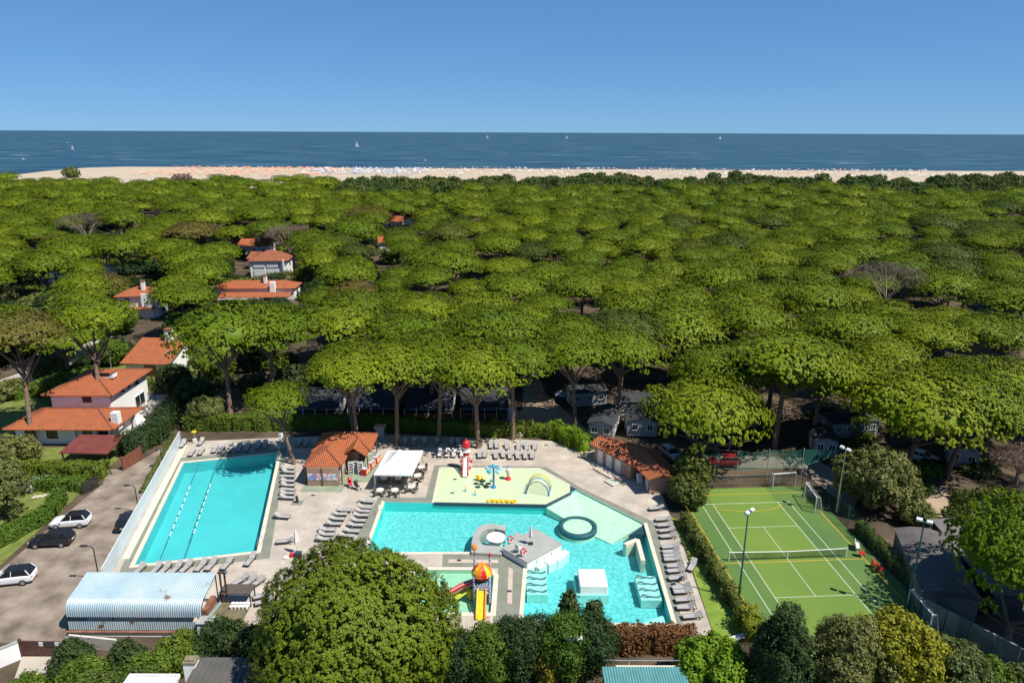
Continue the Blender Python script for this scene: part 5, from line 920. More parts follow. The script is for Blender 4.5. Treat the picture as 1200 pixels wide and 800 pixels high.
for s in (-.4,.4): MB().tube([(s,-.75,1.8),(s,-3.0,.65),(s,-3.6,.55)],0.1,6).build('yellow_slide_side', ORG if s > 0 else YEL, sw_)
an = thing('animal_slide', 'small yellow and lime animal shaped slide left of the slide tower', 'slide', (*(-4.11, 59.73), -0.3), R(25)); bevel(MB().box((0.6,0,.7),(1.6,.8,1.3)).build('body', YEL, an), 0.2, 3); MB().add([(-.2,-.35,1.1),(-.2,.35,1.1),(-1.8,.35,.35),(-1.8,-.35,.35)],[(0,1,2,3)]).build('slide_bed', LIME, an)
for s in (-.38,.38): MB().tube([(-.1,s,1.25),(-1.8,s,.45),(-2.2,s,.4)],.09,6).build('slide_side', LIME, an)
MB().lathe([(0,-.35),(.35,-.15),(.38,.1),(.2,.35),(0,.4)],12,(1.3,0,1.6)).build('head', M('brown_plastic', (0.10, 0.04, 0.02)), an)
for k in range(3): MB().box((0.2+0.5*k,0,1.38),(.22,.7,.06)).build('spot', M('brown_plastic', (0.10, 0.04, 0.02)), an)
# ---------------------------------------------------------------- cars
def car(label, p, rz, paint, L=4.3, suv=True, group=None, soft=False):
    """nose at +x; body, glass, wheels, lamps"""
    t = thing('parked_car', label, 'car', (*p, 0.024), rz, group); k = L/4.3; W = 0.88; bz = 0.30
    st = [(-2.15,.66,.46,.86),(-2.08,.82,.34,1.0),(-1.7,.87,.28,1.06),(-1.0,.89,.26,1.05),(0.2,.89,.26,1.02),(0.9,.88,.26,1.0),(1.45,.87,.28,.95),(1.9,.83,.33,.86),(2.12,.66,.44,.70)]
    b = MB(); n = 8
    for x, w, z0, z1 in st: b.v += [(x*k, -w*.86, z0), (x*k, -w, z0+.16), (x*k, -w, z1-.14), (x*k, -w*.88, z1), (x*k, w*.88, z1), (x*k, w, z1-.14), (x*k, w, z0+.16), (x*k, w*.86, z0)]
    for i in range(len(st)-1): b.f += [(i*n+j, (i+1)*n+j, (i+1)*n+(j+1) % n, i*n+(j+1) % n) for j in range(n)]
    b.f += [tuple(range(n)), tuple(range((len(st)-1)*n, len(st)*n))[::-1]]; bo = b.build('body', paint, t, True); bevel(bo, 0.03, 2, 25)
    H = 1.64 if suv else 1.5; xb0, xb1, xr0, xr1 = -2.02*k, 0.92*k, -1.62*k, 0.18*k; wb_, wr_ = 0.79, 0.66
    g = MB(); lo = [(xb0,-wb_,1.03),(xb1,-wb_,.98),(xb1,wb_,.98),(xb0,wb_,1.03)]; hi = [(xr0,-wr_,H-.06),(xr1,-wr_,H-.06),(xr1,wr_,H-.06),(xr0,wr_,H-.06)]
    g.add(lo+hi, [(0,1,5,4),(1,2,6,5),(2,3,7,6),(3,0,4,7)]); g.build('window_glass', M('dark_car_glass', (0.012,0.014,0.017), 0.08, 0.05, 1, spec=0.7), t)
    r_ = MB(); r_.v = [(xr0-.03,-wr_-.02,H-.08),(xr1+.05,-wr_-.02,H-.08),(xr1+.05,wr_+.02,H-.08),(xr0-.03,wr_+.02,H-.08),(xr0+.1,-wr_+.1,H),(xr1-.15,-wr_+.1,H),(xr1-.15,wr_-.1,H),(xr0+.1,wr_-.1,H)]
    r_.f = [(0,1,5,4),(1,2,6,5),(2,3,7,6),(3,0,4,7),(4,5,6,7),(3,2,1,0)]; r_.build('roof', M('black_gloss_roof', (0.015,0.016,0.02), 0.12) if soft else paint, t)
    for s in (-1, 1):
        MB().tube([(xb0,s*wb_,.98),(xr0,s*wr_,H-.05)],0.05,5).build('pillar', paint, t); MB().tube([(xb1,s*wb_,.95),(xr1,s*wr_,H-.05)],0.04,5).build('pillar', paint, t); MB().tube([(-.35*k,s*(wb_+.01),.97),(-.4*k,s*(wr_+.015),H-.06)],0.035,5).build('pillar', paint, t)
        bevel(MB().box((.72*k,s*.98,1.02),(.12,.2,.13)).build('mirror', paint, t),.03); MB().box((2.06*k,s*.58,.66),(.1,.3,.12)).build('headlight', M('lamp_glass',(.7,.72,.75),.1), t); MB().box((-2.1*k,s*.66,.84),(.08,.24,.16)).build('tail_light', M('red_lamp',(.35,.01,.01),.2), t)
        for x in (-1.3*k, 1.33*k):
            w = MB().tube([(x, s*.72, .33), (x, s*.90, .33)], .33, 18).build('wheel', M('tyre_rubber',(.02,.02,.02),.9), t); MB().tube([(x, s*.89, .33), (x, s*.912, .33)], .2, 12).build('rim', M('alloy',(.45,.45,.46),.3,.05,3,0,.7), w)
    MB().box((2.13*k,0,.5),(.06,.8,.14)).build('grille', DARKMETAL, t); MB().box((-2.14*k,0,.66),(.04,.5,.12)).build('number_plate', WHITE, t); return t
CWHITE = M('white_car_paint', (0.72,0.73,0.74), 0.18, 0.03, 1, spec=0.6); CBLACK = M('black_car_paint', (0.014,0.016,0.02), 0.12, 0.05, 1, spec=0.6); CRED = M('red_car_paint', (0.30,0.012,0.02), 0.18, 0.05, 1, spec=0.6); CSILV = M('silver_car_paint', (0.42,0.45,0.48), 0.22, 0.04, 1, 0, 0.5); CBLUE = M('pale_blue_car_paint', (0.30,0.40,0.50), 0.2, 0.04, 1)
car('white hatchback with black roof parked nose left by the parking hedge', (-50.93, 72.38), R(188), CWHITE, 4.2, True, 'cars on the parking road', True)
car('black car parked between two white ones on the parking road', (-50.68, 68.50), R(186), CBLACK, 4.4, True, 'cars on the parking road')
car('white car with black roof at the left edge of the parking road', (-50.54, 61.62), R(192), CWHITE, 4.5, True, 'cars on the parking road', True)
car('dark car half hidden behind the windbreak wall', (-44.45,72.6), R(102.4), CBLACK, 4.1, False)
car('grey car behind the dark tree at the left lawn', (-60.61, 81.43), R(60), CSILV, 4.2, False)
car('silver car parked behind the changing hut roof', (22.44, 90.88), R(-70), CSILV, 4.2, False)
rc_ = car('dark red car with pale sunshade behind the green windbreak net', (29.23, 88.54), R(182), CRED, 4.4, False); MB().box((0.72,0,1.26),(.9,1.1,.02),0,0,R(35)).build('sunshade', WHITE, rc_)
car('white car in shade under the right pines', (57.39, 90.12), R(-40), CWHITE, 4.2, False); car('pale jeep parked beside the sandy camp track', (9.46, 114.08), R(175), CBLUE, 4.3, True); car('pale car at the far end of the sandy camp track', (4.36, 125.59), R(100), CWHITE, 4.2, False); car('white car in the drive of the tall ended house', (-91.28, 161.74), R(60), CWHITE, 4.2, False); car('white car among pines right of the tall ended house', (-95.44, 193.95), R(10), CSILV, 4.2, False)
car('dark blue car parked in shade left of the red one', (28.15, 94.31), R(178), M('navy_car_paint',(0.02,0.03,0.08),0.2), 4.3, True)
# ---------------------------------------------------------------- lamps, goals, fences around the court
def floodlight(label, p, h, rz, col=GREENPOLE):
    t = thing('floodlight_mast', label, 'floodlight', (*p, 0.02), rz); MB().tube([(0,0,0),(0,0,1.6),(0,0,h)], [.16,.10,.06], 8).build('mast', col, t); MB().tube([(-.5,0,h),(.5,0,h)],.04,6).build('cross_arm', STEEL, t)
    for s in (-.42,.42): bevel(MB().box((s,-.12,h+.12),(.5,.34,.3),0,R(28)).build('lamp_head', M('pale_lamp_housing',(.62,.64,.64),.4), t),.04); MB().tube([(s,-.02,h),(s,-.08,h+.06)],.03,6).build('bracket', DARKMETAL, t)
    return t
floodlight('green floodlight mast with two white heads at the left of the court', (22.36, 59.37), 9.6, R(40)); floodlight('green floodlight mast beside the ribbed shed', (38.35, 58.18), 9.4, R(-35)); floodlight('grey floodlight mast at the right rear court corner', (39.20, 75.88), 8.4, R(-60), STEEL)
lpst = floodlight('grey post with square white lamps among the shrubs at the bottom', (5.2,48.0), 4.6, 0, STEEL); lpst.scale = (0.9,0.9,1)
def street_lamp(label, p, h=4.2, rz=0):
    t = thing('street_lamp', label, 'street lamp', (*p, 0.02), rz, 'lamps along the windbreak wall'); MB().tube([(0,0,0),(0,0,h-.3),(-.15,0,h),(-.8,0,h+.1)],[.07,.055,.05,.04],8).build('pole', DARKMETAL, t); bevel(MB().box((-.95,0,h+.08),(.7,.3,.14)).build('lamp_head', DARKMETAL, t),.05)
street_lamp('dark street lamp beside the near end of the windbreak wall', (-41.59, 61.54)); street_lamp('dark street lamp halfway along the windbreak wall', (-44.56, 75.21), 3.6); street_lamp('thin street lamp at the far end of the parking road', (-47.69, 87.84), 2.6, R(90))
dl = thing('deck_post', 'thin dark post with small head on the deck before the brown hedge', 'post', (*(11.38, 53.64), 0.066)); MB().tube([(0,0,0),(0,0,1.9)],.04,6).build('pole', DARKMETAL, dl); bevel(MB().box((0,0,1.95),(.26,.2,.12)).build('head', DARKMETAL, dl), .03)
GN = net_mat('pale_goal_net', (0.35,0.36,0.36), 0.22); FN = net_mat('dark_green_fence_mesh', (0.012,0.05,0.042), 0.34); FNW = net_mat('teal_windbreak_cloth', (0.012,0.12,0.09), 0.52)
def goal(label, p, q, h=2.1, depth=0.9, nm=WHITE, side=1):
    p, q = Vector(p), Vector(q); d = (q-p).normalized(); n = Vector((d.y,-d.x))*side*depth; t = thing('football_goal', label, 'goal', (p.x,p.y,0.03)); o = lambda v, z: (v.x-p.x, v.y-p.y, z)
    MB().tube([o(p,0),o(p,h)],.06,8).build('goal_post', nm, t); MB().tube([o(q,0),o(q,h)],.06,8).build('goal_post', nm, t); MB().tube([o(p,h),o(q,h)],.06,8).build('crossbar', nm, t)
    m = MB(); m.add([o(p,0),o(p,h),o(q,h),o(q,0),o(p+n,0),o(p+n*.5,h),o(q+n*.5,h),o(q+n,0)],[(4,5,6,7),(0,1,5,4),(3,7,6,2),(1,2,6,5)]); m.build('net', GN, t); MB().tube([o(p,h),o(p+n*.5,h),o(p+n,0)],.03,6).build('stay', nm, t); MB().tube([o(q,h),o(q+n*.5,h),o(q+n,0)],.03,6).build('stay', nm, t); return t
goal('white goal at the right rear corner of the court', (36.76, 79.60), (36.57, 75.86), 2.1, .9, WHITE, -1); goal('white goal at the right near side of the court', (38.27, 58.18), (38.22, 54.43), 2.1, .9, WHITE, -1)
goal('white framed gate goal behind the rear court fence', (33.64, 82.01), (36.68, 82.50), 2.0, .7, WHITE, -1)
def fence(label, pts, h, step, name='mesh_fence', post=GREENPOLE, mesh=FN, rail=None, pr=.035):
    t = thing(name, label, 'fence')
    for a, b in zip(pts[:-1], pts[1:]):
        a, b = Vector(a), Vector(b); n = max(1, round((b-a).length/step))
        for k in range(n): 
            p, q = a.lerp(b, k/n), a.lerp(b, (k+1)/n); MB().tube([(p.x,p.y,0),(p.x,p.y,h+.05)],pr,6).build('post', post, t)
            if mesh: MB().add([(p.x,p.y,.04),(q.x,q.y,.04),(q.x,q.y,h),(p.x,p.y,h)],[(0,1,2,3)]).build('mesh_panel', mesh, t)
            if rail: MB().tube([(p.x,p.y,h-.02),(q.x,q.y,h-.02)],.04,6).build('top_rail', rail, t)
    e = pts[-1]; MB().tube([(e[0],e[1],0),(e[0],e[1],h+.05)],pr,6).build('post', post, t); return t
fence('green mesh fence with orange top rail along the left of the court', [C2(-8.2,15.9),C2(-8.2,-17.5)], 1.1, 3.3, rail=M('orange_rail',(.45,.22,.02),.5))
fence('low wire fence along the rear of the court', [C2(-8.0,16.2),C2(6.5,16.2)], 1.6, 2.9, post=M('grey_post',(.16,.16,.15),.6), mesh=net_mat('thin_wire_mesh',(.12,.12,.11),.18), rail=DARKMETAL)
fence('tall green mesh fence along the right of the court', [C2(9.9,6.0),C2(9.9,-18)], 2.6, 3.0); fence('green mesh fence behind the right rear goal', [C2(6.5,16.2),C2(10.2,13),C2(9.9,6.2)], 2.6, 2.6)
fence('grey post and rail barrier on the track behind the court', [(22.38, 83.30),(36.55, 83.90)], 1.05, 3.0, 'barrier', M('grey_post',(.16,.16,.15)), None, M('grey_post',(.16,.16,.15)))
wn_ = thing('windbreak_net', 'long sagging teal windbreak net on posts behind the court', 'net'); wp = [(22.36, 85.70),(27.25, 84.77),(29.53, 84.07),(33.75, 84.59),(38.38, 84.87),(44.50, 86.89)]; tz = [3.3,3.7,4.1,4.2,4.2,3.4]; bz_ = [1.3,1.4,1.55,1.6,1.7,2.9]
for k in range(5):
    a, b = wp[k], wp[k+1]; m = MB(); n = 8
    for i in range(n+1):
        p = lerp(a, b, i/n); sg = .18*math.sin(math.pi*i/n); m.v += [(p[0],p[1],bz_[k]+(bz_[k+1]-bz_[k])*i/n-sg*.5),(p[0],p[1]+.1*math.sin(i),tz[k]+(tz[k+1]-tz[k])*i/n-sg)]
    m.f = [(2*i,2*i+2,2*i+3,2*i+1) for i in range(n)]; m.build('net_cloth', FNW, wn_); MB().tube([m.v[2*i] for i in range(n+1)],.035,5).build('hem', M('teal_hem',(.05,.22,.17),.7), wn_)
for k, p in enumerate(wp[:5]): MB().tube([(p[0],p[1],0),(p[0],p[1],tz[k]+.15)],.05,6).build('net_post', M('galvanised_mast',(.35,.36,.36)), wn_)
rch = None
for k, (p, l) in enumerate((((37.92, 66.76),'red chair nearest the white bench beside the court'),((38.35, 64.81),'middle red chair of three beside the court fence'),((38.49, 63.90),'red chair of three beside the court, nearest the bottom'))):
    c = make_chair(RED,'tub_chair') if rch is None else copy_tree(rch); rch = rch or c; c.location = (*p,.03); c.rotation_euler.z = R(70+15*k); c.scale = (1.25,1.25,1.0); tag(c, l, 'chair', 'red chairs beside the court')
be = thing('bench', 'small white bench beside the red chairs at the court', 'bench', (*(38.10, 68.23),.03), R(70)); MB().box((0,0,.44),(1.3,.4,.06)).build('seat', WHITE, be); MB().box((0,.2,.72),(1.3,.05,.36),0,R(-10)).build('backrest', WHITE, be)
for s in (-.55,.55): MB().box((s,0,.2),(.06,.36,.4)).build('leg', WHITE, be)
tbx = thing('teal_box', 'small teal roofed box beyond the kiosk roof', 'box', (-19.6,97.2,0)); MB().box((0,0,.9),(1.2,1.0,1.8)).build('body', M('pale_teal_box',(.28,.36,.4),.6), tbx); MB().box((0,0,1.86),(1.7,1.4,.12)).build('lid', M('peach_lid',(.6,.36,.24),.7), tbx)
ty = thing('water_tank', 'pale upright plastic tank beside the sandy camp track', 'tank', (*(0.12, 103.50),0)); MB().lathe([(.7,0),(.75,.2),(.75,1.9),(.55,2.25),(.2,2.4),(0,2.4)],16).build('tank_body', M('pale_blue_plastic',(.45,.5,.56),.5), ty); MB().lathe([(.22,2.4),(.2,2.5),(0,2.5)],10).build('cap', NAVY, ty)
pr_ = thing('person', 'distant person in a red top walking on the sandy camp track', 'person', (*(4.68, 112.02),.03)); sk = bpy.data.meshes.new('body')
vv = [(0,0,.92),(0,0,1.2),(0,0,1.42),(0,0,1.53),(0,0,1.68),(-.2,0,1.4),(-.27,-.03,1.12),(-.26,-.12,.88),(.2,0,1.4),(.27,.03,1.12),(.26,-.06,.88),(-.1,0,.88),(-.11,-.12,.48),(-.11,-.1,.05),(-.11,-.24,.03),(.1,0,.88),(.11,.1,.48),(.11,.16,.06),(.11,.03,.03)]
sk.from_pydata(vv,[(0,1),(1,2),(2,3),(3,4),(2,5),(5,6),(6,7),(2,8),(8,9),(9,10),(0,11),(11,12),(12,13),(13,14),(0,15),(15,16),(16,17),(17,18)],[]); so = bpy.data.objects.new('body',sk); COL.objects.link(so); so.parent = pr_
md = so.modifiers.new('skin','SKIN'); so.modifiers.new('sub','SUBSURF').render_levels = 1
for i, r_ in enumerate((.15,.14,.16,.06,.11,.08,.055,.045,.08,.055,.045,.1,.075,.05,.05,.1,.075,.05,.05)): sk.skin_vertices[0].data[i].radius = (r_,r_*.85)
sk.skin_vertices[0].data[0].use_root = True; sk.materials.append(M('skin_tone',(.42,.24,.16),.6))
MB().lathe([(.2,.86),(.185,1.05),(.2,1.3),(.19,1.42),(.09,1.48)],14,(0,0,0),.72).build('red_top', RED, pr_); MB().lathe([(.19,.6),(.205,.75),(.19,.92)],14,(0,0,0),.8).build('shorts', NAVY, pr_); MB().lathe([(.0,1.82),(.09,1.79),(.115,1.72),(.1,1.64)],12,(0,.015,0)).build('hair', M('dark_hair',(.03,.02,.015),.7), pr_)
# ---------------------------------------------------------------- foliage palette
PINE = foliage('pine_needles', (0.072, 0.112, 0.006), (0.210, 0.288, 0.010), (0.29, 0.35, 0.022), 0.10, 0.016)
PINEBROWN = foliage('browning_pine_needles', (0.084, 0.090, 0.018), (0.240, 0.204, 0.042), (0.288, 0.156, 0.060), 0.2)
DARKLEAF = foliage('dark_cypress_leaves', (0.013, 0.033, 0.013), (0.056, 0.094, 0.025), None, 0.15)
DUNE = foliage('dune_wood_leaves', (0.035, 0.065, 0.014), (0.11, 0.155, 0.032), None, 0.15)
HEDGE = foliage('hedge_leaves', (0.039, 0.085, 0.010), (0.143, 0.221, 0.026), (0.221, 0.260, 0.039), 0.2)
OLIVE = foliage('olive_green_leaves', (0.056, 0.081, 0.022), (0.188, 0.213, 0.062), None, 0.2)
LIMELEAF = foliage('yellow_green_leaves', (0.088, 0.121, 0.009), (0.308, 0.319, 0.028), (0.396, 0.352, 0.033), 0.25)
BRIGHT = foliage('bright_green_leaves', (0.057, 0.127, 0.007), (0.230, 0.368, 0.023), None, 0.25)
RUSSET = foliage('russet_hedge_leaves', (0.088, 0.044, 0.019), (0.275, 0.125, 0.050), (0.150, 0.163, 0.025), 0.2)
DEAD = foliage('bare_grey_twigs', (0.10, 0.07, 0.05), (0.24, 0.18, 0.14), None, 0.1)
MIXED = foliage('reddish_green_shrub_leaves', (0.044, 0.062, 0.015), (0.163, 0.188, 0.037), (0.275, 0.163, 0.062), 0.2)
PINKFL = foliage('pink_oleander_flowers', (0.05, 0.09, 0.015), (0.11, 0.15, 0.03), (0.6, 0.2, 0.25), 0.2)
# ---------------------------------------------------------------- umbrella pines: shared meshes (7 m crown radius, 10 m trunk)
def trunk_mesh(seed, name='trunk'):
    rg = random.Random(seed); m = MB(); fk = rg.random() < 0.45; bend = rg.uniform(-.5, .5); b2 = rg.uniform(-.4, .4)
    top = Vector((bend, b2, 8.2)); m.tube([(0,0,-.3),(0,0,.5),(bend*.35,b2*.2,3),(bend*.8,b2*.7,6),top], [.48,.38,.32,.28,.24], 8)
    for k in range(8):
        a = 2*math.pi*k/8+rg.uniform(-.3,.3); s = top-Vector((0,0,rg.uniform(.1,2.4))); r_ = rg.uniform(3.2,5.4); e = Vector((s.x+r_*math.cos(a), s.y+r_*math.sin(a), rg.uniform(9.9,10.7))); md_ = s.lerp(e,.5)+Vector((0,0,-.1+rg.uniform(-.3,.5)))
        m.tube([s,md_,e],[.17,.11,.05],5)
    return m
def pine_bits(seed, nl=180, tufts=24, per=18, L=.095, W=.06, mat=None, lr=.115, H=4.9, spread=.085):
    C, LR, NN = pine_lobes(seed, 7.0, H, nl, lr); core = dome(5.4, 5.4, .75, H*.80, H*.32, 18, 6)
    return lobed('crown', C, LR, mat or PINE, seed, tufts, per, L, W, .55, -.45, spread, core, .3, NN, .2)
NV = 7
CROWNS = [pine_bits(11+k) for k in range(NV)]; CROWN_BROWN = pine_bits(71, mat=PINEBROWN); CROWN_DARK = pine_bits(72, mat=foliage('dull_dark_pine_needles', (0.05, 0.075, 0.012), (0.14, 0.18, 0.022), None, .1))
TRUNKS = []
for k in range(NV):
    o = trunk_mesh(k).build('trunk', BARK); TRUNKS.append(o.data); bpy.data.objects.remove(o)
def pine(p, top, r, label, group=None, v=0, rz=0.0, crown=None, offs=(0, 0), hz=1.0, lean=0.0):
    """p base, top = height of the crown's top, r = crown radius"""
    t = thing('umbrella_pine', label, 'pine tree', (p[0], p[1], 0), rz, group); c = bpy.data.objects.new('crown', crown or CROWNS[v % NV]); COL.objects.link(c); c.parent = t
    s = r/7.0; hgt = 5.3*s*hz; ca, sa = math.cos(-rz), math.sin(-rz); ox, oy = offs[0]*ca-offs[1]*sa, offs[0]*sa+offs[1]*ca
    c.location = (ox, oy, top-hgt); c.scale = (s, s, s*hz); k = bpy.data.objects.new('trunk', TRUNKS[v % NV]); COL.objects.link(k); k.parent = t
    zz = (top-hgt)/9.3; k.scale = (min(s, 1.15), min(s, 1.15), zz); q = math.atan2(math.hypot(ox, oy), top-hgt)
    if ox or oy: k.rotation_euler = Vector((ox, oy, top-hgt)).to_track_quat('Z', 'Y').to_euler()
    return t
P1 = 'pines in front of the forest'
for k, (p, top, r, l, o, hz) in enumerate((
    ((-29.8,88.2),11.6,4.6,'small leaning pine with two stems at the lap pool corner',(-1.8,1.02),1.1),
    ((-21.4,90.6),15.6,6.4,'pine whose trunk rises through the kiosk roof',(-.3,.5),1.02),
    ((-24.2,99.5),13.8,5.2,'pine with thin trunk just behind the kiosk left end',(-.5,0),1.02),
    ((-16.7,94.6),15.6,6.9,'pine standing behind the white tent',(.2,.8),1.02),
    ((-10.7,95.8),15.6,6.2,'pine between the white tent and the lighthouse slide',(0,.6),1.02),
    ((-4.8,93.6),15.6,7.2,'pine right behind the lighthouse slide',(-.2,1.0),1.02),
    ((.2,96.6),15.4,6.6,'tall pine at the rear hedge right of the slide',(.3,1.5),1.02),
    ((9.9,100.6),15.6,6.8,'pine left of the dark gabled camp home',(-.5,1),1.02),
    ((16.6,101.5),15.6,6.6,'pine between the two camp homes behind the hut',(.4,1),1.02),
    ((25.2,88.6),14.2,7.9,'large pine beside the changing hut and court corner',(.0,-3.0),1.3),
    ((52.2,85.2),15.2,9.6,'broad leaning pine right of the court',(1.4,.5),1.15),
    ((58.5,86.0),14.6,7.6,'pine behind the white shaded car at right',(1,-.5),1.02),
    ((-44.9,104.6),18.6,8.8,'large pine with bare trunk left of the lap pool hedge',(0,2.0),1.1),
    ((-40.2,110.5),17.2,7.2,'second pine behind the large one left of the pool hedge',(.8,1),1.15),
    ((-63.5,101.2),19.0,6.6,'pine growing up through the lower villa roof',(-2.2,6.0),1.0),
    ((42.6,50.6),13.0,7.6,'pine at the right edge standing below the sheds',(4.9,5.4),1.5),
    ((29.5,96),15.0,6.6,'pine behind the red car',(0,1),1.15), ((36.5,98.5),15.2,7.0,'pine behind the right half of the windbreak net',(0,.5),1.15), ((44.2,95.6),15.4,7.4,'pine above the white camp home end',(0,.5),1.15))):
    pine(p, top, r, l, P1, k, 0.7*k, None, o, hz)
pine((-69.0,93.2),19.2,6.8,'brown tinged pine with forked trunk before the villa', P1, 3, 1.0, CROWN_BROWN, (-2.0,4.5), 1.0); pine((-74.2,92.2),18.6,6.4,'pine with slanting trunk at the left edge before the villa', P1, 5, 2.0, None, (-3.2,5.5), 1.0)
# the big round pine at the bottom
bp_t = thing('round_pine', 'big dense round crowned pine at the bottom beside the paddling pool', 'pine tree', (-12.3, 46.0, 0)); rb_ = np.random.default_rng(91); nb_ = 640; ib_ = np.arange(nb_); cb_ = 1-1.52*(ib_+.5)/nb_; tb_ = ib_*2.39996+rb_.normal(0, .1, nb_); rr2_ = np.sqrt(1-cb_**2)**.9
wb_ = 1+.055*np.sin(3*tb_+1)+.045*np.sin(6*cb_+2*tb_)+.03*np.sin(9*cb_-3*tb_)+rb_.normal(0, .018, nb_)
Cc = np.stack([6.85*rr2_*np.cos(tb_)*wb_, 6.85*rr2_*np.sin(tb_)*wb_, 6.6*np.sign(cb_)*np.abs(cb_)**.85*wb_], 1); Lc = .72*rb_.uniform(.7, 1.35, nb_)
bmesh_ = lobed('crown', Cc, Lc, foliage('round_pine_needles', (0.07, 0.105, 0.010), (0.215, 0.265, 0.018), (0.30, 0.29, 0.035), .12), 93, 28, 19, .10, .060, .85, -.7, .15, dome(5.9, 5.9, -5.0, 5.4, 0.0, 22, 10), .42, unit(Cc/np.array([7.5, 7.5, 6.6])**2)*.75, .4)
bo = bpy.data.objects.new('crown', bmesh_); COL.objects.link(bo); bo.parent = bp_t; bo.location = (0, 0.4, 5.4)
MB().tube([(0,0,-.2),(.1,0,2),(0,.1,6)],[.5,.42,.3],8).build('trunk', BARK, bp_t)
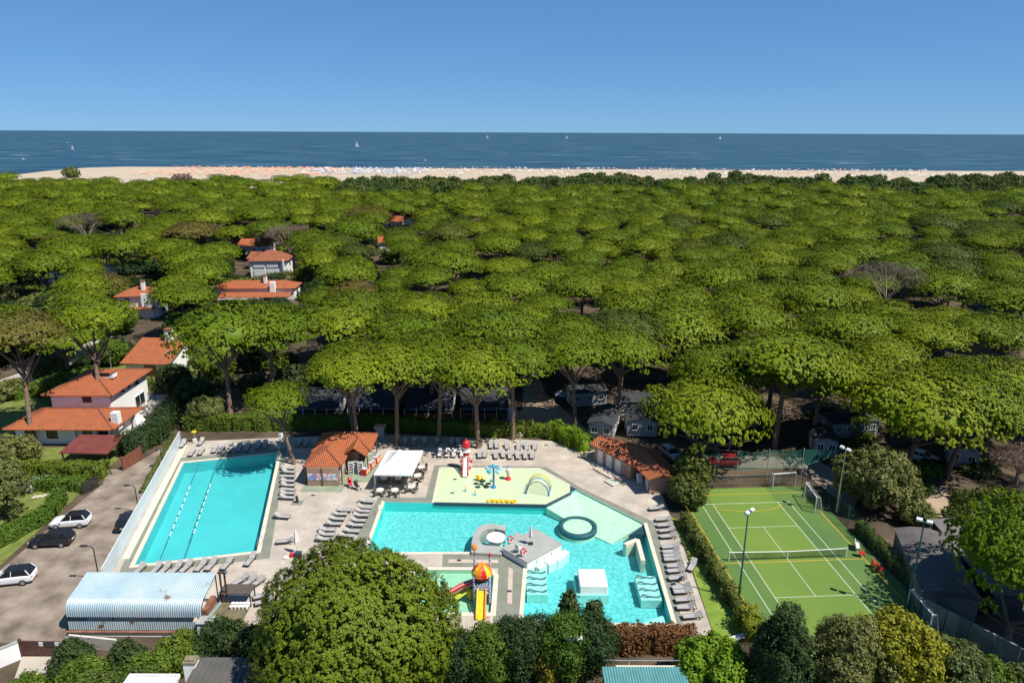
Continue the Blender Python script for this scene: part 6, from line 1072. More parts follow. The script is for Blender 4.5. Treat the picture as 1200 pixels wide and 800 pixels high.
# forest: the largest in view one by one
IND = [676,923,142,88,383,944,177,91,513,969,134,74,418,1071,132,85,-132,1078,137,82,-22,1154,157,90,298,1219,152,93,810,995,105,65,-185,1214,134,86,-1007,1284,123,93,698,1043,106,66,315,1041,115,66,-336,1325,124,96,583,1166,156,76,-273,1133,105,69,189,1158,153,73,-63,1388,130,93,586,1051,140,61,706,1151,141,70,434,1240,150,76,931,1295,114,80,1042,1424,148,92,598,1287,118,77,-797,1202,118,65,102,1233,125,68,240,1336,148,77,465,1390,136,81,99,1129,147,59,-880,1351,106,75,378,1526,120,90,-184,1357,133,75,628,1419,154,81,-476,1287,117,67,757,1321,105,67,1004,1606,144,93,826,1206,136,58,519,1492,132,81,1176,1582,125,88,800,1442,105,72,4,1598,130,86,349,1351,120,65,-335,1479,119,72,894,1398,101,64,-61,1273,133,56,157,1558,144,77,-720,1512,126,72,109,1342,99,57,515,1741,130,88,29,1304,127,55,-512,1406,82,60,653,1657,105,75,-1353,1753,134,84,-188,1462,116,62,-1046,1405,95,55,275,1426,118,57,351,1707,111,75,-895,1943,135,94,-163,1805,156,84,-86,1543,99,61,706,1955,140,90,1022,1819,142,80,90,1749,131,75,253,1516,137,59,76,1472,111,55,528,1602,114,63,-369,1601,110,63,-437,1828,120,79,-816,1815,126,77,-264,1563,102,59,-1011,1625,126,63,-804,1674,111,65,-955,1532,108,56,1211,1965,152,86,794,1605,102,60,-1225,1830,143,76,658,1553,89,56,913,1776,103,70,214,1661,126,62,603,1877,125,76,-177,1557,93,55,1104,1686,112,63,-455,1667,82,61,-1309,2069,133,88,764,1770,116,67,415,1628,96,58,1093,1926,131,78,-200,1672,132,62,1297,1772,119,67,909,1978,132,81,1285,1673,134,59,-1247,1635,126,56,1149,1814,139,67,-17,1756,97,61,1211,1714,133,60,-1466,2008,128,77,693,1832,113,66,1020,2073,143,81,-1025,1745,99,60,-1006,2052,140,79,-454,1983,104,73,1547,2183,149,87,1373,1973,130,73,-288,1865,95,65,294,1824,113,63,-573,2130,140,82,-39,2115,154,82,-243,1976,130,72,-1149,2060,150,78,-1392,2207,129,86,1330,1873,122,65,-1427,1876,126,65,403,1834,124,62,-290,1712,99,55,852,2235,121,86,-34,1845,121,62,-110,1721,91,54,186,1806,122,59,196,1946,130,67,1077,2265,164,88,-531,2389,173,96,403,2100,151,76,691,2268,138,85,-1202,1946,97,64,-68,2248,131,82,859,2087,110,72,321,1946,112,64,-124,1957,107,64,849,1863,130,59,-1046,2171,119,75,-873,2075,127,70,507,1994,129,64,178,2310,131,82,96,1878,94,56,1542,2057,157,68,-1050,2313,159,82,3,1933,110,59,578,2226,120,75,-657,2287,140,79,-211,2320,159,81,667,2444,121,86,588,2079,121,65,-557,2015,116,62,503,1887,113,54,128,2185,120,69,1118,2145,121,67,-245,2170,116,68,1318,2473,149,87,1261,2325,116,76,-1324,1952,123,57,307,2280,147,74,54,2043,134,61,1133,2050,104,60,87,2630,156,94,1507,2513,173,88,-169,2087,137,62,1284,2143,146,65,-349,2264,141,71,-849,2487,147,83,315,2600,167,91,-315,2080,134,61,251,2087,138,61,-194,2518,144,84,-1183,2247,140,69,-1147,2676,163,94,-1545,2271,151,70,-1796,2583,158,87,1637,2414,146,76,156,2074,137,59,945,2407,123,75,1415,2119,154,61,489,2287,152,69,238,2715,169,93,-1453,2654,166,89,760,2130,134,60,1089,2443,123,75,1367,2286,114,66,-581,2809,164,96,-1701,2392,140,71,989,2195,110,60,1604,2694,166,87,73,2362,133,68,-198,2664,142,84,1524,2384,121,69,1859,2699,129,85,634,2742,142,88,-1561,2163,127,58,-1555,2777,172,91,-472,2091,125,55,660,2145,114,56,-1011,2821,168,92,325,2171,101,56,457,2183,97,57,-26,2417,122,68,155,2434,156,69,444,2551,124,74,1098,2557,112,73,1221,2222,104,57,-328,2933,144,93,1201,2722,134,82,1891,2513,136,71,1720,2621,139,76,-381,2414,131,64,-30,2526,147,70,-1268,2186,127,54,-128,2410,152,65,-1960,2680,144,77,-926,2222,101,55,-990,3038,141,95,357,2369,108,61,63,2945,159,91,587,2365,100,60,-189,2955,183,92,81,2509,122,67,-1636,2214,128,54,1776,2522,128,67,1417,2374,146,61,1656,2819,155,82,-974,2502,122,66,-1210,2372,144,61,-1219,2484,147,66,-546,2246,134,55,-1541,2381,106,60,781,2365,108,59,-309,2598,132,70,504,2670,146,73,1972,2601,115,69,1266,3067,123,92,1494,2295,151,56,-1432,2399,103,59,-1350,2786,132,77,954,2307,122,55,487,2402,143,60,462,3021,126,87,1648,2303,143,55,1161,2362,142,58,-1108,2484,131,63,-1405,3061,163,91,-2065,3109,146,92,1517,3126,142,93,682,2569,119,65,-536,2680,154,71,288,2473,145,62,1775,2851,130,78,1069,2661,110,68,1364,3231,131,95,599,2623,107,66,686,2877,153,79,-1748,2760,149,73,800,2456,122,59,956,2512,112,60,1980,2819,119,74,942,3170,147,92,-1309,2604,107,64,-1672,2671,135,68,-1339,2425,98,56,-1393,2906,120,77,-1637,2510,101,59,2338,3142,146,89,-727,2957,129,79,-794,3149,144,89,1053,2933,119,77,945,2685,94,66,-289,2402,105,54,1741,2406,122,55,-1208,2899,133,76,192,2569,152,62,-1845,3054,148,83,-2201,3175,162,89,724,2662,98,64,1625,3034,129,81,813,2906,135,74,-1959,2555,110,59,2213,3227,162,90,1367,2948,122,75,993,2595,104,59,-610,3327,160,94,0,2810,126,69,-1810,2451,125,54,208,2989,171,78,-2408,3215,152,87,552,2469,128,55,832,2591,127,59]
RST = [-1858,2906,154,73,594,2954,139,74,1117,3030,130,77,1666,3211,134,85,-283,3259,173,90,-1067,3164,156,84,2053,3293,163,90,-1039,2574,105,57,-1826,3304,147,89,-498,3203,145,84,726,3011,115,74,-524,2544,109,55,1646,2538,105,55,1739,2726,149,64,-1937,3196,165,84,1216,2554,116,56,-967,2680,109,60,-1275,3442,137,94,1357,2630,129,58,1977,2703,146,61,-887,2595,107,56,-946,3253,132,83,1374,2818,128,64,-1227,3018,159,74,1833,3215,131,80,1639,3476,146,93,323,3115,129,76,-286,2816,135,64,-903,2763,103,61,1265,3396,148,88,1340,2722,100,59,634,3211,142,79,1241,2825,108,62,-58,2725,127,59,-1499,3534,166,94,2311,3349,152,85,2080,2740,104,59,1599,2923,144,66,-1871,2742,135,59,1885,2881,130,64,743,2766,100,59,-2041,2793,112,59,1510,3333,118,80,852,2810,130,60,286,3471,139,87,1741,3083,114,70,-747,2833,126,61,1716,2962,147,66,836,2723,93,56,940,2860,95,60,2502,3544,163,91,1984,3407,150,84,1428,3038,123,68,95,2780,139,59,1497,2941,123,64,1071,3132,122,71,1994,3121,142,71,-1291,2699,127,55,1440,2696,138,55,807,3111,120,70,-1039,3646,161,94,1081,2762,93,56,-1284,3208,157,75,1935,3025,125,66,86,3429,167,84,-2228,3333,125,78,-876,2955,144,64,1822,2968,143,64,-1811,3657,179,94,-319,2727,137,55,-1008,3455,127,82,-562,3518,122,84,505,2850,137,59,-1801,3175,135,70,384,3573,144,87,-1941,2835,125,57,867,2994,89,62,-70,2892,131,59,20,3274,171,75,-157,2792,156,56,430,2775,141,55,421,2877,129,59,-339,3433,140,80,1161,2869,106,58,1944,3635,149,89,213,2879,148,59,927,3530,137,83,-52,3809,142,95,-1048,3321,138,75,293,3768,172,95,2181,3078,101,64,-1166,3355,130,76,1196,3698,151,91,1237,2944,129,60,-2022,3556,172,85,2267,3567,143,84,761,3544,154,84,2567,3710,159,91,-579,3023,134,62,598,3095,137,65,315,2873,121,57,451,3824,152,95,1478,2853,135,56,-1271,3842,155,95,-1954,2978,133,60,-140,3316,144,72,-1120,3059,137,62,-2076,2900,130,57,2048,2965,111,58,849,3360,97,72,2094,2854,133,55,-844,2850,121,54,-2218,3889,140,94,-8,3066,148,62,758,3241,123,68,-1096,2902,137,56,-767,3272,135,69,-2553,3493,123,76,400,3372,124,72,1447,3914,170,95,1818,3337,147,71,-197,3792,142,88,-886,3453,131,74,1879,3105,123,61,211,3093,137,61,128,3312,121,68,-2334,3385,151,72,-2223,3645,157,82,2477,3374,147,71,582,3433,124,72,-1687,3487,146,75,560,3330,114,68,527,3176,103,62,-420,3324,150,69,2149,3613,143,79,-27,3380,142,71,2719,3585,121,77,-1372,3544,116,75,741,3366,140,69,944,3292,119,66,-668,3447,110,71,2104,3135,137,61,1325,3785,139,85,-2820,3844,158,88,-2445,3773,146,85,-644,3177,102,61,78,4022,167,95,-130,3189,140,62,-2135,2979,98,54,349,3002,133,56,1239,4043,155,95,2070,3719,140,81,999,3975,154,92,1513,3726,133,81,1801,3799,168,86,-2193,3053,126,57,2094,3039,104,56,1160,3854,126,86,1061,3337,98,65,463,3474,153,72,405,3203,151,62,1703,3591,126,75,-291,3902,145,87,1778,3974,171,92,-2217,3527,121,72,1315,3560,118,73,888,3753,129,80,290,3344,151,66,-1356,3667,120,76,-247,3059,153,56,563,3601,109,73,-2043,4037,167,92,1130,3415,107,67,-210,3428,117,67,2107,3450,120,68,953,3051,97,54,-1511,3387,148,66,1713,3321,127,63,1624,4011,143,89,3013,4077,127,91,-360,3106,113,56,-2314,4105,162,94,2309,3862,143,83,-909,3131,97,56,-2346,3685,154,77,-181,4023,117,88,120,3129,147,57,-1412,3345,146,64,-121,3068,124,54,1202,3540,117,70,702,3775,121,78,2353,3652,127,74,-801,3741,96,75,1167,3282,98,60,1428,3633,129,73,71,3639,141,73,-1183,3159,121,56,-1140,3729,105,74,-1906,3387,127,63,-232,3161,132,56,-305,3701,131,74,1071,3229,101,57,-487,3412,147,64,2187,3371,103,61,943,3396,92,62,-387,3800,114,76,-1937,3656,151,72,1929,3287,103,58,-1583,3303,140,60,1235,3225,99,56,1841,4227,174,93,-2114,3368,133,61,143,3211,145,56,342,3911,134,79,-2073,3256,104,57,250,3249,123,57,-2995,4327,161,96,-391,3586,117,67,860,3889,114,77,1291,3915,132,79,1756,3462,116,62,2772,3840,140,76,2892,3892,130,77,2693,3972,128,80,2198,3951,124,79,-1428,3214,115,54,-1123,4149,126,86,2689,4134,134,86,-1664,3712,128,70,256,4264,134,90,-2516,4006,132,81,-2100,3473,130,63,1004,3614,104,66,1540,3602,137,67,2454,3883,130,76,1078,3507,92,62,-909,3558,130,65,701,4392,137,94,-2339,3840,133,74,-2432,3328,145,58,2063,3546,139,65,-71,4193,155,88,21,3529,156,64,-1692,3264,129,55,-770,3417,112,59,-2416,4251,149,89,1399,3455,132,61,-229,4211,161,88,-2959,4180,164,87,-1650,3390,117,58,-299,4076,110,80,806,4000,147,79,-1589,4128,131,83,144,4146,128,83,1859,3433,96,59,1585,3826,143,73,-466,3657,135,67,466,3268,137,55,-862,3876,99,73,-1288,3319,119,55,-1348,4466,151,95,-1419,3783,120,70,2324,3463,138,60,2176,3765,134,69,-979,3752,131,69,-1393,3985,112,75,89,3788,117,69,639,3516,114,60,981,4320,170,89,1484,3484,105,59,1076,3706,103,65,2407,3752,132,68,-422,3919,100,72,-1200,4372,133,89,1008,3828,123,70,172,3531,147,61,-212,3534,134,61,-1988,3444,123,58,-137,3592,132,62,-2531,3669,151,65,-1601,3628,119,63,-871,3662,91,63,721,3665,105,63,-2408,4456,133,91,-1154,3509,133,59,-1827,3845,141,70,-761,3971,123,73,-1478,3913,130,72,-2002,3771,140,67,-2768,4251,134,83,-91,3502,121,58,2574,3420,113,56,-2450,3449,106,56,-1670,3827,146,69,2940,4197,147,81,2595,3897,127,70,-1884,3555,142,60,804,3448,117,56,-2288,4371,141,86,-1170,3626,124,61,199,3398,110,54,-770,3511,87,57,824,3644,107,61,1821,3538,123,59,-283,3591,114,60,513,4155,131,78,-1511,4468,158,90,-1456,4282,132,82,-1788,3505,152,58,-1550,3820,145,67,-2107,3822,154,68,-1223,4607,168,95,65,3896,146,70,-1730,3919,146,70,-56,3658,139,62,-446,3493,122,56,2417,3475,106,55,212,4043,118,73,-1750,4584,159,93,1660,3730,142,63,-473,4083,100,73,-2202,4255,148,80,-709,3633,125,60,628,3698,124,62,-1101,3848,107,65,2684,4278,103,79,1357,4393,146,84,-2551,3889,150,68,1593,4241,148,79,-2449,4123,144,75,-2322,3529,117,56,-492,3771,125,63,-1732,4163,141,76,2423,4156,142,75,-1549,3711,110,61,2287,4245,120,77,-926,4034,130,71,-2894,4429,139,83,-395,4170,103,74,-2631,3558,139,56,2274,3752,133,62,-1264,3612,120,57,2756,3697,106,59,-1916,4049,162,71,2664,3790,127,62,-2643,3808,129,63,2556,4177,146,75,711,3902,119,65,-2678,3651,133,58,-2612,4246,134,76,-2092,4527,150,86,1119,3599,117,56,318,4039,133,69,2020,4144,126,72,456,3687,122,58,1748,3697,112,58,-604,3675,94,57,-2412,3541,108,54,1836,4377,148,80,-1303,4120,112,71,-1691,3618,147,57,1740,4149,157,73,-2557,4839,110,93,150,3708,135,59,-3044,4580,120,85,3084,4189,128,72,1415,4124,135,70,-2554,4489,104,81,197,3933,111,64,1803,3623,131,56,263,3586,137,54,387,4323,144,76,-2444,3911,118,63,-1744,4725,147,89,184,3626,122,55,-2638,3951,135,64,582,4321,144,76,2611,3606,118,54,-1248,4881,153,94,1325,3656,103,55,-1167,3995,135,65,-681,3734,86,57,1088,4190,146,71,-588,3785,124,59,2094,4054,113,66,-1065,4034,130,66,-55,4078,146,68,2330,4040,112,65,982,3705,98,56,-547,3867,118,61,-1617,3918,143,62,-2190,4140,148,69,2440,4285,105,72,1175,4351,145,75,-1768,4032,133,65,-679,4040,129,65,1908,4115,130,67,-2785,4638,146,84,2469,3653,133,54,-3317,4633,147,84,-1268,3990,137,64,-186,3665,111,54,2053,4281,160,73,-525,4198,129,70,-1936,3914,143,62,2166,4193,143,70,2426,3985,125,63,-3008,4051,125,65,-2204,3768,131,57,-392,4020,116,63,-2706,3739,147,56,2113,3872,136,60,-2095,3715,130,55,-2166,4426,122,75,444,3979,138,62,1903,3763,137,56,-790,4236,99,68,2855,4053,122,64,-2401,4957,134,92,2498,4059,139,64,2008,3820,110,57,2983,3959,112,61,-2738,4080,140,65,-2968,4702,134,83,-2048,4186,134,67,-1906,4157,124,66,1108,4033,107,62,-1441,4163,128,66,-1876,4752,150,85,1714,3866,133,58,-574,3997,88,60,-2754,4924,142,90,1574,4135,120,65,404,4173,144,67,1271,4168,138,66,-1909,3751,134,54,897,4180,111,65,603,3887,131,58,-1985,4422,122,72,-2787,4371,129,71,815,4109,147,64,-2035,3887,151,58,-2844,4170,131,65,-2891,4858,106,85,-1215,4743,127,82,-816,4087,121,63,-2551,4366,110,70,579,3779,139,55,-1517,4041,134,61,-885,4192,102,64,2580,3996,98,59,-1889,4365,113,69,-2239,4803,117,82,-1215,4215,125,65,-1033,3924,116,57,-1894,4881,123,84,1499,4033,134,60,-3090,4245,123,65,1363,3999,122,59,1715,4333,129,68,-2215,4573,147,75,-2355,3976,130,58,-91,3936,128,56,-2765,3986,104,57,-692,3875,102,54,1964,3905,140,56,-1357,4335,138,67,-984,4237,92,63,-2359,4579,115,73,603,4009,102,57,735,4175,144,62,-615,4126,123,60,-2673,4415,111,68,-980,4124,83,60,-3047,4455,133,69,-2321,4689,132,76,-2864,3950,108,55,-706,4161,124,61,669,4092,129,59,1664,4423,148,68,-1423,4617,137,73,-3693,5031,160,86,-3148,4158,145,61,-1963,4636,122,73,-1977,4302,137,64,-3510,5014,164,86,271,4145,135,60,412,4075,115,57,-1499,4722,167,76,471,4254,142,62,151,4313,114,63,-1710,4356,144,65,-2078,4360,110,64,-1842,3973,141,55,-1414,4806,170,78,-3315,4952,116,81,-2916,4069,130,57,-3207,4684,122,73,-3131,4375,133,65,1501,4315,119,63,-2911,4591,101,69,-1606,4239,142,61,1945,3988,138,55,-1655,4019,123,55,1399,4244,155,61,-2019,4976,157,82,-3246,4294,133,62,2239,4127,116,57,850,4304,115,61,-1812,4231,123,60,1288,4294,130,61,2837,4303,107,60,-2185,4046,138,54,970,4097,119,55,-2798,4489,105,64,-2569,4110,139,55,-3337,4455,124,64,1170,4249,151,59,-2875,4305,101,59,2794,4185,125,56,-1317,4235,96,57,-1331,4708,150,70,1553,4485,153,64,-3432,4863,113,73,-1697,4263,107,57,-1771,4457,128,62,-2476,4722,124,68,-2897,4997,123,76,-3233,4549,106,63,-1878,4533,139,64,656,4251,141,56,18,4305,109,57,-1568,4626,125,64,-2470,4599,105,63,-2026,4798,135,69,-1780,4852,140,71,66,4235,127,55,-2620,4732,91,66,1953,4255,112,55,-3549,4845,117,69,302,4406,129,58,-2595,4636,90,63,-3427,4620,142,64,2154,4294,131,55,-2131,4720,101,64,2559,4290,128,55,474,4422,143,58,-2197,4970,120,71,1489,4411,148,58,-2575,5001,118,71,1094,4298,147,55,-3498,4758,135,65,-1559,4324,109,54,-1977,4536,108,59,1948,4338,132,54,-3153,4595,131,60,-3229,4440,140,57,-2705,4510,124,58,-2298,4501,119,57,-1623,4516,141,58,-1642,4773,117,62,-3137,4489,101,55,-2842,4743,104,60,-3082,4754,120,60,-3398,4748,136,59,-3176,4928,135,62,-2067,4644,101,55,-2712,4769,123,58,-3339,4822,121,59,-3043,4911,91,59,-3294,4737,123,55,-3637,4921,142,59,-3245,4850,113,57,-3168,4802,111,56,-2399,4784,94,54,-3005,4996,122,58,-3210,5012,108,58,-3385,5038,120,59,-2270,4906,85,55,-2156,4875,131,54,-3102,4980,125,56,-2289,4999,104,54]
rf_ = random.Random(5); DONE = set()
NEAR = [('white bungalow behind the villa',-67.2,127.6),('tall ended white house at left',-91.5,170.5),('long low house with two orange roofs',-69.8,190.3),('pyramid roofed house',-75.5,219.5),('sandy roofed house at the left edge',-129,209),('bare grey brown pine at right',88.8,164),('sandy camp track',6,122),('long grey camp home at right',63.5,91.5),('deep shaded camp home behind the court',34.5,105.5)]
for i in range(0, len(IND), 4):
    x, y, tp_, r_ = [v/10 for v in IND[i:i+4]]; left = x < -22-.12*(y-100); brown = left and rf_.random() < .06
    dark = not brown and rf_.random() < .09; best = None
    for nm_, hx, hy in NEAR:
        if nm_ not in DONE and (x-hx)**2+(y-hy)**2 < 13**2: best = nm_; break
    if best: DONE.add(best)
    l = 'umbrella pine standing closest to the '+best if best else 'umbrella pine with duller darker needles than its neighbours' if dark else ('pine with brownish needles among the left pines' if brown else 'green umbrella pine among the houses on the left') if left else ('green umbrella pine in the near canopy behind the camp homes' if y < 140 else 'green umbrella pine within the closed canopy of the wood')
    pine((x, y), tp_, r_, l, 'umbrella pines of the wood', rf_.randrange(NV), rf_.uniform(0, 6.28), CROWN_BROWN if brown else CROWN_DARK if dark else None, (0, 0), rf_.uniform(.85, 1.2))
# forest beyond: one mass, instanced on points
def scatter(name, rows, meshes, label, cat):
    """rows of x, y, z, scale, z-scale, turn; every point carries one of the meshes"""
    src = bpy.data.collections.new(name+'_sources')
    for k, m in enumerate(meshes): src.objects.link(bpy.data.objects.new('%s_%02d' % (name, k), m))
    me = bpy.data.meshes.new(name); me.from_pydata([(r[0], r[1], r[2]) for r in rows], [], []); n = len(rows)
    a = me.attributes.new('turn', 'FLOAT_VECTOR', 'POINT'); a.data.foreach_set('vector', np.array([(0, 0, r[5]) for r in rows], np.float32).ravel())
    a = me.attributes.new('size', 'FLOAT_VECTOR', 'POINT'); a.data.foreach_set('vector', np.array([(r[3], r[3], r[4]) for r in rows], np.float32).ravel())
    a = me.attributes.new('pick', 'INT', 'POINT'); a.data.foreach_set('value', np.arange(n, dtype=np.int32)*7 % len(meshes))
    o = bpy.data.objects.new(name, me); COL.objects.link(o); ng = bpy.data.node_groups.new(name, 'GeometryNodeTree')
    ng.interface.new_socket('Geometry', in_out='INPUT', socket_type='NodeSocketGeometry'); ng.interface.new_socket('Geometry', in_out='OUTPUT', socket_type='NodeSocketGeometry')
    N, L = ng.nodes, ng.links; gi, go = N.new('NodeGroupInput'), N.new('NodeGroupOutput'); ip = N.new('GeometryNodeInstanceOnPoints'); ci = N.new('GeometryNodeCollectionInfo'); ci.inputs['Collection'].default_value = src; ci.inputs['Separate Children'].default_value = True; ci.inputs['Reset Children'].default_value = True
    def attr(nm, ty):
        x = N.new('GeometryNodeInputNamedAttribute'); x.data_type = ty; x.inputs['Name'].default_value = nm; return x.outputs[0]
    L.new(gi.outputs[0], ip.inputs['Points']); L.new(ci.outputs[0], ip.inputs['Instance']); ip.inputs['Pick Instance'].default_value = True
    L.new(attr('pick', 'INT'), ip.inputs['Instance Index']); L.new(attr('turn', 'FLOAT_VECTOR'), ip.inputs['Rotation']); L.new(attr('size', 'FLOAT_VECTOR'), ip.inputs['Scale']); L.new(ip.outputs[0], go.inputs[0])
    o.modifiers.new('scatter', 'NODES').node_group = ng; return tag(o, label, cat, kind='stuff')
FAR = [pine_bits(41+k, 140, 11, 15, .14, .09, None, .125, 4.9, .11) for k in range(7)]
rows = []
for i in range(0, len(RST), 4):
    x, y, tp_, r_ = [v/10 for v in RST[i:i+4]]; s = r_*1.02/7; hz = rf_.uniform(.85, 1.15); rows.append((x, y, tp_-5.3*s*hz, s, s*hz, rf_.uniform(0, 6.28)))
scatter('far_pine_wood', rows, FAR, 'far green canopy of umbrella pines reaching towards the beach', 'pine wood')
# dark mixed wood along the dunes
rg = random.Random(21); rows = []
for i in range(1150):
    x = rg.uniform(-130, 430); y = 435+rg.uniform(0, 85)+10*math.sin(x*.02); s = rg.uniform(.6, 1.2)
    if -130 < x < -100 and rg.random() < .5: continue
    rows.append((x, y, 2.2+(y-435)*.028+rg.uniform(-1.2,1.2)+(2.2 if x > 40 and math.sin(x*.045)+math.sin(x*.021) > .3 else 0), s, s*rg.uniform(.8, 1.25), rg.uniform(0, 6.28)))
for i in range(70): x = rg.uniform(-480, -130); rows.append((x, 512+rg.uniform(-10, 14), 1.0, rg.uniform(.4, .9), rg.uniform(.4, .8), rg.uniform(0, 6)))
DM = []
for k in range(4):
    C, LR = ball_lobes(200+k, 5.0, 5.0, 8.0, 46, .32); DM.append(lobed('dune_tree', C, LR, DUNE, 200+k, 14, 5, .5, .26, .9, -.6, .45, dome(3.9, 3.9, .6, 7.2, 3.5)))
scatter('dune_wood', rows, DM, 'dark mixed wood along the dunes before the beach', 'wood')
# low undergrowth and gardens between the houses and below the pines
rg = random.Random(33); rows = []; UG = []
HOMES = [(-64.6,97,9),(-65,106,9),(-67.2,127.6,6.5),(-91.5,170.5,7),(-69.8,188,12),(-75.5,219.5,8.5),(-80,233,9),(-113,236,8),(-129,209,10),(-95,262,8),(-57.7,89.3,5)]
while len(rows) < 620:
    y = math.sqrt(rg.uniform(104**2, 330**2)); x = rg.uniform(-.78*y-8, -24-.05*y)
    if any((x-a)**2+(y-b)**2 < (c+1.5)**2 for a, b, c in HOMES) or (x > -52 and y < 114): continue
    if abs((x+97)-(y-117)*.36) < 6.5 and y < 160: continue
    if -63 < x < -50 and 98 < y < 112: continue
    s = rg.uniform(.35, .8); rows.append((x, y, -.3, s, s*rg.uniform(.6, 1.0), rg.uniform(0, 6.28)))
for i in range(1500):
    y = math.sqrt(rg.uniform(112**2, 340**2)); x = rg.uniform(-24-.05*y, .76*y); s = rg.uniform(.3, .6)
    if y < 130 and (-40 < x < 26): continue; rows.append((x, y, -.3, s, s*.8, rg.uniform(0, 6.28)))
for i in range(70):
    x = rg.uniform(48, 84); y = rg.uniform(74, 108); s = rg.uniform(.2, .42); rows.append((x, y, -.3, s, s*.8, rg.uniform(0, 6.28)))
for k, m_ in enumerate((HEDGE, DARKLEAF, OLIVE, DARKLEAF)):
    C, LR = ball_lobes(240+k, 4.6, 4.6, 6.0, 46, .32); UG.append(lobed('garden_shrub', C, LR, m_, 240+k, 16, 8, .34, .2, .9, -.6, .4, dome(3.6, 3.6, .4, 5.2, 2.4)))
scatter('undergrowth', rows, UG, 'dark shrubs and undergrowth between the houses and under the pines', 'undergrowth')
# ---------------------------------------------------------------- bare trees, broadleaf trees, shrubs, hedges
def plant(name, label, cat, p, mesh, part='foliage', trunk=None, group=None, rz=0.0, z=0.0):
    t = thing(name, label, cat, (p[0], p[1], 0), rz, group); o = bpy.data.objects.new(part, mesh); COL.objects.link(o); o.parent = t; o.location.z = z
    if trunk: MB().tube([(0,0,-.2),(.05,0,trunk*.5),(0,.05,trunk)],[.22,.17,.1],7).build('trunk', BARK, t)
    else: MB().tube([(0,0,-.1),(0,0,.9)],[.09,.05],6).build('stem', BARK, t)
    return t
def blob(seed, rx, ry, H, mat, nl=40, lr=.3, L=.14, W=.08, tufts=30, per=13, pw=1.0, flat=.9, z0=0.0, spread=.28):
    C, LR = ball_lobes(seed, rx, ry, H, nl, lr, z0=z0, pw=pw); core = dome(rx*.72, ry*.72, z0+.05, z0+H*(.9 if pw <= 1 else .7), z0+H*(.45 if pw <= 1 else .15)); return lobed('foliage', C, LR, mat, seed, tufts, per, L, W, flat, -.75, spread, core)
def bare_tree(label, p, h, r_, seed):
    t = thing('bare_tree', label, 'dead tree', (*p, 0)); rg = random.Random(seed); m = MB(); m.tube([(0,0,-.2),(.1,0,h*.45)],[.3,.22],7)
    for k in range(11):
        a = 2*math.pi*k/11+rg.uniform(-.3,.3); e = Vector((r_*.8*math.cos(a), r_*.8*math.sin(a), h*rg.uniform(.8,1))); s = Vector((.1,0,h*.45*rg.uniform(.7,1))); md_ = s.lerp(e,.5)+Vector((0,0,.5)); m.tube([s,md_,e],[.13,.08,.03],5)
        for j in range(4): f = md_.lerp(e, rg.random()); m.tube([f, f+Vector((rg.uniform(-1.6,1.6),rg.uniform(-1.6,1.6),rg.uniform(.2,1.3)))],[.05,.015],4)
    m.build('trunk', M('pale_dead_bark',(.30,.24,.19),.9), t); C, LR, _n = pine_lobes(seed, r_, h*.25, 60, .16); me = lobed('twigs', C, LR, DEAD, seed, 14, 12, .36, .022, .8, -.5, .6, None, 1.2); o = bpy.data.objects.new('twigs', me); COL.objects.link(o); o.parent = t; o.location.z = h*.72
bare_tree('bare grey brown pine standing in the canopy at right', (88.8,164.0), 14.2, 8.2, 5); bare_tree('bare greyish pine above the houses at left', (-157.5,262), 14, 9.5, 6); bare_tree('thin brownish bare pine above the pyramid roofed house', (-75,236), 13.6, 7.5, 7); bare_tree('fallen looking bare twiggy tree at the right edge under the pines', (66,83.5), 4.2, 3.2, 8)
plant('broadleaf_tree', 'leafy green tree at the right rear of the court', 'tree', (44.5,77.5), blob(301,4.6,4.2,7.0,OLIVE,70,.26,.16,.1,z0=.6), trunk=2.0)
plant('broadleaf_tree', 'small shrubby tree beside the ribbed shed path', 'tree', (47.5,73.5), blob(302,1.8,1.8,2.6,OLIVE,24), trunk=.8)
plant('conifer', 'dark pointed conifer at the bottom before the court', 'tree', (21.3,46.0), blob(303,3.4,3.2,9.6,DARKLEAF,130,.24,.13,.06,30,13,1.25,1.1), trunk=1.5)
plant('broadleaf_tree', 'soft olive green tree right of the dark conifer', 'tree', (26.3,45.6), blob(304,3.1,3.0,8.6,OLIVE,80,.27,.14,.06), trunk=1.5)
plant('broadleaf_tree', 'yellow green leafy tree at the bottom right', 'tree', (30.3,46.2), blob(305,3.5,3.2,8.4,LIMELEAF,80,.27,.14,.1), trunk=1.5)
plant('broadleaf_tree', 'darker olive tree at the bottom right beside the yellow green one', 'tree', (34.2,45.2), blob(306,2.6,2.6,6.6,OLIVE,60,.28), trunk=1.2)
for k, (x, y, r_, h, m_, l) in enumerate(((37.6,45.6,1.9,4.6,HEDGE,'small green shrub at the bottom right corner, left one'),(40.6,45.0,2.2,4.0,OLIVE,'low olive shrub at the bottom right corner, middle one'),(44.0,46.2,2.0,3.8,HEDGE,'green shrub at the bottom right corner, right one'))): plant('shrub', l, 'shrub', (x, y), blob(310+k, r_, r_, h, m_, 40))
plant('bush', 'bright green bush below the right end of the brown hedge', 'bush', (16.6,47.6), blob(320,2.9,2.6,4.6,BRIGHT,70,.27,.14,.1))
CY = ((-4.3,48.4,1.8,4.4,'leftmost'),(-1.9,48.4,1.8,5.2,'second'),(0.4,48.8,1.9,5.7,'third'),(2.6,49.6,2.0,5.0,'fourth'),(4.4,48.8,1.8,6.2,'fifth'),(6.6,49.6,1.9,5.6,'rightmost'))
